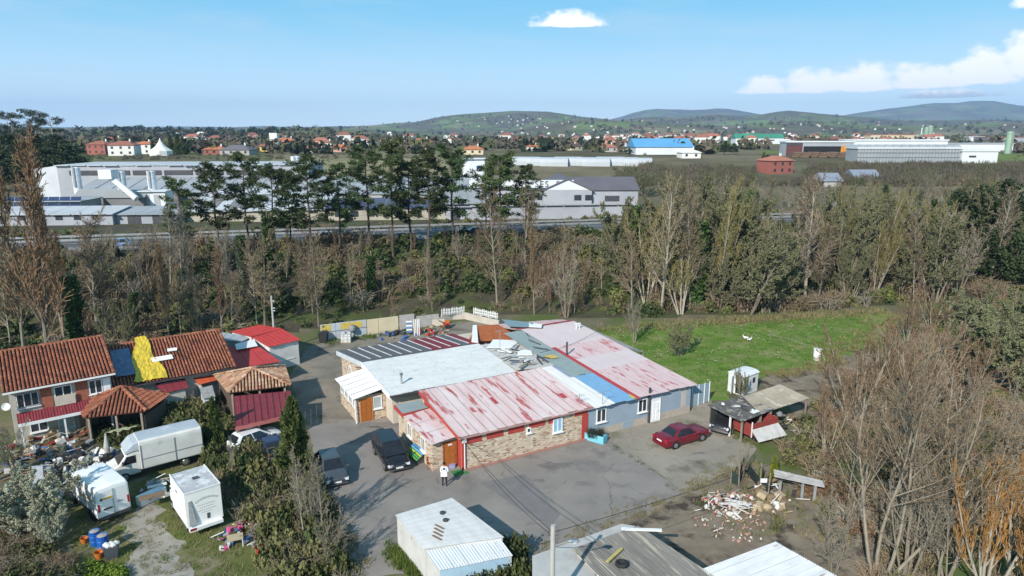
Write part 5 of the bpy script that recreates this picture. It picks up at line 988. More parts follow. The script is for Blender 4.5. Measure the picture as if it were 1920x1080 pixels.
# collapsed white roof boards on posts
a, b = P(1452, 893, 1.3), P(1545, 908, 1.2); t = thing('collapsed_canopy', 'sagging white plank canopy on short posts in the thicket', 'canopy', (a.x, a.y, 0), math.atan2(b.y - a.y, b.x - a.x)); L = (b - a).length
for i in range(4): MB().slab([(0, .22 * i, 1.3 + .08 * (i % 2)), (L, .22 * i - .3, 1.15), (L, .22 * i - .09, 1.17), (0, .22 * i + .2, 1.32 + .08 * (i % 2))], .04).build('plank', mat('weathered_white_board', (.48, .46, .43), (.33, .31, .29), sc=2), t)
for x in (.3, L * .55, L * .8): MB().box(x, x + .18, -.2, -.05, 0, 1.1).build('post', C_GREY, t)
# drums, bins, buckets
def drum(px, py, label, m, s=1.0):
    t = thing('oil_drum', label, 'drum', P(px, py), 0, 'blue drums'); t.scale = (s, s, s)
    MB().lathe([(.28, 0), (.29, .02), (.285, .28), (.30, .30), (.285, .32), (.285, .58), (.30, .60), (.285, .62), (.29, .88), (.27, .88), (.26, .84)], n=18).build('barrel', m, t, smooth=False)
    MB().lathe([(.25, .80), (.25, .86), (.02, .93)], n=12).build('contents', mat('drum_contents', (.40, .36, .33), (.25, .22, .2), sc=6), t)
DB = mat('blue_drum', (.015, .10, .38), (.012, .08, .3), rough=.4)
drum(180, 1021, 'left one of the two open blue drums by the gravel track', DB, 1.05); drum(195, 1031, 'right and nearer one of the two open blue drums', DB, 1.12)
t = thing('refuse_bin', 'dark grey bin overflowing with white bags beside the blue drums', 'bin', P(211, 1045), .4); MB().hexa([(-.3, -.22, 0), (.3, -.22, 0), (.3, .22, 0), (-.3, .22, 0)], [(-.38, -.28, .75), (.38, -.28, .75), (.38, .28, .75), (-.38, .28, .75)]).build('body', mat('dark_grey_plastic', (.06, .07, .08)), t)
for q in range(5): MB().lathe([(.03, 0), (.17, .05), (.19, .14), (.08, .24), (.02, .26)], (-.25 + q * .13, .08 * (-1) ** q, .72), 8).build('bag', C_WHITE, t)
for (px, py, l, m, s) in ((159, 1018, 'orange bucket left of the blue drums', C_ORG, 1.1), (187, 1046, 'red-orange basin in front of the blue drums', C_ORG, 1.3), (486, 1036, 'red plastic tub below the household rubbish', C_RED, 1.2)):
    t = thing('bucket', l, 'bucket', P(px, py)); t.scale = (s, s, s); MB().lathe([(.14, 0), (.2, .32), (.22, .32), (.21, .30), (.15, .04)], n=14).build('shell', m, t); MB().limb([(-.2, 0, .3), (-.12, 0, .44), (.12, 0, .44), (.2, 0, .3)], [.01] * 4, 5).build('handle', GALV, t)
# garden chair frames, cart frames
def frame_rack(px, py, label, m, w, h, ang):
    t = thing('metal_rack', label, 'rack', P(px, py), ang); mb = MB()
    for x in (-w / 2, w / 2):
        for y in (-.25, .25): mb = MB(); mb.tube((x, y, 0), (x, y, h), .03, n=6); mb.build('upright', m, t)
    for z in (.2, h * .5, h * .95):
        MB().tube((-w / 2, -.25, z), (w / 2, -.25, z), .022, n=5).tube((-w / 2, .25, z), (w / 2, .25, z), .022, n=5).tube((-w / 2, -.25, z), (-w / 2, .25, z), .022, n=5).tube((w / 2, -.25, z), (w / 2, .25, z), .022, n=5).build('crossbar', m, t)
    return t
frame_rack(58, 918, 'rusty tube rack standing by the blossoming shrub', mat('rusty_tube', (.34, .18, .09), (.25, .12, .06)), .9, 1.5, .3); frame_rack(92, 915, 'pale tube rack standing right of the rusty one', mat('pale_tube', (.5, .45, .38)), .8, 1.7, .1)
t = thing('mattress', 'stained grey mattress propped between the two tube racks', 'mattress', P(76, 922), .15); MB().ob((0, 0, .95), (.75, .18, 1.85), 0, -.12).build('body', mat('mattress_cloth', (.40, .42, .46), (.26, .28, .32), sc=4), t)
t = thing('wooden_table', 'small broken wooden table below the catering truck', 'table', P(442, 1022), .4)
MB().box(-.45, .45, -.35, .35, .5, .55).build('tabletop', C_TAN, t)
for x in (-.4, .4):
    for y in (-.3, .3): MB().box(x - .03, x + .03, y - .03, y + .03, 0, .5).build('leg', C_WHITE, t)
t = thing('fridge', 'white refrigerator lying beside the nose of the catering truck', 'fridge', P(285, 938), R(60)); MB().box(-.9, .9, -.3, .3, 0, .6).build('body', WHITE, t); MB().box(-.88, .88, -.28, .28, .605, .64).build('door', WHITE, t); MB().box(-.4, -.1, -.34, -.305, .3, .34).build('handle', DARK, t)
t = thing('wooden_board', 'brown wooden board resting on the white refrigerator', 'board', P(285, 930, .9), .5); MB().ob((0, 0, 0), (1.5, .6, .05)).build('panel', C_BRN, t)
# closed parasol by the truck
t = thing('parasol', 'closed grey and cream parasol leaning beside the box truck cab', 'parasol', P(203, 868), 0); MB().tube((0, 0, 0), (.1, 0, 2.4), .03).build('pole', WOODG, t); MB().limb([(.03, 0, .7), (.06, 0, 1.3), (.1, 0, 2.4)], [.16, .22, .04], 9).build('canopy', mat('cream_canvas', (.48, .46, .40), (.30, .30, .28), sc=8, st=(6, 6, .3)), t)
o = drape(None, 'canvas_sheet', ('olive canvas sheet stretched above the box truck cab', 'canvas'), mat('olive_canvas', (.40, .40, .24), (.32, .32, .18), sc=3), lambda a, b: Vector((a * 2.2, b * 1.2, 2.0 + .4 * a - .3 * b)), 10, 8, .15, 2.0); o.location = P(205, 862) + Vector((0, 0, 0))
# ------------------------------------------------------------------ back yard
def bp(px, py, z=0): return P(px, py, z)
a, b = bp(602, 640), bp(823, 611); d = b - a; t = thing('hoarding', 'patchwork sheet-metal hoarding at the back of the concrete yard', 'fence', a, math.atan2(d.y, d.x)); L = d.length
HG = mat('hoarding_grey', (.44, .48, .50), (.38, .41, .43), sc=.8); HC = mat('hoarding_cream', (.60, .52, .36), (.52, .44, .30), sc=.8); HY = mat('hoarding_yellow', (.62, .46, .10)); HB = mat('hoarding_block', (.44, .42, .40), (.34, .32, .30), sc=1.5)
xs_ = [0, .15, .35, .47, .55, .66, .80, 1.0]
for i, (s, e, m, h) in enumerate(((0, .12, HG, 2.0), (.122, .24, HG, 2.0), (.242, .37, HG, 2.0), (.375, .47, HC, 1.95), (.472, .64, HC, 1.95), (.65, .78, HB, 2.0), (.80, 1.0, HB, 1.6))):
    n = max(1, int((e - s) * L / .9))
    for k in range(n): wallbox(t, 'panel', m, L * (s + (e - s) * k / n) + .01, L * (s + (e - s) * (k + 1) / n), 0, .06, .03, h)
wallbox(t, 'painted_band', HY, .1, 1.2, -.012, -.003, 1.1, 1.95); wallbox(t, 'painted_band', HY, 2.4, 5.0, -.012, -.003, 1.15, 1.9)
for q, (x0, z0, w, h) in enumerate(((.25, 1.65, .25, .22), (.2, 1.2, .16, .14), (.42, 1.2, .16, .14), (.64, 1.2, .16, .14))): wallbox(t, 'lettering', LOGO, x0, x0 + w, -.02, -.013, z0, z0 + h)
for x in (0, .12, .24, .37, .47, .64, .79): wallbox(t, 'post', DARK, L * x - .02, L * x + .03, .06, .12, 0, 2.05)
wallbox(t, 'rail', DARK, 0, L * .37, -.03, -.013, 1.02, 1.07)
t = thing('water_tank', 'white caged liquid tank standing before the hoarding', 'tank', bp(649, 641), .15); MB().box(-.55, .55, -.5, .5, .12, 1.05).build('tank', mat('milky_plastic', (.66, .67, .66)), t); MB().lathe([(.12, 0), (.12, .1), (.02, .12)], (0, 0, 1.05), 10).build('lid', BLACK, t); MB().box(-.6, .6, -.55, .55, 0, .12).build('pallet', C_TAN, t)
cg = MB()
for x in (-.57, -.2, .2, .57): cg = MB().tube((x, -.52, .1), (x, -.52, 1.1), .015, n=5).build('cage_bar', GALV, t)
for z in (.4, .8, 1.08): MB().tube((-.57, -.52, z), (.57, -.52, z), .015, n=5).build('cage_bar', GALV, t)
t = thing('concrete_mixer', 'grey concrete mixer behind the caged tank', 'mixer', bp(652, 636) + Vector((.5, .5, 0)), .3); MB().lathe([(.2, 0), (.42, .25), (.42, .55), (.25, .85), (.27, .87)], (0, 0, .75), 14).build('drum', C_GREY, t)
for x in (-.4, .4): MB().tube((x, 0, 0), (0, 0, 1.0), .04).build('leg', DARK, t)
t = thing('black_bin', 'black bin and scrap at the left end of the hoarding', 'bin', bp(607, 642), 0); MB().hexa([(-.4, -.35, 0), (.4, -.35, 0), (.4, .35, 0), (-.4, .35, 0)], [(-.5, -.45, 1.1), (.5, -.45, 1.1), (.5, .45, 1.1), (-.5, .45, 1.1)]).build('body', C_BLK, t); MB().ob((0, .05, 1.16), (1.05, .95, .08), 0, .1).build('lid', C_BLK, t)
t = thing('crate_stack', 'stack of blue and white slatted racks leaning on the hoarding', 'racks', bp(776, 628), .2)
for i in range(6): MB().ob((-.55 + .0 * i, -.1, 1.75 - i * .26), (.7, .1, .16), 0, -.1).build('slat', mat('rack_blue', (.12, .25, .50)) if i % 2 else WHITE, t)
for i in range(4): MB().ob((.05 + i * .2, -.15, 1.0), (.10, .12, 2.0), 0, -.12).build('slat', WHITE, t); MB().ob((.15 + i * .2, -.13, .5), (.09, .1, .6), 0, -.1).build('slat', C_RED, t)
t = thing('red_rotavator', 'red and orange garden machine parked by the picket wall', 'machine', bp(838, 615), .3); MB().box(-.45, .35, -.3, .3, .35, .75).build('engine', C_RED, t); MB().box(-.2, .3, -.25, .25, .75, 1.0).build('tank', C_ORG, t)
for s in (-1, 1): MB().tube((.0, s * .35, .3), (.0, s * .5, .3), .3, n=12).build('wheel', BLACK, t); MB().tube((-.4, s * .2, .7), (-1.1, s * .3, 1.1), .03, n=6).build('handlebar', DARK, t)
t = thing('stone_block', 'squat rendered block wall beside the red garden machine', 'wall', bp(822, 612), .2); MB().box(-.8, .8, 0, .4, 0, 1.0).build('body', CREAMW, t); MB().box(-.85, .85, -.04, .44, 1.0, 1.08).build('coping', GREYA, t)
# curved wall with white pickets
pw = [bp(828, 604), bp(848, 599), bp(872, 598), bp(905, 606), bp(936, 612)]; RW = mat('render_wall', (.50, .46, .40), (.40, .36, .31), sc=.7); ow = pw[0].copy()
t = thing('garden_wall', 'low rendered garden wall curving behind the striped roof', 'wall', ow)
hs = [1.0, .95, .9, .85, .8]
for (a, b), h0, h1 in zip(zip(pw, pw[1:]), hs, hs[1:]):
    d = (b - a).normalized(); n = Vector((-d.y, d.x, 0)) * .12; A, B = a - ow, b - ow; up0, up1 = Vector((0, 0, h0)), Vector((0, 0, h1)); MB().hexa([A - n, B - n, B + n, A + n], [A - n + up0, B - n + up1, B + n + up1, A + n + up0]).build('wall_section', RW, t)
for lab, seg in (('white picket fence on the left stretch of the curved garden wall', (pw[0], pw[2])), ('white picket fence on the right stretch of the curved garden wall', (bp(888, 601), bp(934, 611)))):
    a, b = seg; d = b - a; n = int(d.length / .22); t = thing('picket_fence', lab, 'fence', (a.x, a.y, .9), math.atan2(d.y, d.x))
    pm = MB().prism([(-.05, 0), (.05, 0), (.05, .03), (-.05, .03)], 0, .80).hexa([(-.05, 0, .80), (.05, 0, .80), (.05, .03, .80), (-.05, .03, .80)], [(-.005, 0, .90), (.005, 0, .90), (.005, .03, .90), (-.005, .03, .90)]).mesh('picket', WHITE)
    for k in range(n): o = link('picket', pm, t, (k * d.length / n + .05, -.03, .0 + .05 * math.sin(k))); o.rotation_euler[1] = .06 * math.sin(k * 2.3)
    for z in (.25, .6): wallbox(t, 'rail', WHITE, 0, d.length, .002, .03, z, z + .07)
# ------------------------------------------------------------------ meadow things
t = thing('white_hut', 'small white cabin with its door open beside the meadow', 'cabin', P(1393, 743), R(38)); HW = mat('cabin_white', (.68, .69, .69), (.56, .57, .57), sc=1, c3=(.3, .3, .28), t3=.66, sc3=1.2)
MB().box(0, 2.3, 0, .08, 0, 1.9).box(0, .08, .08, 1.7, 0, 1.9).box(2.22, 2.3, .08, 1.7, 0, 1.9).box(.08, 2.22, 1.62, 1.7, 0, 1.9).build('wall', HW, t); loft([(-.05, 1.88, 2.12, .95), (2.35, 1.88, 2.12, .95)], [(0, 0), (1, 0), (.9, .5), (.5, .9), (0, 1)]).build('roof', HW, t, (0, .85, 0))
MB().box(-.02, -.002, .25, .85, .1, 1.75).build('doorway', BLACK, t); MB().ob((-.30, 1.0, .95), (.66, .06, 1.7), .25).build('door', mat('pale_turquoise_door', (.52, .60, .62)), t); MB().box(1.4, 1.8, -.03, -.002, 1.0, 1.5).build('window', GLASS, t)
t = thing('white_barrel', 'white barrel on a stone stand at the edge of the meadow', 'barrel', P(1531, 676), 0); MB().box(-.25, .25, -.25, .25, 0, .4).build('stand', CREAMW, t); MB().lathe([(.34, .4), (.38, .45), (.38, 1.25), (.42, 1.28), (.42, 1.33), (.05, 1.38)], n=18).build('barrel', WHITE, t)
# rope fence along the meadow
pts = [P(x, y) for x, y in ((1445, 637), (1478, 645), (1508, 655), (1531, 662))]
t = thing('rope_fence', 'thin pale rope fence running across the meadow to the barrel', 'fence', pts[0])
for p in pts[:-1]: q = p - pts[0]; MB().tube(q, q + Vector((0, 0, .7)), .025, n=6).build('post', WOODG, t)
MB().limb([p - pts[0] + Vector((0, 0, .65)) for p in pts], [.008] * 4, 5).build('rope', mat('pale_rope', (.5, .48, .42)), t)
# post fence by the rubble
ps = [(1370, 905), (1385, 912), (1392, 880), (1425, 918), (1440, 930)]; o0 = P(*ps[0]); t = thing('post_fence', 'crooked grey post and netting fence beside the rubble', 'fence', o0)
for i, q in enumerate(ps): p = P(*q) - o0; MB().limb([p, p + Vector((.05 * (-1) ** i, .03, 1.7 + .3 * (i % 2)))], [.05, .04], 6, 0, True).build('post', WOODG, t)
MB().limb([P(*q) - o0 + Vector((0, 0, 1.1)) for q in ps], [.012] * 5, 4).build('wire', DARK, t)
NET = mat('dark_netting', (.03, .05, .04), (.02, .03, .028))
for i in range(4): p, q = P(*ps[i]) - o0, P(*ps[i + 1]) - o0; MB().hexa([p + Vector((0, -.01, .05)), q + Vector((0, -.01, .05)), q + Vector((0, .01, .05)), p + Vector((0, .01, .05))], [p + Vector((0, -.01, 1.0)), q + Vector((0, -.01, .8)), q + Vector((0, .01, .8)), p + Vector((0, .01, 1.0))]).build('netting', NET, t)
o = MB().box(-.22, .22, 0, .02, 0, .3).build('notice', WHITE, None, P(1432, 905, .9)); tag(o, 'small blank white notice board on the post fence', 'sign')
# ------------------------------------------------------------------ poles and wires
POLE = mat('concrete_pole', (.42, .41, .39), (.34, .33, .31), sc=2)
b = P(1037, 985, 6.6); t = thing('lamp_post', 'concrete lamp post with cobra-head lamp in the foreground', 'lamp post', (b.x, b.y, 0)); MB().tube((0, 0, 0), (0, 0, 6.6), .15, .11, n=10).build('pole', POLE, t)
MB().tube((.08, 0, 5.55), (.75, .05, 5.75), .03, n=6).build('arm', GALV, t); MB().limb([(.70, .05, 5.75), (.85, .05, 5.80), (1.15, .06, 5.76), (1.22, .06, 5.72)], [.05, .09, .09, .03], 8, 0, True).build('lamp_head', CHROME, t); MB().lathe([(.02, -.06), (.1, -.04), (.11, 0)], (1.02, .05, 5.72), 10).build('lamp_glass', HEADL, t)
for z in (6.3, 6.1): MB().tube((-.22, 0, z), (.22, 0, z), .03, n=6).build('insulator_bracket', DARK, t)
def wire(label, a, b, sag, r=.018, n=24):
    a, b = Vector(a), Vector(b); pts = [a.lerp(b, i / n) - Vector((0, 0, sag * 4 * (i / n) * (1 - i / n))) - a for i in range(n + 1)]; o = MB().limb(pts, [r] * (n + 1), 4).build('cable', BLACK, None, a); tag(o, label, 'cable')
top = Vector((b.x, b.y, 6.25))
house = CO + Matrix.Rotation(CA, 3, 'Z') @ Vector((-.2, .3, 2.7))
wire('black cable from the lamp post to the red-roofed building', top, house, .3)
wire('second black cable from the lamp post to the red-roofed building', top - Vector((0, 0, .2)), house + Vector((.3, -.1, -.15)), .55)
wire('black cable from the lamp post to the thicket at the right', top, P(1640, 795, 5.5), .35); wire('short cable from the lamp post down to the white shed', top - Vector((0, 0, .4)), P(985, 1018, 2.6), .15)
b2 = P(517, 662); t = thing('utility_pole', 'thin grey utility pole in front of the white-walled outbuilding', 'pole', b2); MB().tube((0, 0, 0), (0, 0, 6.6), .14, .10, n=8).build('pole', POLE, t)
for z in (6.0, 5.2, 4.9): MB().tube((.08, 0, z), (.3, 0, z), .04, n=6).build('insulator', WHITE, t)
b3 = P(349, 756); t = thing('utility_pole', 'short grey post beside the maroon lean-to', 'pole', b3); MB().tube((0, 0, 0), (0, 0, 2.6), .1, .08, n=8).build('pole', POLE, t)
# ------------------------------------------------------------------ far buildings
def hit(px, py, y0=100.0):
    dx, dy, dz = _ray(px, py); Y = y0
    while Y < 11000:
        t = Y / dy
        if height(dx * t, Y, False) >= CAM_H + dz * t:
            lo, hi = Y / 1.014 - 2.6, Y
            for _ in range(4):
                m = (lo + hi) / 2; t = m / dy
                if height(dx * t, m, False) >= CAM_H + dz * t: hi = m
                else: lo = m
            t = hi / dy; return Vector((dx * t, hi, height(dx * t, hi, False)))
        Y += max(2.5, Y * .014)
    return None
ROOFT = mat('far_tile_roof', (.33, .135, .09), (.25, .10, .07), sc=.6, vary=.25, rough=.9); ROOFO = mat('far_orange_roof', (.46, .17, .08), (.38, .14, .07), sc=.5, rough=.9)
FW = [mat('far_white_wall', (.70, .69, .66), (.62, .60, .57), sc=.3, rough=.9), mat('far_cream_wall', (.62, .52, .36), (.54, .45, .31), sc=.3), mat('far_red_wall', (.31, .105, .08), (.26, .09, .07), sc=.3), mat('far_yellow_wall', (.66, .45, .14), (.58, .39, .12), sc=.3), mat('far_grey_wall', (.40, .39, .37), (.33, .32, .30), sc=.3), mat('far_pink_wall', (.55, .32, .26), (.5, .28, .22), sc=.3)]
def fhouse(label, px, py, wpx, wall, roof, floors=2, rz=0.0, depth=.8, hipd=True, name='village_house', Y=None, cat='house', windows=True, eave=.4):
    g = hit(px, py) if Y is None else Vector((PY(px, py, Y).x, Y, PY(px, py, Y).z)); w = wpx * .92 * g.y / 1313; d = w * depth; h = 2.3 * floors + .2
    t = thing(name, label, cat, (g.x, g.y, g.z), rz)
    MB().box(-w / 2, w / 2, 0, d, -2, h).build('wall', wall, t); r = w * .16; e = eave
    if hipd: lo = [(-w / 2 - e, -e, h), (w / 2 + e, -e, h), (w / 2 + e, d + e, h), (-w / 2 - e, d + e, h)]; q = min(w, d) * .42; hi = [(-w / 2 + q, d * .45, h + r), (w / 2 - q, d * .45, h + r), (w / 2 - q, d * .55, h + r), (-w / 2 + q, d * .55, h + r)]; ro = MB().hexa([(a, b, c - .15) for a, b, c in lo], lo).hexa([(a, b, c + .002) for a, b, c in lo], hi).build('roof', roof, t)
    else: ro = MB().hexa([(-w / 2 - e, -e, h), (w / 2 + e, -e, h), (w / 2 + e, d + e, h), (-w / 2 - e, d + e, h)], [(-w / 2 - e, d * .48, h + r), (w / 2 + e, d * .48, h + r), (w / 2 + e, d * .52, h + r), (-w / 2 - e, d * .52, h + r)]).build('roof', roof, t)
    MB().box(w * .2, w * .2 + .6, d * .5, d * .5 + .6, h + r * .4, h + r + .9).build('chimney', FW[0], ro)
    if windows:
        n = max(2, int(w / 3))
        wm2 = MB().box(-.5, .5, -.05, 0, 0, 1.1).mesh('window', GLASS)
        for f in range(floors):
            for k in range(n): link('window', wm2, t, (-w / 2 + w * (k + .5) / n, -.002, (.8 + f * 2.3)))
    return t
VH = [('red-walled village house with tiled roof above the long white factory', 181, 290, 44, 2, ROOFT, 2, -.2), ('cream village building with long tiled roof behind the red house', 205, 279, 52, 1, ROOFT, 2, .1), ('white village house with balcony and red roof right of the red house', 228, 292, 50, 0, ROOFT, 2, .15), ('white two-storey village house beside a round dark tree', 268, 289, 34, 0, ROOFO, 2, .0),
      ('low red-brown village house at the middle left', 402, 290, 42, 2, ROOFO, 1, .1), ('long low grey-roofed village building right of the factory roof', 440, 291, 60, 4, mat('far_slate', (.16, .15, .16)), 1, .0), ('yellow village house with orange roof and gallery', 533, 281, 50, 3, ROOFO, 2, .1), ('yellow gabled village house left of the white tower', 495, 284, 34, 3, ROOFT, 1, -.3),
      ('cream village house with pale roof behind the tallest pines', 585, 286, 30, 1, ROOFT, 1, .2), ('white village house between pine crowns', 612, 283, 22, 0, ROOFT, 2, 0), ('pink village house between pine crowns', 635, 285, 36, 5, ROOFO, 1, .1), ('white village villa with hipped orange roof among the pines', 788, 282, 46, 5, ROOFO, 2, -.1), ('cream village bungalow with red roof right of the white sign tower', 886, 290, 44, 1, ROOFO, 1, 0),
      ('white village house with steep orange roof beyond the greenhouse field', 1000, 284, 28, 0, ROOFO, 1, .1), ('grey gabled barn beyond the greenhouse field', 1082, 282, 30, 1, mat('far_brown_roof', (.14, .08, .06)), 1, .7), ('low red-roofed village house left of the blue-roofed hall', 1140, 285, 40, 4, ROOFT, 1, 0), ('white villa next to the blue-roofed hall', 1174, 282, 22, 0, ROOFT, 2, .2), ('low white bungalow in front of the blue-roofed hall', 1296, 297, 40, 0, FW[0], 1, .1), ('tiled pavilion right of the blue-roofed hall', 1312, 282, 26, 1, ROOFT, 1, .1),
      ('red brick house with hipped tile roof above the bare trees', 1466, 326, 56, 2, ROOFT, 2, .35)]
for l, px, py, w, wi, rf, fl, rz in VH: fhouse(l, px, py, w, FW[wi], rf, fl, rz, hipd='gable' not in l and 'steep' not in l)
g = hit(303, 292); t = thing('white_marquee', 'white pointed marquee in the village', 'tent', g); MB().lathe([(5, 0), (5, 2.2), (2.2, 4.2), (.6, 6.5), (.05, 8)], n=10).build('canopy', FW[0], t)
g = hit(514, 283); t = thing('white_tower', 'white water tower beside the yellow village houses', 'tower', g); MB().box(-2.2, 2.2, 0, 4, 6.5, 10).build('head', FW[0], t)
for x in (-1.6, 1.6): MB().box(x - .6, x + .6, .5, 3.5, -1, 6.5).build('leg', FW[0], t)
# small far houses: one kind for each wall colour, copied over the plain and the hills
def speck(wi, w, d, h, roof): 
    r = w * .2; return MB().box(-w / 2, w / 2, -d / 2, d / 2, -3, h, 0).hexa([(-w / 2 - .4, -d / 2 - .4, h), (w / 2 + .4, -d / 2 - .4, h), (w / 2 + .4, d / 2 + .4, h), (-w / 2 - .4, d / 2 + .4, h)], [(-w / 4, -.2, h + r), (w / 4, -.2, h + r), (w / 4, .2, h + r), (-w / 4, .2, h + r)], 1).mesh('far_house', [FW[wi], roof])
SPK = [speck(0, 9, 8, 5, ROOFT), speck(0, 11, 8, 5, FW[0]), speck(1, 10, 8, 5, ROOFT), speck(0, 8, 8, 6.5, ROOFO), speck(5, 13, 8, 5.5, ROOFT), speck(0, 17, 10, 8, ROOFT)]
LABK = ['tiny white house with red roof on the far plain or hillside', 'tiny all-white house on the far plain or hillside', 'tiny cream house with red roof on the far plain or hillside', 'tiny white house with orange roof on the far plain or hillside', 'tiny pink house with red roof on the far plain or hillside', 'small white apartment block in the far town']
rn = random.Random(21); cnt = 0
for i in range(900):
    z = rn.random()
    if z < .55: px = rn.gauss(1330, 220); py = rn.gauss(262, 7)
    elif z < .82: px = rn.uniform(720, 1910); py = rn.uniform(226, 262)
    elif z < .9: px = rn.gauss(960, 60); py = rn.uniform(214, 240)
    else: px = rn.uniform(330, 1000); py = rn.uniform(250, 276)
    if not (0 < px < 1930) or cnt >= 260: continue
    g = hit(px, py, 380)
    if g is None or g.y < 420 or g.y > 4600: continue
    if 1360 < px < 1920 and 255 < py < 305 and g.y < 520: continue
    k = rn.choice([0, 0, 1, 2, 3, 4, 5] if g.y < 1500 else [0, 1, 1, 2, 3]); o = link('far_house', SPK[k], None, g, rn.uniform(-.6, .6)); s = rn.uniform(.7, 1.1) * (.62 if g.y > 1500 else .8); o.scale = (s, s, s); tag(o, LABK[k], 'house', 'far houses of kind ' + LABK[k][5:25].strip()); cnt += 1
# --- right-hand industry
def hall(name, label, px0, px1, pyb, pyt, depth, wall, roof, rz=0.0, Y=None, pitch=.0, cat='hall', front=True):
    g0 = hit(px0, pyb) if Y is None else PY(px0, pyb, Y); Y = g0.y; w = (px1 - px0) * Y / 1313; h = PY(px0, pyt, Y).z - g0.z
    t = thing(name, label, cat, g0, rz); MB().box(0, w, 0, depth, -3, h).build('wall', wall, t)
    if pitch: MB().hexa([(-.5, -.5, h + .02), (w + .5, -.5, h + .02), (w + .5, depth + .5, h + .02), (-.5, depth + .5, h + .02)], [(-.5, depth * .48, h + pitch), (w + .5, depth * .48, h + pitch), (w + .5, depth * .52, h + pitch), (-.5, depth * .52, h + pitch)]).build('roof', roof, t)
    else: MB().box(-.4, w + .4, -.4, depth + .4, h + .01, h + .6).build('roof', roof, t)
    return t, w, h
INDW = mat('industrial_white', (.66, .68, .70), (.58, .60, .62), sc=.1, rough=.6); INDG = mat('industrial_grey', (.36, .38, .40), (.30, .32, .34), sc=.1, rough=.6); GRN = mat('industrial_green', (.06, .25, .16), (.05, .2, .13), sc=.1, rough=.6); BLR = mat('industrial_blue', (.12, .34, .58), (.1, .3, .52), sc=.1); ORN = mat('industrial_orange', (.62, .25, .03), (.5, .2, .03), sc=.1); DKR = mat('industrial_dark_red', (.14, .05, .045), (.1, .04, .035), sc=.1)
t, w, h = hall('green_roofed_hall', 'white industrial hall with green roof band on the right plain', 1379, 1470, 270, 259, 14, INDW, GRN, pitch=4)
for k in range(4): wallbox(t, 'window', GLASS, w * (.12 + .2 * k), w * (.2 + .2 * k), -.06, -.002, h * .55, h * .75)
t, w, h = hall('open_log_shed', 'open-fronted timber shed with orange inner wall and log piles', 1473, 1598, 293, 267, 8, INDG, INDW)
wallbox(t, 'dark_gable', DKR, 0, w * .24, -.3, -.004, 0, h); wallbox(t, 'opening', mat('deep_shade', (.02, .02, .02)), w * .26, w * .82, -.2, -.004, 0, h * .72); wallbox(t, 'orange_wall', ORN, w * .82, w * .98, -.3, -.004, 0, h * .74); wallbox(t, 'sign_band', DARK, 0, w * .23, -.4, -.31, h * .78, h * .98)
rn2 = random.Random(4)
for k in range(7):
    g = hit(1495 + k * 17, 295 + (k % 2)); lg = thing('log_pile', 'pile of brown logs before the timber shed, %s pile from the left' % ORD[k], 'logs', g, rn2.uniform(-.2, .2), 'log piles')
    for q in range(12): MB().tube((-2.5 + .9 * (q % 4) + .45 * (q // 4), -2, .45 + .75 * (q // 4)), (-2.5 + .9 * (q % 4) + .45 * (q // 4), 4, .45 + .75 * (q // 4)), .43, n=7).build('log', mat('log_bark', (.20, .13, .09), (.13, .09, .06), sc=1), lg)
hall('white_hall', 'long plain white industrial hall right of the timber shed', 1598, 1775, 293, 264, 14, INDW, INDW)
t, w, h = hall('glass_hall', 'long steel-and-glass greenhouse hall in front of the white halls', 1606, 1802, 304, 279, 10, mat('greenhouse_glass', (.34, .37, .39), (.27, .30, .32), sc=.1, rough=.25), INDW, Y=285)
for k in range(33): wallbox(t, 'mullion', GALV, w * k / 32 - .1, w * k / 32 + .1, -.22, -.004, 0, h)
for z in (.35, .7): wallbox(t, 'transom', GALV, 0, w, -.32, -.23, h * z, h * z + .25)
for k in range(12): MB().hexa([(w * k / 12, 0, h + .62), (w * (k + 1) / 12, 0, h + .62), (w * (k + 1) / 12, 10, h + .62), (w * k / 12, 10, h + .62)], [(w * (k + .4) / 12, 0, h + 1.6), (w * (k + .6) / 12, 0, h + 1.6), (w * (k + .6) / 12, 10, h + 1.6), (w * (k + .4) / 12, 10, h + 1.6)]).build('ridge_bay', INDG, t)
t, w, h = hall('white_hall', 'white end hall with vehicles at the far right', 1802, 1870, 303, 284, 10, INDW, INDW, Y=284); wallbox(t, 'window', GLASS, w * .2, w * .4, -.06, -.002, h * .4, h * .6)
hall('white_hall', 'pale roofed hall behind the glass greenhouse', 1690, 1900, 282, 270, 15, INDW, INDG); hall('cream_block', 'cream and red block in front of the green silos', 1632, 1716, 265, 253, 15, FW[1], ROOFT); hall('red_roofed_hall', 'dark hall with red roof at the far right edge', 1855, 1935, 268, 258, 25, INDG, ROOFT); hall('white_hall', 'small white hall among red roofs at the far right', 1815, 1845, 265, 257, 15, INDW, INDW); hall('red_roofed_hall', 'rows of brownish red roofs left of the green silos', 1480, 1620, 266, 260, 20, DKR, ROOFT)
SGR = mat('silo_green', (.30, .42, .30), (.24, .35, .25), sc=.2)
def silo(label, px, py, pyt, rpx, m, name='silo', Y=None, group=None):
    g = hit(px, py) if Y is None else PY(px, py, Y); r = rpx * g.y / 1313; h = PY(px, pyt, g.y).z - g.z; t = thing(name, label, 'silo', g, 0, group); MB().lathe([(r, -2), (r, h * .93), (r * .85, h * .97), (r * .15, h)], n=14).build('shell', m, t, smooth=False)
    for q in (.3, .6, .9): MB().lathe([(r * 1.01, h * q), (r * 1.05, h * q + .05), (r * 1.05, h * q + .25), (r * 1.01, h * q + .3)], n=14).build('band', m, t)
    MB().box(-r * .15 - .1, r * .15 + .1, -r - .25, -r - .05, 0, h).build('ladder', GALV, t); return t
for k, (px, pyt) in enumerate(((1719, 252), (1727, 250), (1735, 238), (1742, 235))): silo('pale green silo in the far cluster, %s from the left' % ORD[k], px, 266, pyt, 4.2, SGR)
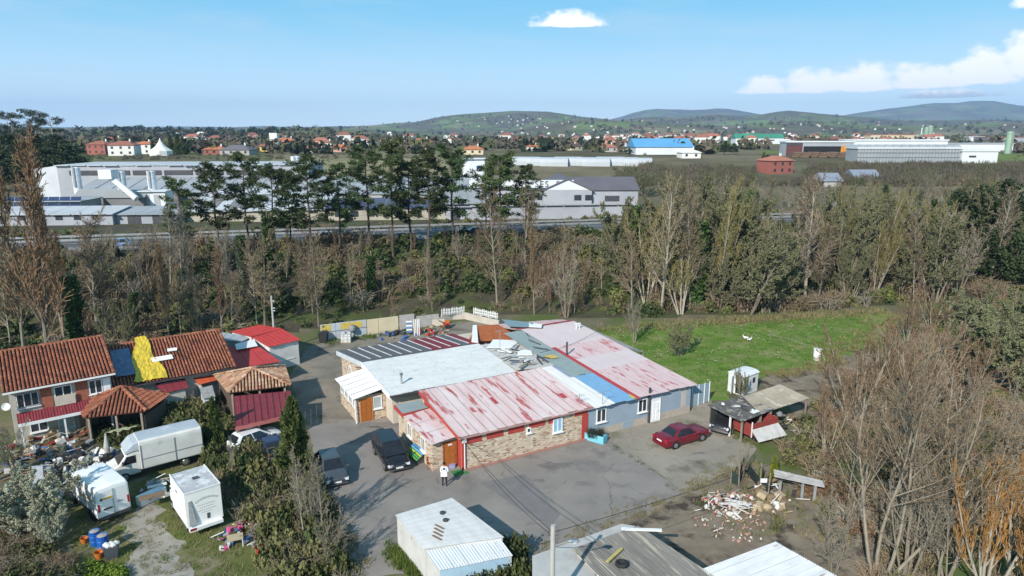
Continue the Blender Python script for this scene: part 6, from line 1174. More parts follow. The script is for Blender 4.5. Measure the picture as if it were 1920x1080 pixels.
silo('tall thin chimney beside the far green silos', 1726, 266, 239, 1.3, INDW, 'chimney'); silo('pale green tower at the far right edge', 1889, 288, 246, 6, SGR, 'tower')
t, w, h = hall('blue_roofed_hall', 'white hall with blue roof on the middle plain', 1192, 1300, 290, 276, 25, INDW, BLR, pitch=4)
hall('grey_barn', 'small barn with blue-grey roof between bare trees', 1545, 1578, 350, 340, 9, FW[4], mat('blue_grey_roof', (.24, .27, .33)), pitch=2.5); hall('grey_barn', 'long barn with blue-grey roof behind the wood', 1604, 1650, 340, 333, 9, FW[4], MC['blue_grey_roof'], pitch=2.5); hall('stone_ruin', 'small pale stone building among the trees right of centre', 1578, 1602, 402, 390, 6, mat('pale_stone', (.42, .40, .36), (.3, .28, .25), sc=.6), GREYA, Y=150)
# plastic greenhouses
PLAS = mat('greenhouse_plastic', (.46, .48, .50), (.38, .40, .42), sc=.15, rough=.4)
for k in range(9):
    g = hit(985 + k * 26, 308 + (k % 3)); t = thing('polytunnel', 'pale grey polytunnel in the field behind the gabled factory, %s from the left' % ORD[k], 'polytunnel', g, -.12); loft([(-5, -.5, 3.0, 3.4), (6, -.5, 3.0, 3.4)], [(0, 0), (1, 0), (.97, .5), (.75, .85), (.4, .97), (0, 1)]).build('cover', PLAS, t); MB().box(-5.1, -5.02, -1, 1, 0, 2).build('door', INDG, t)
# ------------------------------------------------------------------ factory behind the road
RA = math.atan(.25); FRW = mat('factory_roof_white', (.50, .52, .54), (.40, .42, .44), sc=.15, rough=.7); FAW = mat('factory_wall_grey', (.38, .39, .42), (.30, .31, .34), sc=.15, rough=.9); FB = mat('factory_beige', (.42, .38, .31), (.34, .31, .25), sc=.2, rough=.9); FG = mat('factory_grey', (.30, .31, .31), (.24, .25, .25), sc=.2); FDK = mat('factory_dark_grey', (.20, .20, .20), (.15, .15, .15), sc=.2); SLT = mat('slate_purple_roof', (.13, .12, .14), (.1, .095, .11), sc=.2)  # darkest grey is the own colour of dark sheds, lean-to wall and skylights
def fac(px, py, Y): p = PY(px, py, Y); return Vector((p.x, p.y, height(p.x, p.y, False)))
def block(name, label, px, Y, w, d, ztop, wall, roof, rz=RA * .35, drop=0.0, cat='factory building', bays=0, pitch=0.0):
    p = PY(px, 350, Y); z0 = height(p.x, Y, False) - .5; t = thing(name, label, cat, (p.x, Y, z0), rz); h = ztop - z0
    MB().hexa([(0, 0, 0), (w, 0, 0), (w, d, 0), (0, d, 0)], [(0, 0, h - drop), (w, 0, h - drop), (w, d, h), (0, d, h)]).build('wall', wall, t)
    if pitch: MB().hexa([(-.4, -.4, h + .02), (w + .4, -.4, h + .02), (w + .4, d + .4, h + .02), (-.4, d + .4, h + .02)], [(-.4, d * .48, h + pitch), (w + .4, d * .48, h + pitch), (w + .4, d * .52, h + pitch), (-.4, d * .52, h + pitch)]).build('roof', roof, t)
    else: sheets(t, (-.5, -.6, h - drop + .05), (w + .5, -.6, h - drop + .05), (w + .5, d + .3, h + .08), (-.5, d + .3, h + .08), max(2, int(w / 4)), roof, 'flat', .06, thick=.15, lift=.0)
    return t, h
t, h = block('white_factory_hall', 'long white factory hall with stepped roof behind the silos', 112, 186, 66, 22, 15.6, FAW, FRW, cat='factory hall')
for k in range(7): wallbox(t, 'clerestory', DARK, 3 + 8.2 * k, 10.4 + 8.2 * k, -.2, -.004, h - 2.6, h - 1.4)
MB().hexa([(-9, 4, 0), (-.02, 0, 0), (-.02, 22, 0), (-9, 22, 0)], [(-9, 4, h - 1.2), (-.02, 0, h - .1), (-.02, 22, h - .1), (-9, 22, h - 1.2)]).build('end_bay', FRW, t)
block('factory_lean_to', 'lower white-roofed lean-to along the front of the long factory hall', 140, 172, 60, 13.5, 12.3, FDK, mat('factory_roof_grey', (.34, .36, .38), (.26, .28, .30), sc=.15), drop=2.8)
t, h = block('dark_gabled_shed', 'dark gabled shed between the silos and the conveyor', 138, 163, 9, 7, 9.3, FDK, FG, pitch=1.6); block('dark_gabled_shed', 'second dark gabled shed left of the conveyor foot', 190, 161, 9, 7, 9.2, FDK, FG, pitch=1.6)
silo('tall white factory silo, leftmost of three', 146, 350, 313, 7.5, INDW, Y=167); silo('white factory silo in the middle behind the conveyor', 230, 356, 321, 7.5, INDW, Y=167); silo('white factory silo, rightmost of three', 286, 352, 320, 7.5, INDW, Y=167)
silo('pale cylindrical tower with windows behind the pines', 556, 330, 292, 8.5, INDW, 'tower', Y=215)
a, b = PY(206, 331, 160), PY(256, 373, 158); o = thing('conveyor', 'slanting pale conveyor tube below the factory silos', 'conveyor', a); MB().tube((0, 0, 0), b - a, .7, n=8).build('tube', INDW, o); MB().box(-1.8, 1.2, -1.5, 1.5, -.5, 1.6).build('head_house', INDW, o)
t, h = block('white_kiosk', 'small white tower house by the right silo', 258, 163, 6, 5, 10.6, INDW, INDW)
for k in range(2): wallbox(t, 'panel', INDG, 1 + 2.4 * k, 2.4 + 2.4 * k, -.06, -.002, 1.5, h - .8)
# solar array at the left
SOL = mat('solar_panel', (.02, .035, .09), (.03, .045, .11), sc=.5, rough=.15, spec=.6)
t, h = block('solar_building', 'low building with dark blue solar panels at the left of the factory', -25, 150, 19, 9, 9.4, FG, INDG)
for k in range(8): MB().slab([(.3 + 2.35 * k, -.9, h - 2.0), (2.45 + 2.35 * k, -.9, h - 2.0), (2.45 + 2.35 * k, .9, h + .9), (.3 + 2.35 * k, .9, h + .9)], .1).build('solar_panel', SOL, t)
# saw-tooth sheds with skylights, beige wall, blue flat roof, white sheds
t, h = block('factory_shed', 'factory shed with pale roof and dark roof panels behind the left pines', 345, 146, 18, 16, 11.3, FB, FRW, drop=3.6)
for k in range(3): MB().slab([(3 + 5 * k, 1.5, h - 3.0), (5.6 + 5 * k, 1.5, h - 3.0), (5.6 + 5 * k, 11, h - .9), (3 + 5 * k, 11, h - .9)], .1).build('skylight', FDK, t)
t, h = block('factory_shed', 'beige-walled factory shed behind the central pine trunks', 470, 146, 15, 14, 10.6, FB, FRW, drop=2.6)
for k in range(5): wallbox(t, 'window', GLASS, 1.2 + 2.7 * k, 2.8 + 2.7 * k, -.06, -.002, 2.2, 3.4)
t, h = block('factory_shed', 'long beige factory wall with dark blue roof behind the pines', 612, 148, 32, 14, 9.0, FB, mat('dark_blue_roof', (.05, .07, .13), (.09, .10, .14), sc=.3), drop=.9)
for k in range(9): wallbox(t, 'window', GLASS, 1.5 + 3.4 * k, 3.1 + 3.4 * k, -.06, -.002, 1.3, 2.5)
block('factory_shed', 'wide white factory roof seen between pine crowns', 560, 170, 42, 20, 12.2, FW[4], MC['factory_roof_grey'], drop=3.0)
t, h = block('white_shed', 'white factory shed left of the sign building', 835, 150, 10, 12, 11.0, FAW, FG, drop=2.0); wallbox(t, 'doorway', DARK, 1.0, 3.0, -.06, -.002, 0, 2.6)
t, h = block('sign_tower', 'white tower with a small dark blue emblem', 868, 195, 6.2, 6, 17.0, INDW, INDW, cat='tower'); wallbox(t, 'emblem', mat('navy_sign', (.02, .05, .15)), 3.9, 5.4, -.2, -.004, h - 3.4, h - 1.9); MB().box(4.7, 4.9, -.26, -.21, h - 3.2, h - 2.1).box(4.3, 4.7, -.26, -.21, h - 3.2, h - 3.0).build('emblem_letter', WHITE, t)
# sign building with gable
t, h = block('gabled_factory', 'white gabled factory with lettered sign band and row of small windows', 880, 165, 26, 16, 11.0, FAW, SLT, rz=.02, pitch=.0, cat='factory')
MB().box(0, 25, -.6, -.004, h + .3, h + 2.1).build('sign_band', INDW, t)
for k in range(10): wallbox(t, 'window', GLASS, 3.5 + 2.15 * k, 4.6 + 2.15 * k, -.06, -.003, h - 2.7, h - 1.3)
cu = bpy.data.curves.new('lettering', 'FONT'); cu.body = 'SES, S.A.'; cu.size = 2.0; cu.extrude = .04; cu.space_character = 1.25; cu.align_x = 'RIGHT'
to = bpy.data.objects.new('lt', cu); COL.objects.link(to); dg = bpy.context.evaluated_depsgraph_get(); lm = bpy.data.meshes.new_from_object(to.evaluated_get(dg)); bpy.data.objects.remove(to); lm.materials.append(mat('sign_lettering', (.04, .045, .06)))
o = link('lettering', lm, t, (24.6, -.66, h + .5)); o.rotation_euler = (math.pi / 2, 0, 0)
p0 = PY(1085, 350, 164); t = thing('gabled_hall', 'white hall with slate roof and broad gable right of the sign band', 'factory', (p0.x, 164, height(p0.x, 164, False)), .03); gh = PY(1085, 356, 164).z - t.location.z
MB().hexa([(-8.5, 0, 0), (3.2, 0, 0), (3.2, 24, 0), (-8.5, 24, 0)], [(-8.5, 0, gh), (3.2, 0, gh), (3.2, 24, gh), (-8.5, 24, gh)]).build('wall', FAW, t); MB().hexa([(-8.4, .0, gh + .01), (3.1, 0, gh + .01), (3.1, .3, gh + .01), (-8.4, .3, gh + .01)], [(-2.7, 0, gh + 2.5), (-2.5, 0, gh + 2.5), (-2.5, .3, gh + 2.5), (-2.7, .3, gh + 2.5)]).build('gable', INDW, t)
for s, x in ((-1, -8.9), (1, 3.6)): MB().slab([(x, -.3, gh - .15), (-2.6, -.3, gh + 2.65), (-2.6, 24, gh + 2.65), (x, 24, gh - .15)] if s > 0 else [(x, -.3, gh - .15), (x, 24, gh - .15), (-2.6, 24, gh + 2.65), (-2.6, -.3, gh + 2.65)], .2).build('roof_slope', SLT, t)
MB().box(3.25, 14.5, 1, 14, 0, gh - .1).build('side_wing', FAW, t); MB().slab([(3.3, .6, gh), (14.8, .6, gh), (14.8, 8, gh + 2.6), (-2.4, 8, gh + 2.6)], .2).build('roof_slope', SLT, t); wallbox(t, 'doorway', DARK, 6.5, 10, .9, .998, gh - 2.8, gh - 1.5)
for k in range(2): wallbox(t, 'window', GLASS, -1 + 2.6 * k, .7 + 2.6 * k, -.06, -.003, gh - 2.5, gh - 1.2)
t, h = block('factory_wall', 'long white boundary wall below the sign building', 885, 149, 36, .4, 8.6, FAW, FW[4], rz=RA * .5, cat='wall')

t, h = block('factory_shed', 'pale grey factory shed at the far left behind the poplars', -30, 139, 24, 8, 8.6, FAW, FRW, drop=.8)
for k in range(6): wallbox(t, 'window', GLASS, 2 + 3.6 * k, 3.4 + 3.6 * k, -.06, -.002, 1.6, 2.8)
t, h = block('factory_shed', 'dark-doored grey factory shed below the silos', 170, 142, 17, 8, 8.3, FAW, MC['factory_roof_grey'], drop=.8)
for k in range(3): wallbox(t, 'doorway', DARK, 1.5 + 5 * k, 4.2 + 5 * k, -.06, -.002, 0, 2.6)
# ------------------------------------------------------------------ vegetation
BARK = mat('grey_bark', (.26, .225, .175), (.17, .145, .11), sc=3, vary=.25, rough=.95); BARKP = mat('pale_bark', (.36, .325, .26), (.24, .21, .165), sc=2, vary=.15, rough=.95); BARKD = mat('dark_bark', (.10, .08, .06), (.06, .05, .04), sc=3, rough=1)
TW = dict(warm=mat('warm_twigs', (.215, .145, .09), (.16, .11, .07), sc=.6, vary=.2, hue=.01, rough=1), brown=mat('brown_twigs', (.22, .17, .105), (.165, .125, .08), sc=.6, vary=.3, hue=.02, rough=1), tan=mat('tan_twigs', (.22, .175, .115), (.165, .13, .085), sc=.6, vary=.25, hue=.02, rough=1), red=mat('reddish_twigs', (.195, .125, .07), (.145, .095, .055), sc=.5, vary=.2, hue=.01, rough=1), orange=mat('orange_twigs', (.36, .19, .06), (.28, .15, .05), sc=.5, vary=.1, rough=1), grey=mat('grey_twigs', (.24, .21, .16), (.18, .155, .115), sc=.6, vary=.25, rough=1), olive=mat('olive_twigs', (.20, .175, .06), (.15, .13, .05), sc=.5, vary=.2, rough=1))
LF = dict(ivy=mat('ivy_leaf', (.045, .085, .018), (.03, .055, .013), sc=.8, vary=.25, rough=.6), pine=mat('pine_needle', (.062, .09, .028), (.038, .06, .021), sc=.5, vary=.3, hue=.02, rough=.8), budding=mat('budding_leaf', (.165, .165, .085), (.125, .125, .065), sc=.5, vary=.15, rough=.9), silver=mat('silver_bud', (.165, .175, .09), (.12, .13, .065), sc=.5, vary=.1, rough=.9), dark=mat('evergreen_leaf', (.035, .055, .015), (.022, .037, .012), sc=.6, vary=.3, rough=.7), cyp=mat('cypress_leaf', (.095, .12, .032), (.058, .08, .022), sc=1.0, rough=.9), yel=mat('golden_conifer', (.17, .19, .012), (.11, .14, .01), sc=2, rough=.9), blossom=mat('white_blossom', (.42, .42, .33), (.20, .21, .12), sc=2, rough=.9), lime=mat('lime_leaf', (.16, .22, .02), (.11, .17, .02), sc=2), euc=mat('eucalyptus_leaf', (.045, .065, .038), (.03, .045, .028), sc=.5, rough=.8), laurel=mat('laurel_leaf', (.07, .085, .025), (.045, .055, .018), sc=2, rough=.5))
def rv(rn): 
    z = rn.uniform(-1, 1); a = rn.uniform(0, 6.283); s = math.sqrt(1 - z * z); return Vector((s * math.cos(a), s * math.sin(a), z))
def leaf(mb, p, s, rn, asp=1.0, axis=None):
    a = (axis or rv(rn)).normalized(); b = a.cross(rv(rn)); b = b.normalized() * s * .5 * asp; a = a * s * .5; o = len(mb.v)
    for q in (p - a - b, p + a - b * .6, p + a + b * .6, p - a + b): mb.v.append((q.x, q.y, q.z))
    mb.f.append((o, o + 1, o + 2, o + 3)); mb.m.append(0)
def strip_twig(mb, pts, rad, rn):
    d = (pts[-1] - pts[0]); a = d.cross(rv(rn)); a = a.normalized() if a.length > 1e-6 else Vector((1, 0, 0)); o = len(mb.v)
    for p, r in zip(pts, rad): mb.v.append(tuple(p - a * r * 1.35)); mb.v.append(tuple(p + a * r * 1.35))
    for i in range(len(pts) - 1): mb.f.append((o + 2 * i, o + 2 * i + 1, o + 2 * i + 3, o + 2 * i + 2)); mb.m.append(0)
def grow(mb, tw, p, d, L, r, lev, S, rn, tips):
    n = (8, 5, 2, 1)[lev]; pts = [p]; rad = [r]; dd = d
    for i in range(n):
        dd = (dd + rv(rn) * S['wob'][lev] + Vector((0, 0, 1)) * S['trop'][lev]).normalized(); p = p + dd * (L / n); pts.append(p); rad.append(max(S['rmin'], r * (1 - (i + 1) / n * (.82 if lev < 2 else .6))))
    if lev == 3: strip_twig(tw, pts, rad, rn)
    else: (mb if lev < 2 else tw).limb(pts, rad, (7, 4, 3)[lev])
    if lev >= S['max']: tips.append(pts); return
    for k in range(S['n'][lev]):
        t = S['st'][lev] + (1 - S['st'][lev]) * (k + rn.random()) / S['n'][lev]; i = min(n - 1, int(t * n)); b = pts[i].lerp(pts[i + 1], t * n - i); ax = (pts[i + 1] - pts[i]).normalized()
        side = ax.cross(rv(rn)).normalized(); an = S['ang'][lev] * rn.uniform(.7, 1.3) * (1.15 - .5 * t); c = ax * math.cos(an) + side * math.sin(an)
        grow(mb, tw, b, c, L * S['ra'][lev] * rn.uniform(.7, 1.15) * (1 - .55 * t if lev == 0 else 1 - .4 * t), max(S['rmin'], rad[i] * .55), lev + 1, S, rn, tips)
def tree(seed, S):
    rn = random.Random(seed); mb, tw, tips = MB(), MB(), []
    for s in range(S.get('stems', 1)):
        a = rn.uniform(0, 6.283); ln = S.get('lean', .05) * rn.uniform(.4, 1.3); d = Vector((math.cos(a) * ln, math.sin(a) * ln, 1)).normalized()
        grow(mb, tw, Vector((math.cos(a) * .25, math.sin(a) * .25, -.3)) if S.get('stems', 1) > 1 else Vector((0, 0, -.3)), d, S['H'] * rn.uniform(.85, 1.05), S['r'], 0, S, rn, tips)
    if S.get('leaf'):
        k, sz, fr = S['leaf']
        for tp in tips:
            for q in range(k):
                if rn.random() < fr: i = rn.randrange(len(tp) - 1); leaf(tw, tp[i].lerp(tp[i + 1], rn.random()) + rv(rn) * .08, sz * rn.uniform(.6, 1.3), rn)
    return mb, tw
B0 = dict(H=10, r=.115, wob=(.06, .12, .16, .2), trop=(.03, .10, .06, .03), max=3, n=(24, 11, 9), st=(.22, .12, .05), ang=(.75, .7, .75), ra=(.40, .42, .48), rmin=.011)
def mk(**k): d = dict(B0); d.update(k); return d
PROTO = {}
def proto(key, tr, cr, barkm, leafm): PROTO[key] = (tr.mesh('trunk', barkm), cr.mesh('crown', leafm)); 
SPEC = {'ash': (mk(), BARKP, 'tan', 3), 'ash_dark': (mk(ang=(.85, .8, .8), trop=(.02, .06, .04, .02)), BARK, 'brown', 3), 'poplar': (mk(H=11, r=.10, n=(36, 10, 8), st=(.2, .1, .05), ang=(.45, .5, .6), ra=(.28, .45, .5), trop=(.04, .16, .12, .06)), BARK, 'red', 2), 'birch': (mk(r=.09, n=(20, 9, 7), ang=(.6, .7, .8), ra=(.28, .45, .45), st=(.35, .1, .1)), BARKP, 'grey', 2),
        'multi': (mk(stems=5, H=8.5, r=.10, lean=.30, n=(10, 9, 8), ra=(.38, .42, .48), trop=(.05, .10, .08, .04)), BARK, 'grey', 2), 'alder_red': (mk(stems=6, H=9, r=.09, lean=.42, n=(12, 10, 9), ang=(.6, .6, .6), ra=(.36, .44, .5), trop=(.05, .12, .10, .06)), BARKP, 'red', 2), 'willow_orange': (mk(stems=5, H=9, r=.12, lean=.35, n=(10, 10, 9), ang=(.5, .4, .35), ra=(.42, .5, .55), trop=(.05, .25, .35, .5)), BARKP, 'orange', 2),
        'big_bare': (mk(stems=4, H=11, r=.085, rmin=.008, lean=.34, n=(11, 8, 7), st=(.30, .15, .1), ang=(.7, .65, .6), ra=(.48, .42, .42), wob=(.13, .16, .18, .2)), mat('thicket_bark', (.29, .255, .20), (.19, .165, .125), sc=2, rough=.95), 'warm', 3), 'olive_multi': (mk(stems=5, H=9, r=.09, lean=.28, n=(12, 9, 8), ang=(.5, .6, .6)), BARKP, 'olive', 2)}
for key, (S, bk, tc_, nv) in SPEC.items():
    for v in range(nv): a, b = tree(hash(key) % 97 + v * 31 if False else sum(map(ord, key)) + v * 31, S); proto((key, v), a, b, bk, TW[tc_])
for v in range(2):
    a, b = tree(400 + v, mk(stems=6, H=8, r=.09, lean=.45, n=(11, 7, 6), ra=(.40, .42, .45), leaf=(9, .085, .8))); proto(('sallow', v), a, b, BARK, LF['budding'])
    PROTO[('big_bare', 1)][1].materials[0] = TW['tan']
    a, b = tree(420 + v, mk(stems=7, H=6, r=.07, lean=.55, n=(10, 7, 6), ra=(.42, .42, .45), leaf=(10, .07, .85))); proto(('silver', v), a, b, BARK, LF['silver'])
    a, b = tree(440 + v, mk(stems=9, H=4, r=.05, lean=.6, n=(9, 6, 5), ra=(.42, .42, .45), leaf=(12, .06, .8))); proto(('blossom', v), a, b, BARKD, LF['blossom'])
def clumpy(seed, H, kind):
    rn = random.Random(seed); mb, cr = MB(), MB()
    if kind == 'pine':
        pts = [Vector((mnoise.noise((i * .4, seed, 0)) * .35, mnoise.noise((i * .4, seed, 9)) * .35, H * i / 8 - .3)) for i in range(9)]; mb.limb(pts, [.17 * (1 - i / 9) + .03 for i in range(9)], 7)
        for k in range(40):
            t = .34 + .64 * (k + rn.random()) / 40; z = t * H; w = H * .20 * (1.05 - abs(t - .62) * 1.5) * rn.uniform(.55, 1.25); a = rn.uniform(0, 6.283); b = pts[min(8, int(t * 8))]; e = Vector((b.x + math.cos(a) * w, b.y + math.sin(a) * w, z + w * .25)); mb.limb([Vector((b.x, b.y, z)), e], [.05, .02], 4)
            for c in range(3):
                cc = Vector((b.x, b.y, z)).lerp(e, .55 + .25 * c) + rv(rn) * .25; R0 = rn.uniform(.50, .90)
                for q in range(46): d = rv(rn); d.z *= .6; leaf(cr, cc + d * R0 * rn.uniform(.3, 1), .36, rn, .34, d + rv(rn) * .4)
        for q in range(7): z = H * rn.uniform(.15, .45); a = rn.uniform(0, 6.283); mb.limb([Vector((0, 0, z)), Vector((math.cos(a) * 1.0, math.sin(a) * 1.0, z - .1))], [.03, .01], 3)
    elif kind == 'euc':
        pts = [Vector((mnoise.noise((i * .5, seed, 0)) * .6, mnoise.noise((i * .5, seed, 9)) * .6, H * i / 8 - .3)) for i in range(9)]; mb.limb(pts, [.16 * (1 - i / 9.5) + .02 for i in range(9)], 7)
        for k in range(26):
            t = .38 + .6 * rn.random(); w = H * .16 * rn.uniform(.4, 1.2); a = rn.uniform(0, 6.283); b = pts[min(8, int(t * 8))]; e = b + Vector((math.cos(a) * w, math.sin(a) * w, w * .7)); mb.limb([b, e], [.045, .015], 4)
            for q in range(110): d = rv(rn); leaf(cr, e + Vector((d.x, d.y, d.z * .7)) * rn.uniform(.2, .85), .24, rn, .5)
    elif kind == 'ivy':
        pts = [Vector((mnoise.noise((i * .5, seed, 0)) * .5, mnoise.noise((i * .5, seed, 9)) * .5, H * i / 8 - .3)) for i in range(9)]; mb.limb(pts, [.15 * (1 - i / 9) + .03 for i in range(9)], 6)
        for k in range(10): t = rn.uniform(.5, 1); a = rn.uniform(0, 6.283); b = pts[min(8, int(t * 8))]; mb.limb([b, b + Vector((math.cos(a) * .8, math.sin(a) * .8, 1.0))], [.04, .01], 4)
        for k in range(2600): t = rn.random() ** 1.2 * .9; i = min(7, int(t * 8)); b = pts[i].lerp(pts[i + 1], t * 8 - i); a = rn.uniform(0, 6.283); w = (.75 - .25 * t) * (0.55 + .6 * abs(mnoise.noise((a, t * 7, seed)))) * rn.uniform(.4, 1.25) + .1; leaf(cr, b + Vector((math.cos(a) * w, math.sin(a) * w, rn.uniform(-.2, .2))), .22, rn)
    elif kind == 'cyp':
        mb.limb([Vector((0, 0, -.2)), Vector((0, 0, H * .8))], [.14, .03], 6)
        for k in range(6000):
            t = rn.random() ** .9; a = rn.uniform(0, 6.283); w = H * .155 * min(1, (1 - t) ** .62 * 1.15) * (min(1, .55 + t * 3)) * (.72 + .55 * mnoise.noise((math.cos(a) * 1.6, math.sin(a) * 1.6, t * 7 + seed))) * rn.uniform(.75, 1.08); leaf(cr, Vector((math.cos(a) * w, math.sin(a) * w, t * H + rn.uniform(-.1, .1))), .20, rn, .55, Vector((math.cos(a) * .5, math.sin(a) * .5, 1)) + rv(rn) * .5)
    elif kind == 'oak':
        mb.limb([Vector((0, 0, -.3)), Vector((.1, .1, H * .5)), Vector((.2, -.1, H * .85))], [.2, .13, .04], 6)
        for k in range(42):
            t = .25 + .72 * rn.random(); w = H * .28 * math.sin(math.pi * min(1, t * .95 + .08)) * rn.uniform(.3, 1.1); a = rn.uniform(0, 6.283); c = Vector((math.cos(a) * w, math.sin(a) * w, t * H)); R0 = rn.uniform(.6, 1.15)
            if k % 3 == 0: mb.limb([Vector((.1, 0, t * H * .75)), c], [.05, .02], 4)
            for q in range(80): d = rv(rn); leaf(cr, c + d * R0 * rn.uniform(.5, 1), .26, rn)
    return mb, cr
for v in range(4): a, b = clumpy(30 + v, 15, 'pine'); proto(('pine', v), a, b, mat('pine_bark', (.115, .085, .065), (.07, .055, .045), sc=2, rough=1), LF['pine'])
for v in range(2):
    a, b = clumpy(50 + v, 15, 'euc'); proto(('euc', v), a, b, BARKP, LF['euc']); a, b = clumpy(60 + v, 9, 'ivy'); proto(('ivy', v), a, b, BARK, LF['ivy']); a, b = clumpy(70 + v, 10, 'oak'); proto(('oak', v), a, b, BARKD, LF['dark'])
a, b = clumpy(80, 6, 'cyp'); proto(('cyp', 0), a, b, BARKD, LF['cyp']); PROTO[('golden', 0)] = (PROTO[('cyp', 0)][0], PROTO[('cyp', 0)][1].copy()); PROTO[('golden', 0)][1].materials[0] = LF['yel']
PH = {}
for k, (tm, cm) in PROTO.items(): zs = [v.co.z for m in (tm, cm) for v in m.vertices]; PH[k] = max(zs)
def plant(kind, v, loc, H, label, cat='tree', name=None, group=None, wid=1.0, rz=None, seed=0):
    tm, cm = PROTO[(kind, v)]; t = thing(name or 'bare_tree', label, cat, loc, rz if rz is not None else random.Random(seed * 7.3 + loc[0]).uniform(0, 6.28), group); s = H / PH[(kind, v)]; t.scale = (s * wid, s * wid, s)
    t.rotation_euler[0] = random.Random(seed + loc[1]).uniform(-.07, .07) * (kind not in ('pine', 'cyp', 'golden')); t.rotation_euler[1] = random.Random(seed + loc[0] * 3).uniform(-.07, .07) * (kind not in ('pine', 'cyp', 'golden'))
    link('trunk', tm, t); link('crown', cm, t); return t
def at_bank(px, f):
    """place on the embankment under photo column px; f 0 = foot, 1 = shoulder of the road"""
    Y = 95.0
    for _ in range(6): x = PY(px, 480, Y).x; Y = interp(x, EMB) * (1 - f) + (roadY(x) - 8) * f
    x = PY(px, 480, Y).x; return Vector((x, Y, height(x, Y) - .1))
def top_h(px, py, p): return PY(px, py, p.y).z - p.z
PIN = [(345, 326), (412, 300), (468, 281), (518, 302), (548, 312), (584, 286), (640, 302), (694, 268), (738, 253), (770, 292), (806, 273), (850, 264), (912, 300), (938, 281), (985, 305), (1452, 300)]
PIN.sort()
for i, (px, ty) in enumerate(PIN[:-1]): p = at_bank(px, .72 + .2 * ((i * 7) % 5) / 5); plant('pine', i % 4, p, top_h(px, ty, p), 'dark green pine on the road embankment, %s pine from the left' % ordn(i), name='pine_tree', group='pines along the road', wid=(.85, 1.05, .92, 1.15)[(i * 3) % 4], seed=i)
# chosen trees: photo column, place on the slope, top row, kind, variant, label, width
SEL = [(62, -.35, 226, 'poplar', 0, 'tall reddish-brown poplar at the left edge rising above the road', 1.0), (12, -.1, 300, 'poplar', 1, 'reddish-brown poplar cut by the left frame edge', 1.0), (100, .1, 330, 'poplar', 1, 'shorter poplar right of the tall left poplar', .9), (165, .25, 385, 'ash_dark', 0, 'dark spreading bare tree above the tile-roofed houses', 1.1), (310, .45, 370, 'birch', 0, 'left of two pale birch stems by the left pines', 1.0), (333, .5, 372, 'birch', 1, 'right of two pale birch stems by the left pines', 1.0), (418, .3, 425, 'birch', 0, 'pale leaning birch left of the thin utility pole', 1.0), (432, .25, 430, 'birch', 1, 'second pale birch left of the thin utility pole', 1.0),
       (800, .25, 440, 'birch', 0, 'thin pale stem on the slope above the picket fence', .8), (932, .15, 335, 'ash_dark', 1, 'tall bare tree right of the picket fence', .8), (985, .5, 345, 'ash_dark', 2, 'dark bare tree below the sign building', .9), (1065, -.02, 452, 'multi', 0, 'small many-stemmed bare tree at the foot of the slope', .8), (1245, .05, 318, 'ash', 0, 'tall pale bare tree left of the ivy column', .85), (1268, .12, 335, 'ash', 1, 'pale bare tree with upright stems near the meadow', .8), (1300, .1, 330, 'ash', 2, 'pale bare tree between two ivy-clad stems', .8), (1345, .12, 335, 'olive_multi', 0, 'olive-twigged bare tree behind the grey-green willow', .7), (1515, .12, 322, 'ash', 0, 'large pale-stemmed bare tree above the meadow', 1.15), (1560, .25, 360, 'olive_multi', 1, 'yellowish bare tree right of the large pale-stemmed one', .7), (1630, .15, 445, 'birch', 0, 'slim pale stem at the edge of the right wood', .9), (1690, .15, 410, 'birch', 1, 'white slim stem in the right wood', .9), (1755, .15, 395, 'ash', 1, 'pale branching tree in the right wood', .8), (1812, .2, 400, 'ash', 2, 'yellowish branching tree in the right wood', .8)]
for i, (px, f, ty, k, v, lab, w) in enumerate(SEL): p = at_bank(px, f); plant(k, v, p, top_h(px, ty, p), lab, wid=w, seed=i)
IVY = [(455, .5, 430), (505, .6, 395), (1190, .5, 372), (1215, .5, 410), (1306, .12, 395), (1375, .55, 350), (1400, .6, 345), (1625, .3, 430), (1655, .5, 380), (120, .05, 500), (235, .1, 540), (690, .3, 470)]
IVY.sort()
for i, (px, f, ty) in enumerate(IVY): p = at_bank(px, f); plant('ivy', i % 2, p, top_h(px, ty, p), 'ivy-covered tree trunk on the slope, %s ivy column from the left' % ordn(i), name='ivy_clad_tree', group='ivy-clad trunks', wid=1.25, seed=i)
SAL = [(1410, .0, 412, 1.25, 'large grey-green budding willow behind the meadow'), (1460, .02, 450, 1.1, 'grey-green budding willow right of the largest one'), (1355, .05, 470, 1.0, 'small budding willow left of the largest one'), (1600, .05, 450, .9, 'budding willow near the end of the meadow'), (1700, .1, 440, 1.0, 'budding willow in the right wood'), (1560, .3, 420, .9, 'budding willow behind the large pale-stemmed tree'), (205, .0, 560, .9, 'budding willow behind the tarpaulin house')]
for i, (px, f, ty, w, lab) in enumerate(SAL): p = at_bank(px, f); plant('sallow', i % 2, p, top_h(px, ty, p), lab, name='willow_bush', wid=w, seed=i)
OAK = [(1780, .55, 352, 1.1), (1830, .5, 345, 1.2), (1870, .45, 335, 1.3), (1915, .35, 330, 1.3), (1940, .2, 360, 1.3), (1655, .8, 345, .7), (1690, .6, 380, 1.0), (1735, .6, 372, 1.0), (1845, .2, 420, 1.2), (1900, .15, 430, 1.2)]
for i, (px, f, ty, w) in enumerate(sorted(OAK)): p = at_bank(px, f); plant('oak', i % 2, p, top_h(px, ty, p), 'dark evergreen tree in the right wood, %s evergreen from the left' % ordn(i), name='evergreen_tree', group='evergreens in the right wood', wid=w, seed=i)
EUC = [(-20, 228), (38, 203), (75, 200), (108, 215), (0, 235), (120, 262), (60, 240), (90, 270), (20, 280)]
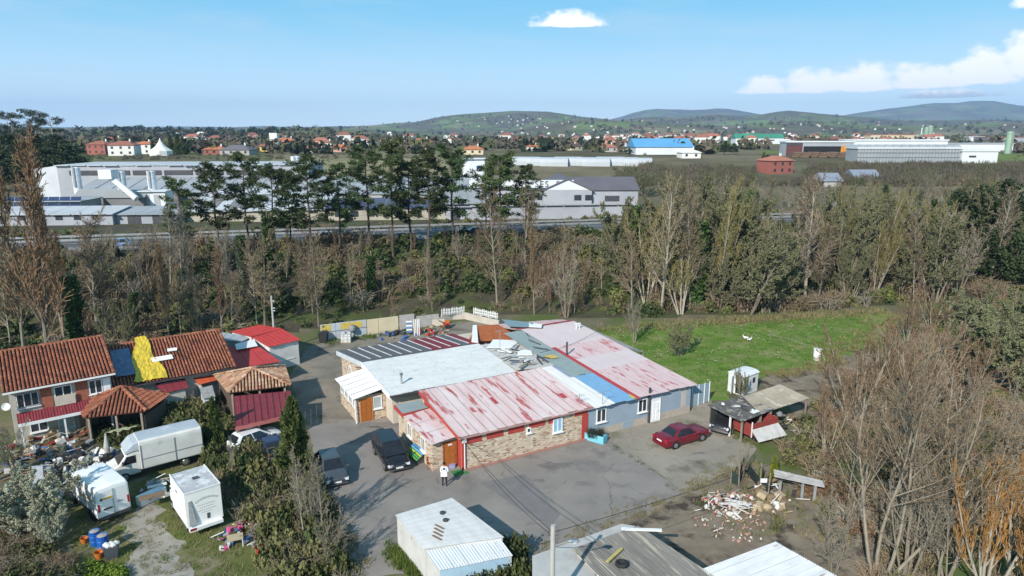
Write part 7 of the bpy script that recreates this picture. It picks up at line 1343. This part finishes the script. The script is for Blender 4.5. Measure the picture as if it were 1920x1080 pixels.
for i, (px, ty) in enumerate(sorted(EUC)): Y = 225 + (i % 3) * 8; x = PY(px, 280, Y).x; p = Vector((x, Y, height(x, Y))); plant('euc', i % 2, p, top_h(px, ty, p), 'tall eucalyptus at the left skyline, %s from the left' % ordn(i), name='eucalyptus_tree', group='eucalyptus at the left skyline', wid=1.35, seed=i)
for i, (px, ty) in enumerate(sorted(((-30, 250), (15, 246), (50, 258), (85, 262), (118, 262), (140, 272), (70, 250), (30, 262), (105, 250)))): Y = 212; x = PY(px, 280, Y).x; p = Vector((x, Y, height(x, Y))); plant('oak', i % 2, p, top_h(px, ty, p), 'dark evergreen below the left eucalyptus trees, %s from the left' % ordn(i), name='evergreen_tree', group='evergreens at the left skyline', wid=1.3, seed=i)
# the many other bare trees on the slope, left to right
rn = random.Random(77); LOT = []
for i in range(150):
    px = -40 + 1240 * (i + rn.random()) / 75 if i < 75 else 1180 + 790 * (i - 75 + rn.random()) / 75; f = rn.uniform(.0, .95); r = px
    ty = (rn.uniform(410, 510) if r < 650 else rn.uniform(420, 520) if r < 1150 else rn.uniform(340, 460) if r < 1500 else rn.uniform(330, 440))
    if i >= 75: f = rn.uniform(.0, .7)
    LOT.append((px, f, ty))
for i, (px, f, ty) in enumerate(LOT):
    p = at_bank(px, f); H = max(4.0, min(17, top_h(px, ty, p))); k = rn.choice(['ash', 'ash_dark', 'ash_dark', 'birch', 'multi', 'poplar']) if px < 1150 else rn.choice(['ash', 'olive_multi', 'olive_multi', 'birch', 'multi', 'ash_dark', 'sallow', 'sallow'])
    if f > .5 and px < 1180: H = min(H, 9)
    plant(k, rn.randrange(sum(1 for q in PROTO if q[0] == k)), p, H, ('leafless tree in the scrub left of the gabled factory, %s from the left' % ordn(i) if i < 75 else 'leafless tree in the wood behind the meadow, %s from the left' % ordn(i - 75)), group='leafless embankment trees', wid=rn.uniform(.75, 1.05), seed=i)
for i in range(44):
    px = 1190 + 740 * (i + rn.random()) / 44; Y = rn.uniform(158, 215); x = PY(px, 340, Y).x; p = Vector((x, Y, height(x, Y) - .1)); k = rn.choice(['ash', 'ash_dark', 'multi', 'olive_multi', 'sallow', 'ash_dark'])
    plant(k, rn.randrange(2), p, max(5, top_h(px, rn.uniform(318, 352), p)), 'leafless tree of the second belt behind the road, %s from the left' % ordn(i), group='second belt of leafless trees', wid=rn.uniform(1.0, 1.4), seed=i)
# right foreground thicket
RF = [(1652, 1085, 640, 'big_bare', 0, 1.1, 'big many-stemmed pale tree at the bottom right'), (1700, 1030, 610, 'big_bare', 1, 1.0, 'big pale tree behind the bottom right one'), (1765, 1085, 660, 'big_bare', 2, 1.0, 'pale tree right of the big many-stemmed one'), (1590, 960, 690, 'big_bare', 1, .8, 'pale leaning tree over the rubble'), 
      (1852, 1120, 850, 'willow_orange', 0, 1.0, 'orange-twigged willow at the bottom right corner'), (1905, 1115, 845, 'willow_orange', 1, 1.1, 'orange-twigged willow cut by the right frame edge'), (1600, 800, 605, 'alder_red', 0, .95, 'reddish-twigged alder beside the bare dirt'), (1665, 790, 600, 'alder_red', 1, 1.0, 'reddish-twigged alder right of the first alder'), (1735, 770, 585, 'alder_red', 0, 1.0, 'reddish-twigged alder in the middle of the thicket'), (1800, 780, 620, 'alder_red', 1, 1.0, 'reddish-twigged alder right of the thicket middle'), (1550, 860, 700, 'alder_red', 1, .7, 'small reddish alder by the lean-to'), (1700, 880, 680, 'multi', 0, .9, 'grey many-stemmed tree inside the thicket'), (1780, 900, 700, 'multi', 1, .9, 'second grey many-stemmed tree inside the thicket'), (1745, 620, 520, 'alder_red', 0, 1.1, 'reddish alder at the far end of the meadow'), (1700, 640, 545, 'alder_red', 1, .9, 'reddish alder before the right wood'),
      (1850, 720, 545, 'silver', 0, 1.1, 'silvery budding bush at the right edge'), (1905, 740, 560, 'silver', 1, 1.2, 'silvery budding bush cut by the right frame edge'), (1880, 650, 530, 'silver', 1, 1.0, 'silvery budding bush further back at the right edge'), (1915, 880, 700, 'multi', 0, 1.0, 'grey tangle of stems at the right edge'), (1560, 1085, 900, 'multi', 1, .8, 'grey sapling clump beside the white corrugated roof'), (1700, 1085, 820, 'multi', 0, .9, 'grey sapling clump below the big pale tree'), (1775, 1085, 860, 'multi', 1, .8, 'grey sapling clump left of the orange willow')]
for i, (px, by, ty, k, v, w, lab) in enumerate(RF): p = P(px, by); plant(k, v, p, top_h(px, ty, p), lab, wid=w, seed=i, cat='tree' if k != 'silver' else 'bush', name='bare_tree' if k != 'silver' else 'budding_bush')
# single plants of the yard
OTH = [('cyp', 0, 556, 900, 740, 1.5, 'columnar_conifer', 'columnar dark green conifer right of the maroon carport'), ('cyp', 0, 408, 850, 742, 1.2, 'columnar_conifer', 'shaggy conifer at the left corner of the maroon carport'), ('golden', 0, 1449, 905, 852, 1.3, 'golden_conifer', 'small yellow-green conifer by the post fence'), ('golden', 0, 1424, 900, 868, 1.2, 'golden_conifer', 'lower yellow-green conifer left of the taller one'), ('blossom', 0, 60, 1000, 880, 1.3, 'blossoming_shrub', 'white blossoming shrub at the left edge'), ('blossom', 1, 20, 985, 890, 1.2, 'blossoming_shrub', 'second blossoming shrub cut by the left frame edge'), ('blossom', 1, 90, 1035, 950, .8, 'blossoming_shrub', 'right end of the white blossoming shrubs'), ('multi', 0, 590, 1000, 845, .7, 'bare_sapling', 'bare pale saplings in front of the grey hatchback'), ('birch', 1, 606, 1020, 850, .9, 'bare_sapling', 'slim bare sapling at the hedge end by the asphalt'), ('birch', 0, 575, 1030, 830, .9, 'bare_sapling', 'slim bare sapling left of the saplings by the hatchback'), ('multi', 1, 620, 1075, 950, .9, 'bare_sapling', 'twiggy clump at the bottom end of the hedge'), ('birch', 1, 440, 905, 815, .9, 'bare_sapling', 'thin bare sapling left of the maroon carport'), ('multi', 1, 30, 890, 765, 1.0, 'bare_tree', 'dark twiggy tree in front of the two-storey house'), ('multi', 0, -5, 900, 770, 1.0, 'bare_tree', 'dark twiggy tree at the left frame edge by the house'), ('multi', 0, 1190, 642, 540, .75, 'bare_tree', 'small grey bare tree standing alone at the meadow edge'), ('sallow', 0, 1276, 668, 604, 1.25, 'round_bush', 'round twiggy bush standing alone on the meadow'), ('silver', 1, 1392, 745, 690, .6, 'bare_shrub', 'grey shrub growing against the white cabin'), ('birch', 0, 1385, 752, 688, .8, 'bare_sapling', 'thin sapling before the white cabin'), ('multi', 1, 1390, 900, 820, .5, 'bare_sapling', 'thin dark sapling at the post fence')]
for i, (k, v, px, by, ty, w, nm, lab) in enumerate(OTH): p = P(px, by); plant(k, v, p, top_h(px, ty, p), lab, 'tree' if 'tree' in nm or 'conifer' in nm else 'shrub', nm, wid=w, seed=i)
# round dark trees in the village and plain
VT = [(216, 282, 254, 'oak'), (288, 290, 262, 'cyp'), (322, 290, 252, 'cyp'), (335, 290, 250, 'cyp'), (345, 290, 256, 'cyp'), (1100, 284, 266, 'oak'), (1357, 290, 264, 'oak'), (1376, 290, 268, 'oak'), (1430, 320, 284, 'cyp'), (1438, 318, 290, 'oak'), (765, 270, 250, 'oak'), (745, 270, 251, 'oak'), (1772, 268, 254, 'cyp'), (1796, 268, 250, 'cyp'), (1020, 285, 272, 'oak'), (1180, 292, 276, 'oak')]
for i, (px, by, ty, k) in enumerate(sorted(VT)): p = hit(px, by); plant(k, 0, p, top_h(px, ty, p), 'dark rounded tree on the village plain, %s of these from the left' % ordn(i), name='garden_tree', group='dark trees of the plain', wid=1.6 if k == 'oak' else 1.5, seed=i)
# ------------------------------------------------------------------ masses of scrub, grass and far woodland (quads joined with numpy)
def tmpl(mb): return np.array(mb.v, np.float32), np.array(mb.f, np.int32)
def mass(name, tm, pl, mats, label=None, cat=None):
    """pl: (template, x, y, z, sx, sz, rot, material)"""
    V, Fc, Mi = [], [], []; o = 0
    for k, x, y, z, sx, sz, r, m in pl:
        v, f = tm[k]; c, s = math.cos(r) * sx, math.sin(r) * sx; w = np.empty_like(v); w[:, 0] = v[:, 0] * c - v[:, 1] * s + x; w[:, 1] = v[:, 0] * s + v[:, 1] * c + y; w[:, 2] = v[:, 2] * sz + z
        V.append(w); Fc.append(f + o); Mi.append(np.full(len(f), m, np.int32)); o += len(v)
    V = np.concatenate(V); Fc = np.concatenate(Fc); Mi = np.concatenate(Mi); me = bpy.data.meshes.new(name); me.vertices.add(len(V)); me.vertices.foreach_set('co', V.ravel()); me.loops.add(Fc.size); me.loops.foreach_set('vertex_index', Fc.ravel()); me.polygons.add(len(Fc)); me.polygons.foreach_set('loop_start', np.arange(0, Fc.size, 4, dtype=np.int32)); me.polygons.foreach_set('material_index', Mi)
    for m in mats: me.materials.append(m)
    me.update(calc_edges=True); ob = link(name, me); return tag(ob, label, cat, None, 'stuff')
rn = random.Random(9)
def bush_leaf(n, s):
    mb = MB()
    for i in range(n):
        d = rv(rn); d.z = abs(d.z); r = rn.uniform(.55, 1.05) * (.75 + .4 * mnoise.noise((d.x * 1.5, d.y * 1.5, d.z * 1.5 + n))); leaf(mb, Vector((d.x * r, d.y * r, d.z * r)), s * rn.uniform(.6, 1.3), rn)
    return tmpl(mb)
def bush_twig(n, spread, rad, arch=.0):
    mb = MB()
    for i in range(n):
        a = rn.uniform(0, 6.283); l = rn.uniform(.5, 1.1); e = spread * rn.uniform(.2, 1.1); b = Vector((rn.uniform(-.5, .5), rn.uniform(-.5, .5), -.05)); m_ = b + Vector((math.cos(a) * e * .4, math.sin(a) * e * .4, l * .6)); t = b + Vector((math.cos(a) * e, math.sin(a) * e, l * (1 - arch))); strip_twig(mb, [b, m_, t], [rad, rad * .8, rad * .35], rn)
        if i % 2: q = m_ + rv(rn) * .4; strip_twig(mb, [m_, q], [rad * .7, rad * .35], rn)
    return tmpl(mb)
def tuft(n, h):
    mb = MB()
    for i in range(n): a = rn.uniform(0, 6.283); b = Vector((rn.uniform(-.5, .5), rn.uniform(-.5, .5), -.01)); d = Vector((math.cos(a) * .25, math.sin(a) * .25, h * rn.uniform(.5, 1))); s = Vector((-math.sin(a), math.cos(a), 0)) * .035; o = len(mb.v); [mb.v.append(tuple(q)) for q in (b - s, b + s, b + d + s * .3, b + d - s * .3)]; mb.f.append((o, o + 1, o + 2, o + 3)); mb.m.append(0)
    return tmpl(mb)
def far_tree(n):
    mb = MB()
    for i in range(n): d = rv(rn); r = rn.uniform(.5, 1.0); leaf(mb, Vector((d.x * r, d.y * r, .95 + d.z * r * .95)), .55, rn)
    return tmpl(mb)
TM = [bush_leaf(260, .17), bush_leaf(240, .20), bush_twig(90, .8, .016, .3), bush_twig(80, .5, .014), tuft(19, .5), far_tree(26), far_tree(20), bush_leaf(330, .145), bush_twig(90, .9, .012, .35), bush_twig(50, .7, .026, .1), bush_twig(40, .5, .026, .0)]
SM = [mat('ivy_ground_leaf', (.06, .085, .024), (.04, .058, .018), sc=.4, rough=.7), mat('bramble_leaf', (.09, .098, .032), (.062, .07, .024), sc=.4, rough=.9), TW['brown'], mat('dead_bracken', (.22, .175, .105), (.16, .125, .075), sc=.4, rough=1), mat('bank_grass', (.16, .18, .055), (.12, .14, .04), sc=.4, rough=1), TW['grey'], TW['red'], mat('olive_scrub_leaf', (.15, .145, .055), (.11, .11, .042), sc=.4, rough=.9)]
pl = []
for i in range(2250):
    x = rn.uniform(-118, 135); e0 = interp(x, EMB); e1 = roadY(x) - 6.2; y = e0 + (e1 - e0) * rn.random(); 
    if abs(x / y) > .86: continue
    n = mnoise.noise((x / 11, y / 9, 5)) + rn.uniform(-.35, .35); z = height(x, y) - .1; low = y < e0 + 7 + 3 * mnoise.noise((x / 6, 0, 2)) and -32 < x < 14
    if n > .18: k, m, s = rn.choice([0, 1]), 0, rn.uniform(1.0, 2.0)
    elif n > -.12: k, m, s = 1, rn.choice([1, 7, 7, 4]), rn.uniform(.9, 1.8)
    elif n > -.3: k, m, s = 2, rn.choice([2, 3, 3, 5]), rn.uniform(1.4, 2.8)
    else: k, m, s = rn.choice([2, 3]), rn.choice([3, 2, 5, 2]), rn.uniform(1.4, 3.0)
    if y > e1 - 4: s *= 1.25
    if low: k, m, s = (4, 4, rn.uniform(.8, 1.4)) if rn.random() < .6 else (k, m, s * .5)
    pl.append((k, x, y, z, s, s * rn.uniform(.8, 1.2), rn.uniform(0, 6.28), m))
mass('embankment_scrub', TM, pl, SM, 'tangled brambles, bracken and ivy covering the road embankment', 'scrub')
def region(poly): 
    q = [P(*p) for p in poly]; x0, x1 = min(p.x for p in q), max(p.x for p in q); y0, y1 = min(p.y for p in q), max(p.y for p in q)
    while True:
        x, y = rn.uniform(x0, x1), rn.uniform(y0, y1)
        if inside(x, y, q): return x, y
HEDGE = [(318, 800), (330, 770), (400, 762), (436, 800), (455, 840), (520, 868), (585, 905), (612, 960), (648, 1100), (510, 1100), (490, 1010), (440, 960), (410, 900), (380, 850)]
pl = []
for i in range(380):
    x, y = region(HEDGE); k, m = rn.choice([(7, 1), (7, 1), (7, 0), (8, 2), (8, 3), (8, 5), (7, 7), (7, 7)]); s = rn.uniform(.6, 1.2); pl.append((k, x, y, -.05, s, s * rn.uniform(1.1, 2.1), rn.uniform(0, 6.28), m))
for i in range(90):
    x, y = region([(150, 808), (215, 790), (300, 772), (400, 765), (440, 800), (400, 830), (320, 815), (200, 845)]); s = rn.uniform(.55, 1.0); pl.append((7, x, y, -.05, s, s * rn.uniform(.9, 1.4), rn.uniform(0, 6.28), rn.choice([0, 1, 1])))
mass('hedge', TM, pl, SM, 'overgrown bramble hedge between the parked trucks and the asphalt lane', 'hedge')
pl = []
for i in range(170): x, y = region([(-60, 1100), (-60, 1000), (60, 985), (110, 1030), (150, 1100)]); k, m = rn.choice([(8, 2), (8, 3), (8, 5), (7, 1)]); s = rn.uniform(.5, 1.0); pl.append((k, x, y, -.05, s, s * 1.2, rn.uniform(0, 6.28), m))
for i in range(40): x, y = region([(150, 1100), (165, 1060), (230, 1068), (240, 1100)]); pl.append((7, x, y, -.05, .5, .6, rn.uniform(0, 6.28), 8))
mass('bramble_patch', TM, pl, SM + [LF['lime']], 'brown brambles with bright green leaves at the bottom left corner', 'brambles')
pl = []
for i in range(46): x, y = region([(868, 1085), (905, 1040), (960, 1030), (985, 1075), (985, 1140), (880, 1140)]); s = rn.uniform(.6, 1.0); pl.append((7, x, y, -.05, s, s * rn.uniform(1.6, 2.5), rn.uniform(0, 6.28), 0))
mass('laurel_bush', TM, pl, [LF['laurel']], 'dense olive-green shrub hugging the lone white shed', 'shrub')
pl = []
for i in range(580):
    x, y = region([(1500, 800), (1560, 740), (1640, 690), (1700, 610), (1790, 575), (1990, 560), (1990, 1150), (1600, 1150), (1590, 1000), (1530, 950), (1490, 900), (1460, 860)]); k, m = rn.choice([(8, 2), (8, 5), (2, 6), (2, 3), (8, 2), (7, 1), (2, 5), (7, 7)]); s = rn.uniform(.7, 1.5); pl.append((k, x, y, -.05, s, s * rn.uniform(1.0, 1.5), rn.uniform(0, 6.28), m))
mass('thicket_undergrowth', TM, pl, SM, 'brown brambles and saplings filling the thicket on the right', 'undergrowth')
# rough grass along edges, on the meadow and around the dirt
pl = []
def line(a, b, n, w, m, k=4, s=(.3, .7)):
    a, b = P(*a), P(*b)
    for i in range(n): p = a.lerp(b, rn.random()); pl.append((k, p.x + rn.gauss(0, w), p.y + rn.gauss(0, w), 0, rn.uniform(*s), rn.uniform(*s), rn.uniform(0, 6.28), m))
line((735, 1030), (800, 1095), 160, .35, 0, s=(.4, .8)); line((640, 1000), (660, 1080), 70, .5, 1); line((1126, 822), (1262, 906), 24, .12, 0, s=(.15, .35)); line((990, 1045), (1278, 925), 110, .45, 1, s=(.2, .5)); line((1278, 925), (1405, 866), 90, .4, 1, s=(.2, .6)); line((1345, 800), (1420, 838), 60, .3, 0, s=(.2, .5)); line((600, 645), (830, 612), 120, .5, 0, s=(.4, .9)); line((1130, 618), (1650, 585), 420, .9, 1, s=(.5, 1.1)); line((1540, 690), (1435, 705), 120, .6, 1, s=(.3, .7)); line((1195, 690), (1310, 745), 60, .4, 2, s=(.4, .8)); line((1690, 590), (1540, 690), 160, 1.2, 1, s=(.5, 1.1))
for i in range(1500):
    x, y = region([(1125, 616), (1205, 604), (1420, 606), (1560, 590), (1650, 583), (1640, 640), (1540, 690), (1435, 703), (1360, 745), (1225, 690)]); pl.append((4, x, y, 0, rn.uniform(.5, 1.0), rn.uniform(.12, .35), rn.uniform(0, 6.28), rn.choice([2, 2, 3])))
for i in range(420): x, y = region([(120, 1100), (150, 970), (330, 860), (430, 965), (500, 1100)]); pl.append((4, x, y, 0, rn.uniform(.3, .7), rn.uniform(.12, .4), rn.uniform(0, 6.28), rn.choice([0, 1, 1])))
for i in range(260): x, y = region([(1300, 940), (1410, 880), (1560, 930), (1600, 1020), (1400, 1010)]); pl.append((4, x, y, 0, rn.uniform(.2, .6), rn.uniform(.2, .6), rn.uniform(0, 6.28), rn.choice([0, 1, 1])))
mass('rough_grass_tufts', TM, pl, [mat('tuft_green', (.10, .135, .025), (.07, .10, .018), sc=.5, rough=1), mat('tuft_straw', (.24, .20, .10), (.16, .14, .06), sc=.5, rough=1), mat('tuft_meadow', (.085, .175, .016), (.065, .14, .014), sc=.4, rough=1), mat('tuft_pale', (.15, .21, .05), (.12, .18, .04), sc=.4, rough=1)], 'tufts of grass on the meadow and along the yard edges', 'grass')
# daisies and litter specks on the meadow
mb = MB()
for i in range(230):
    x, y = region([(1130, 618), (1300, 606), (1420, 610), (1600, 590), (1560, 640), (1430, 695), (1330, 720), (1225, 690)]); w = .5 + .5 * mnoise.noise((x / 4, y / 4, 2)); 
    if w < .45: continue
    q = rn.uniform(.02, .05); mb.quad((x - q, y - q, .2), (x + q, y - q, .2), (x + q, y + q, .22), (x - q, y + q, .22))
tag(mb.build('daisies', mat('daisy_white', (.72, .72, .66))), 'white daisies sprinkled over the meadow', 'flowers', None, 'stuff')
# planter plants
pp = P(1117, 826); pl = [(8, pp.x + rn.uniform(-.5, .5), pp.y + rn.uniform(-.3, .3), .4, .5, .9, rn.uniform(0, 6), 0) for i in range(4)] + [(7, pp.x - .3, pp.y + .2, .4, .4, .7, 1.0, 0)]
mass('planter_plants', TM, pl, [mat('dark_plant', (.02, .03, .022), (.03, .04, .03), sc=2)], 'dark straggly plants growing in the turquoise planter', 'plants')
# far woodland
pl = []
WM = [mat('far_wood_brown', (.125, .105, .075), (.09, .078, .055), sc=.03, rough=1), mat('far_wood_dark', (.022, .034, .018), (.018, .028, .015), sc=.03, rough=1), mat('far_wood_olive', (.10, .105, .05), (.075, .08, .04), sc=.03, rough=1)]
for i in range(6000):
    z = rn.random()
    if z < .40: px = rn.uniform(-30, 1950); py = rn.uniform(258, 300)
    elif z < .55: px = rn.uniform(-30, 760); py = rn.uniform(238, 262)
    elif z < .72: px = rn.uniform(600, 1950); py = rn.uniform(216, 262)
    else: px = rn.uniform(1150, 1950); py = rn.uniform(304, 350)
    g = hit(px, py, 190)
    if g is None or g.y > 4500: continue
    if 940 < px < 1200 and 286 < py < 318: continue
    if 1360 < px < 1900 and 262 < py < 306 and g.y < 420: continue
    if 1220 < px < 1420 and 290 < py < 318: continue
    n = mnoise.noise((g.x / 160, g.y / 220, 1)) + rn.uniform(-.25, .25)
    if n < (-.3 if 300 < py and px > 1200 else -.08): continue
    if g.y < 335:
        if 1415 < px < 1515 and py < 345: continue
        s = rn.uniform(1.8, 3.8) if px > 1150 and py > 312 else rn.uniform(.9, 1.8); pl.append((rn.choice([9, 10]), g.x, g.y, g.z - .3, s * .8, s, rn.uniform(0, 6.28), rn.choice([0, 0, 2]))); continue
    s = rn.uniform(2.4, 4.6) * (1 + .3 * (g.y > 1500)); m = 1 if (px < 800 and 236 < py < 256 and n > .1) else rn.choice([0, 0, 0, 2, 2, 1] if g.y > 330 else [0, 0, 2]); pl.append((rn.choice([5, 6]), g.x, g.y, g.z - 1, s * rn.uniform(.8, 1.4), s, rn.uniform(0, 6.28), m))
mass('far_woodland', TM, pl, WM, 'leafless and dark woods spread over the far plain and hills', 'woodland')
# shrubs between road and factory
pl = []
for i in range(260):
    x = rn.uniform(-90, 130); y = roadY(x) + rn.uniform(10.5, 19); 
    if rn.random() < .45 and x < 20: continue
    k, m = rn.choice([(2, 2), (1, 1), (2, 5), (1, 7)]); s = rn.uniform(.8, 1.8); pl.append((k, x, y, height(x, y) - .1, s, s, rn.uniform(0, 6.28), m))
mass('roadside_scrub', TM, pl, SM, 'low scrub on the far verge of the embankment road', 'scrub')
# ------------------------------------------------------------------ haze: even pale air round the whole scene
hz = MB().box(-21600, 21600, -60, 9400, -6, 430).build('haze', None); hz.data.materials.clear()
hm = bpy.data.materials.new('haze'); hm.use_nodes = True; ht = hm.node_tree; ht.nodes.clear(); ho = ht.nodes.new('ShaderNodeOutputMaterial'); pv = ht.nodes.new('ShaderNodeVolumePrincipled'); pv.inputs['Color'].default_value = (.40, .63, 1.0, 1); pv.inputs['Density'].default_value = 0.0001; pv.inputs['Anisotropy'].default_value = 0.0
ht.links.new(pv.outputs[0], ho.inputs['Volume']); hz.data.materials.append(hm); hz['kind'] = 'stuff'; hz['label'] = 'pale blue haze in the air'; hz['category'] = 'haze'
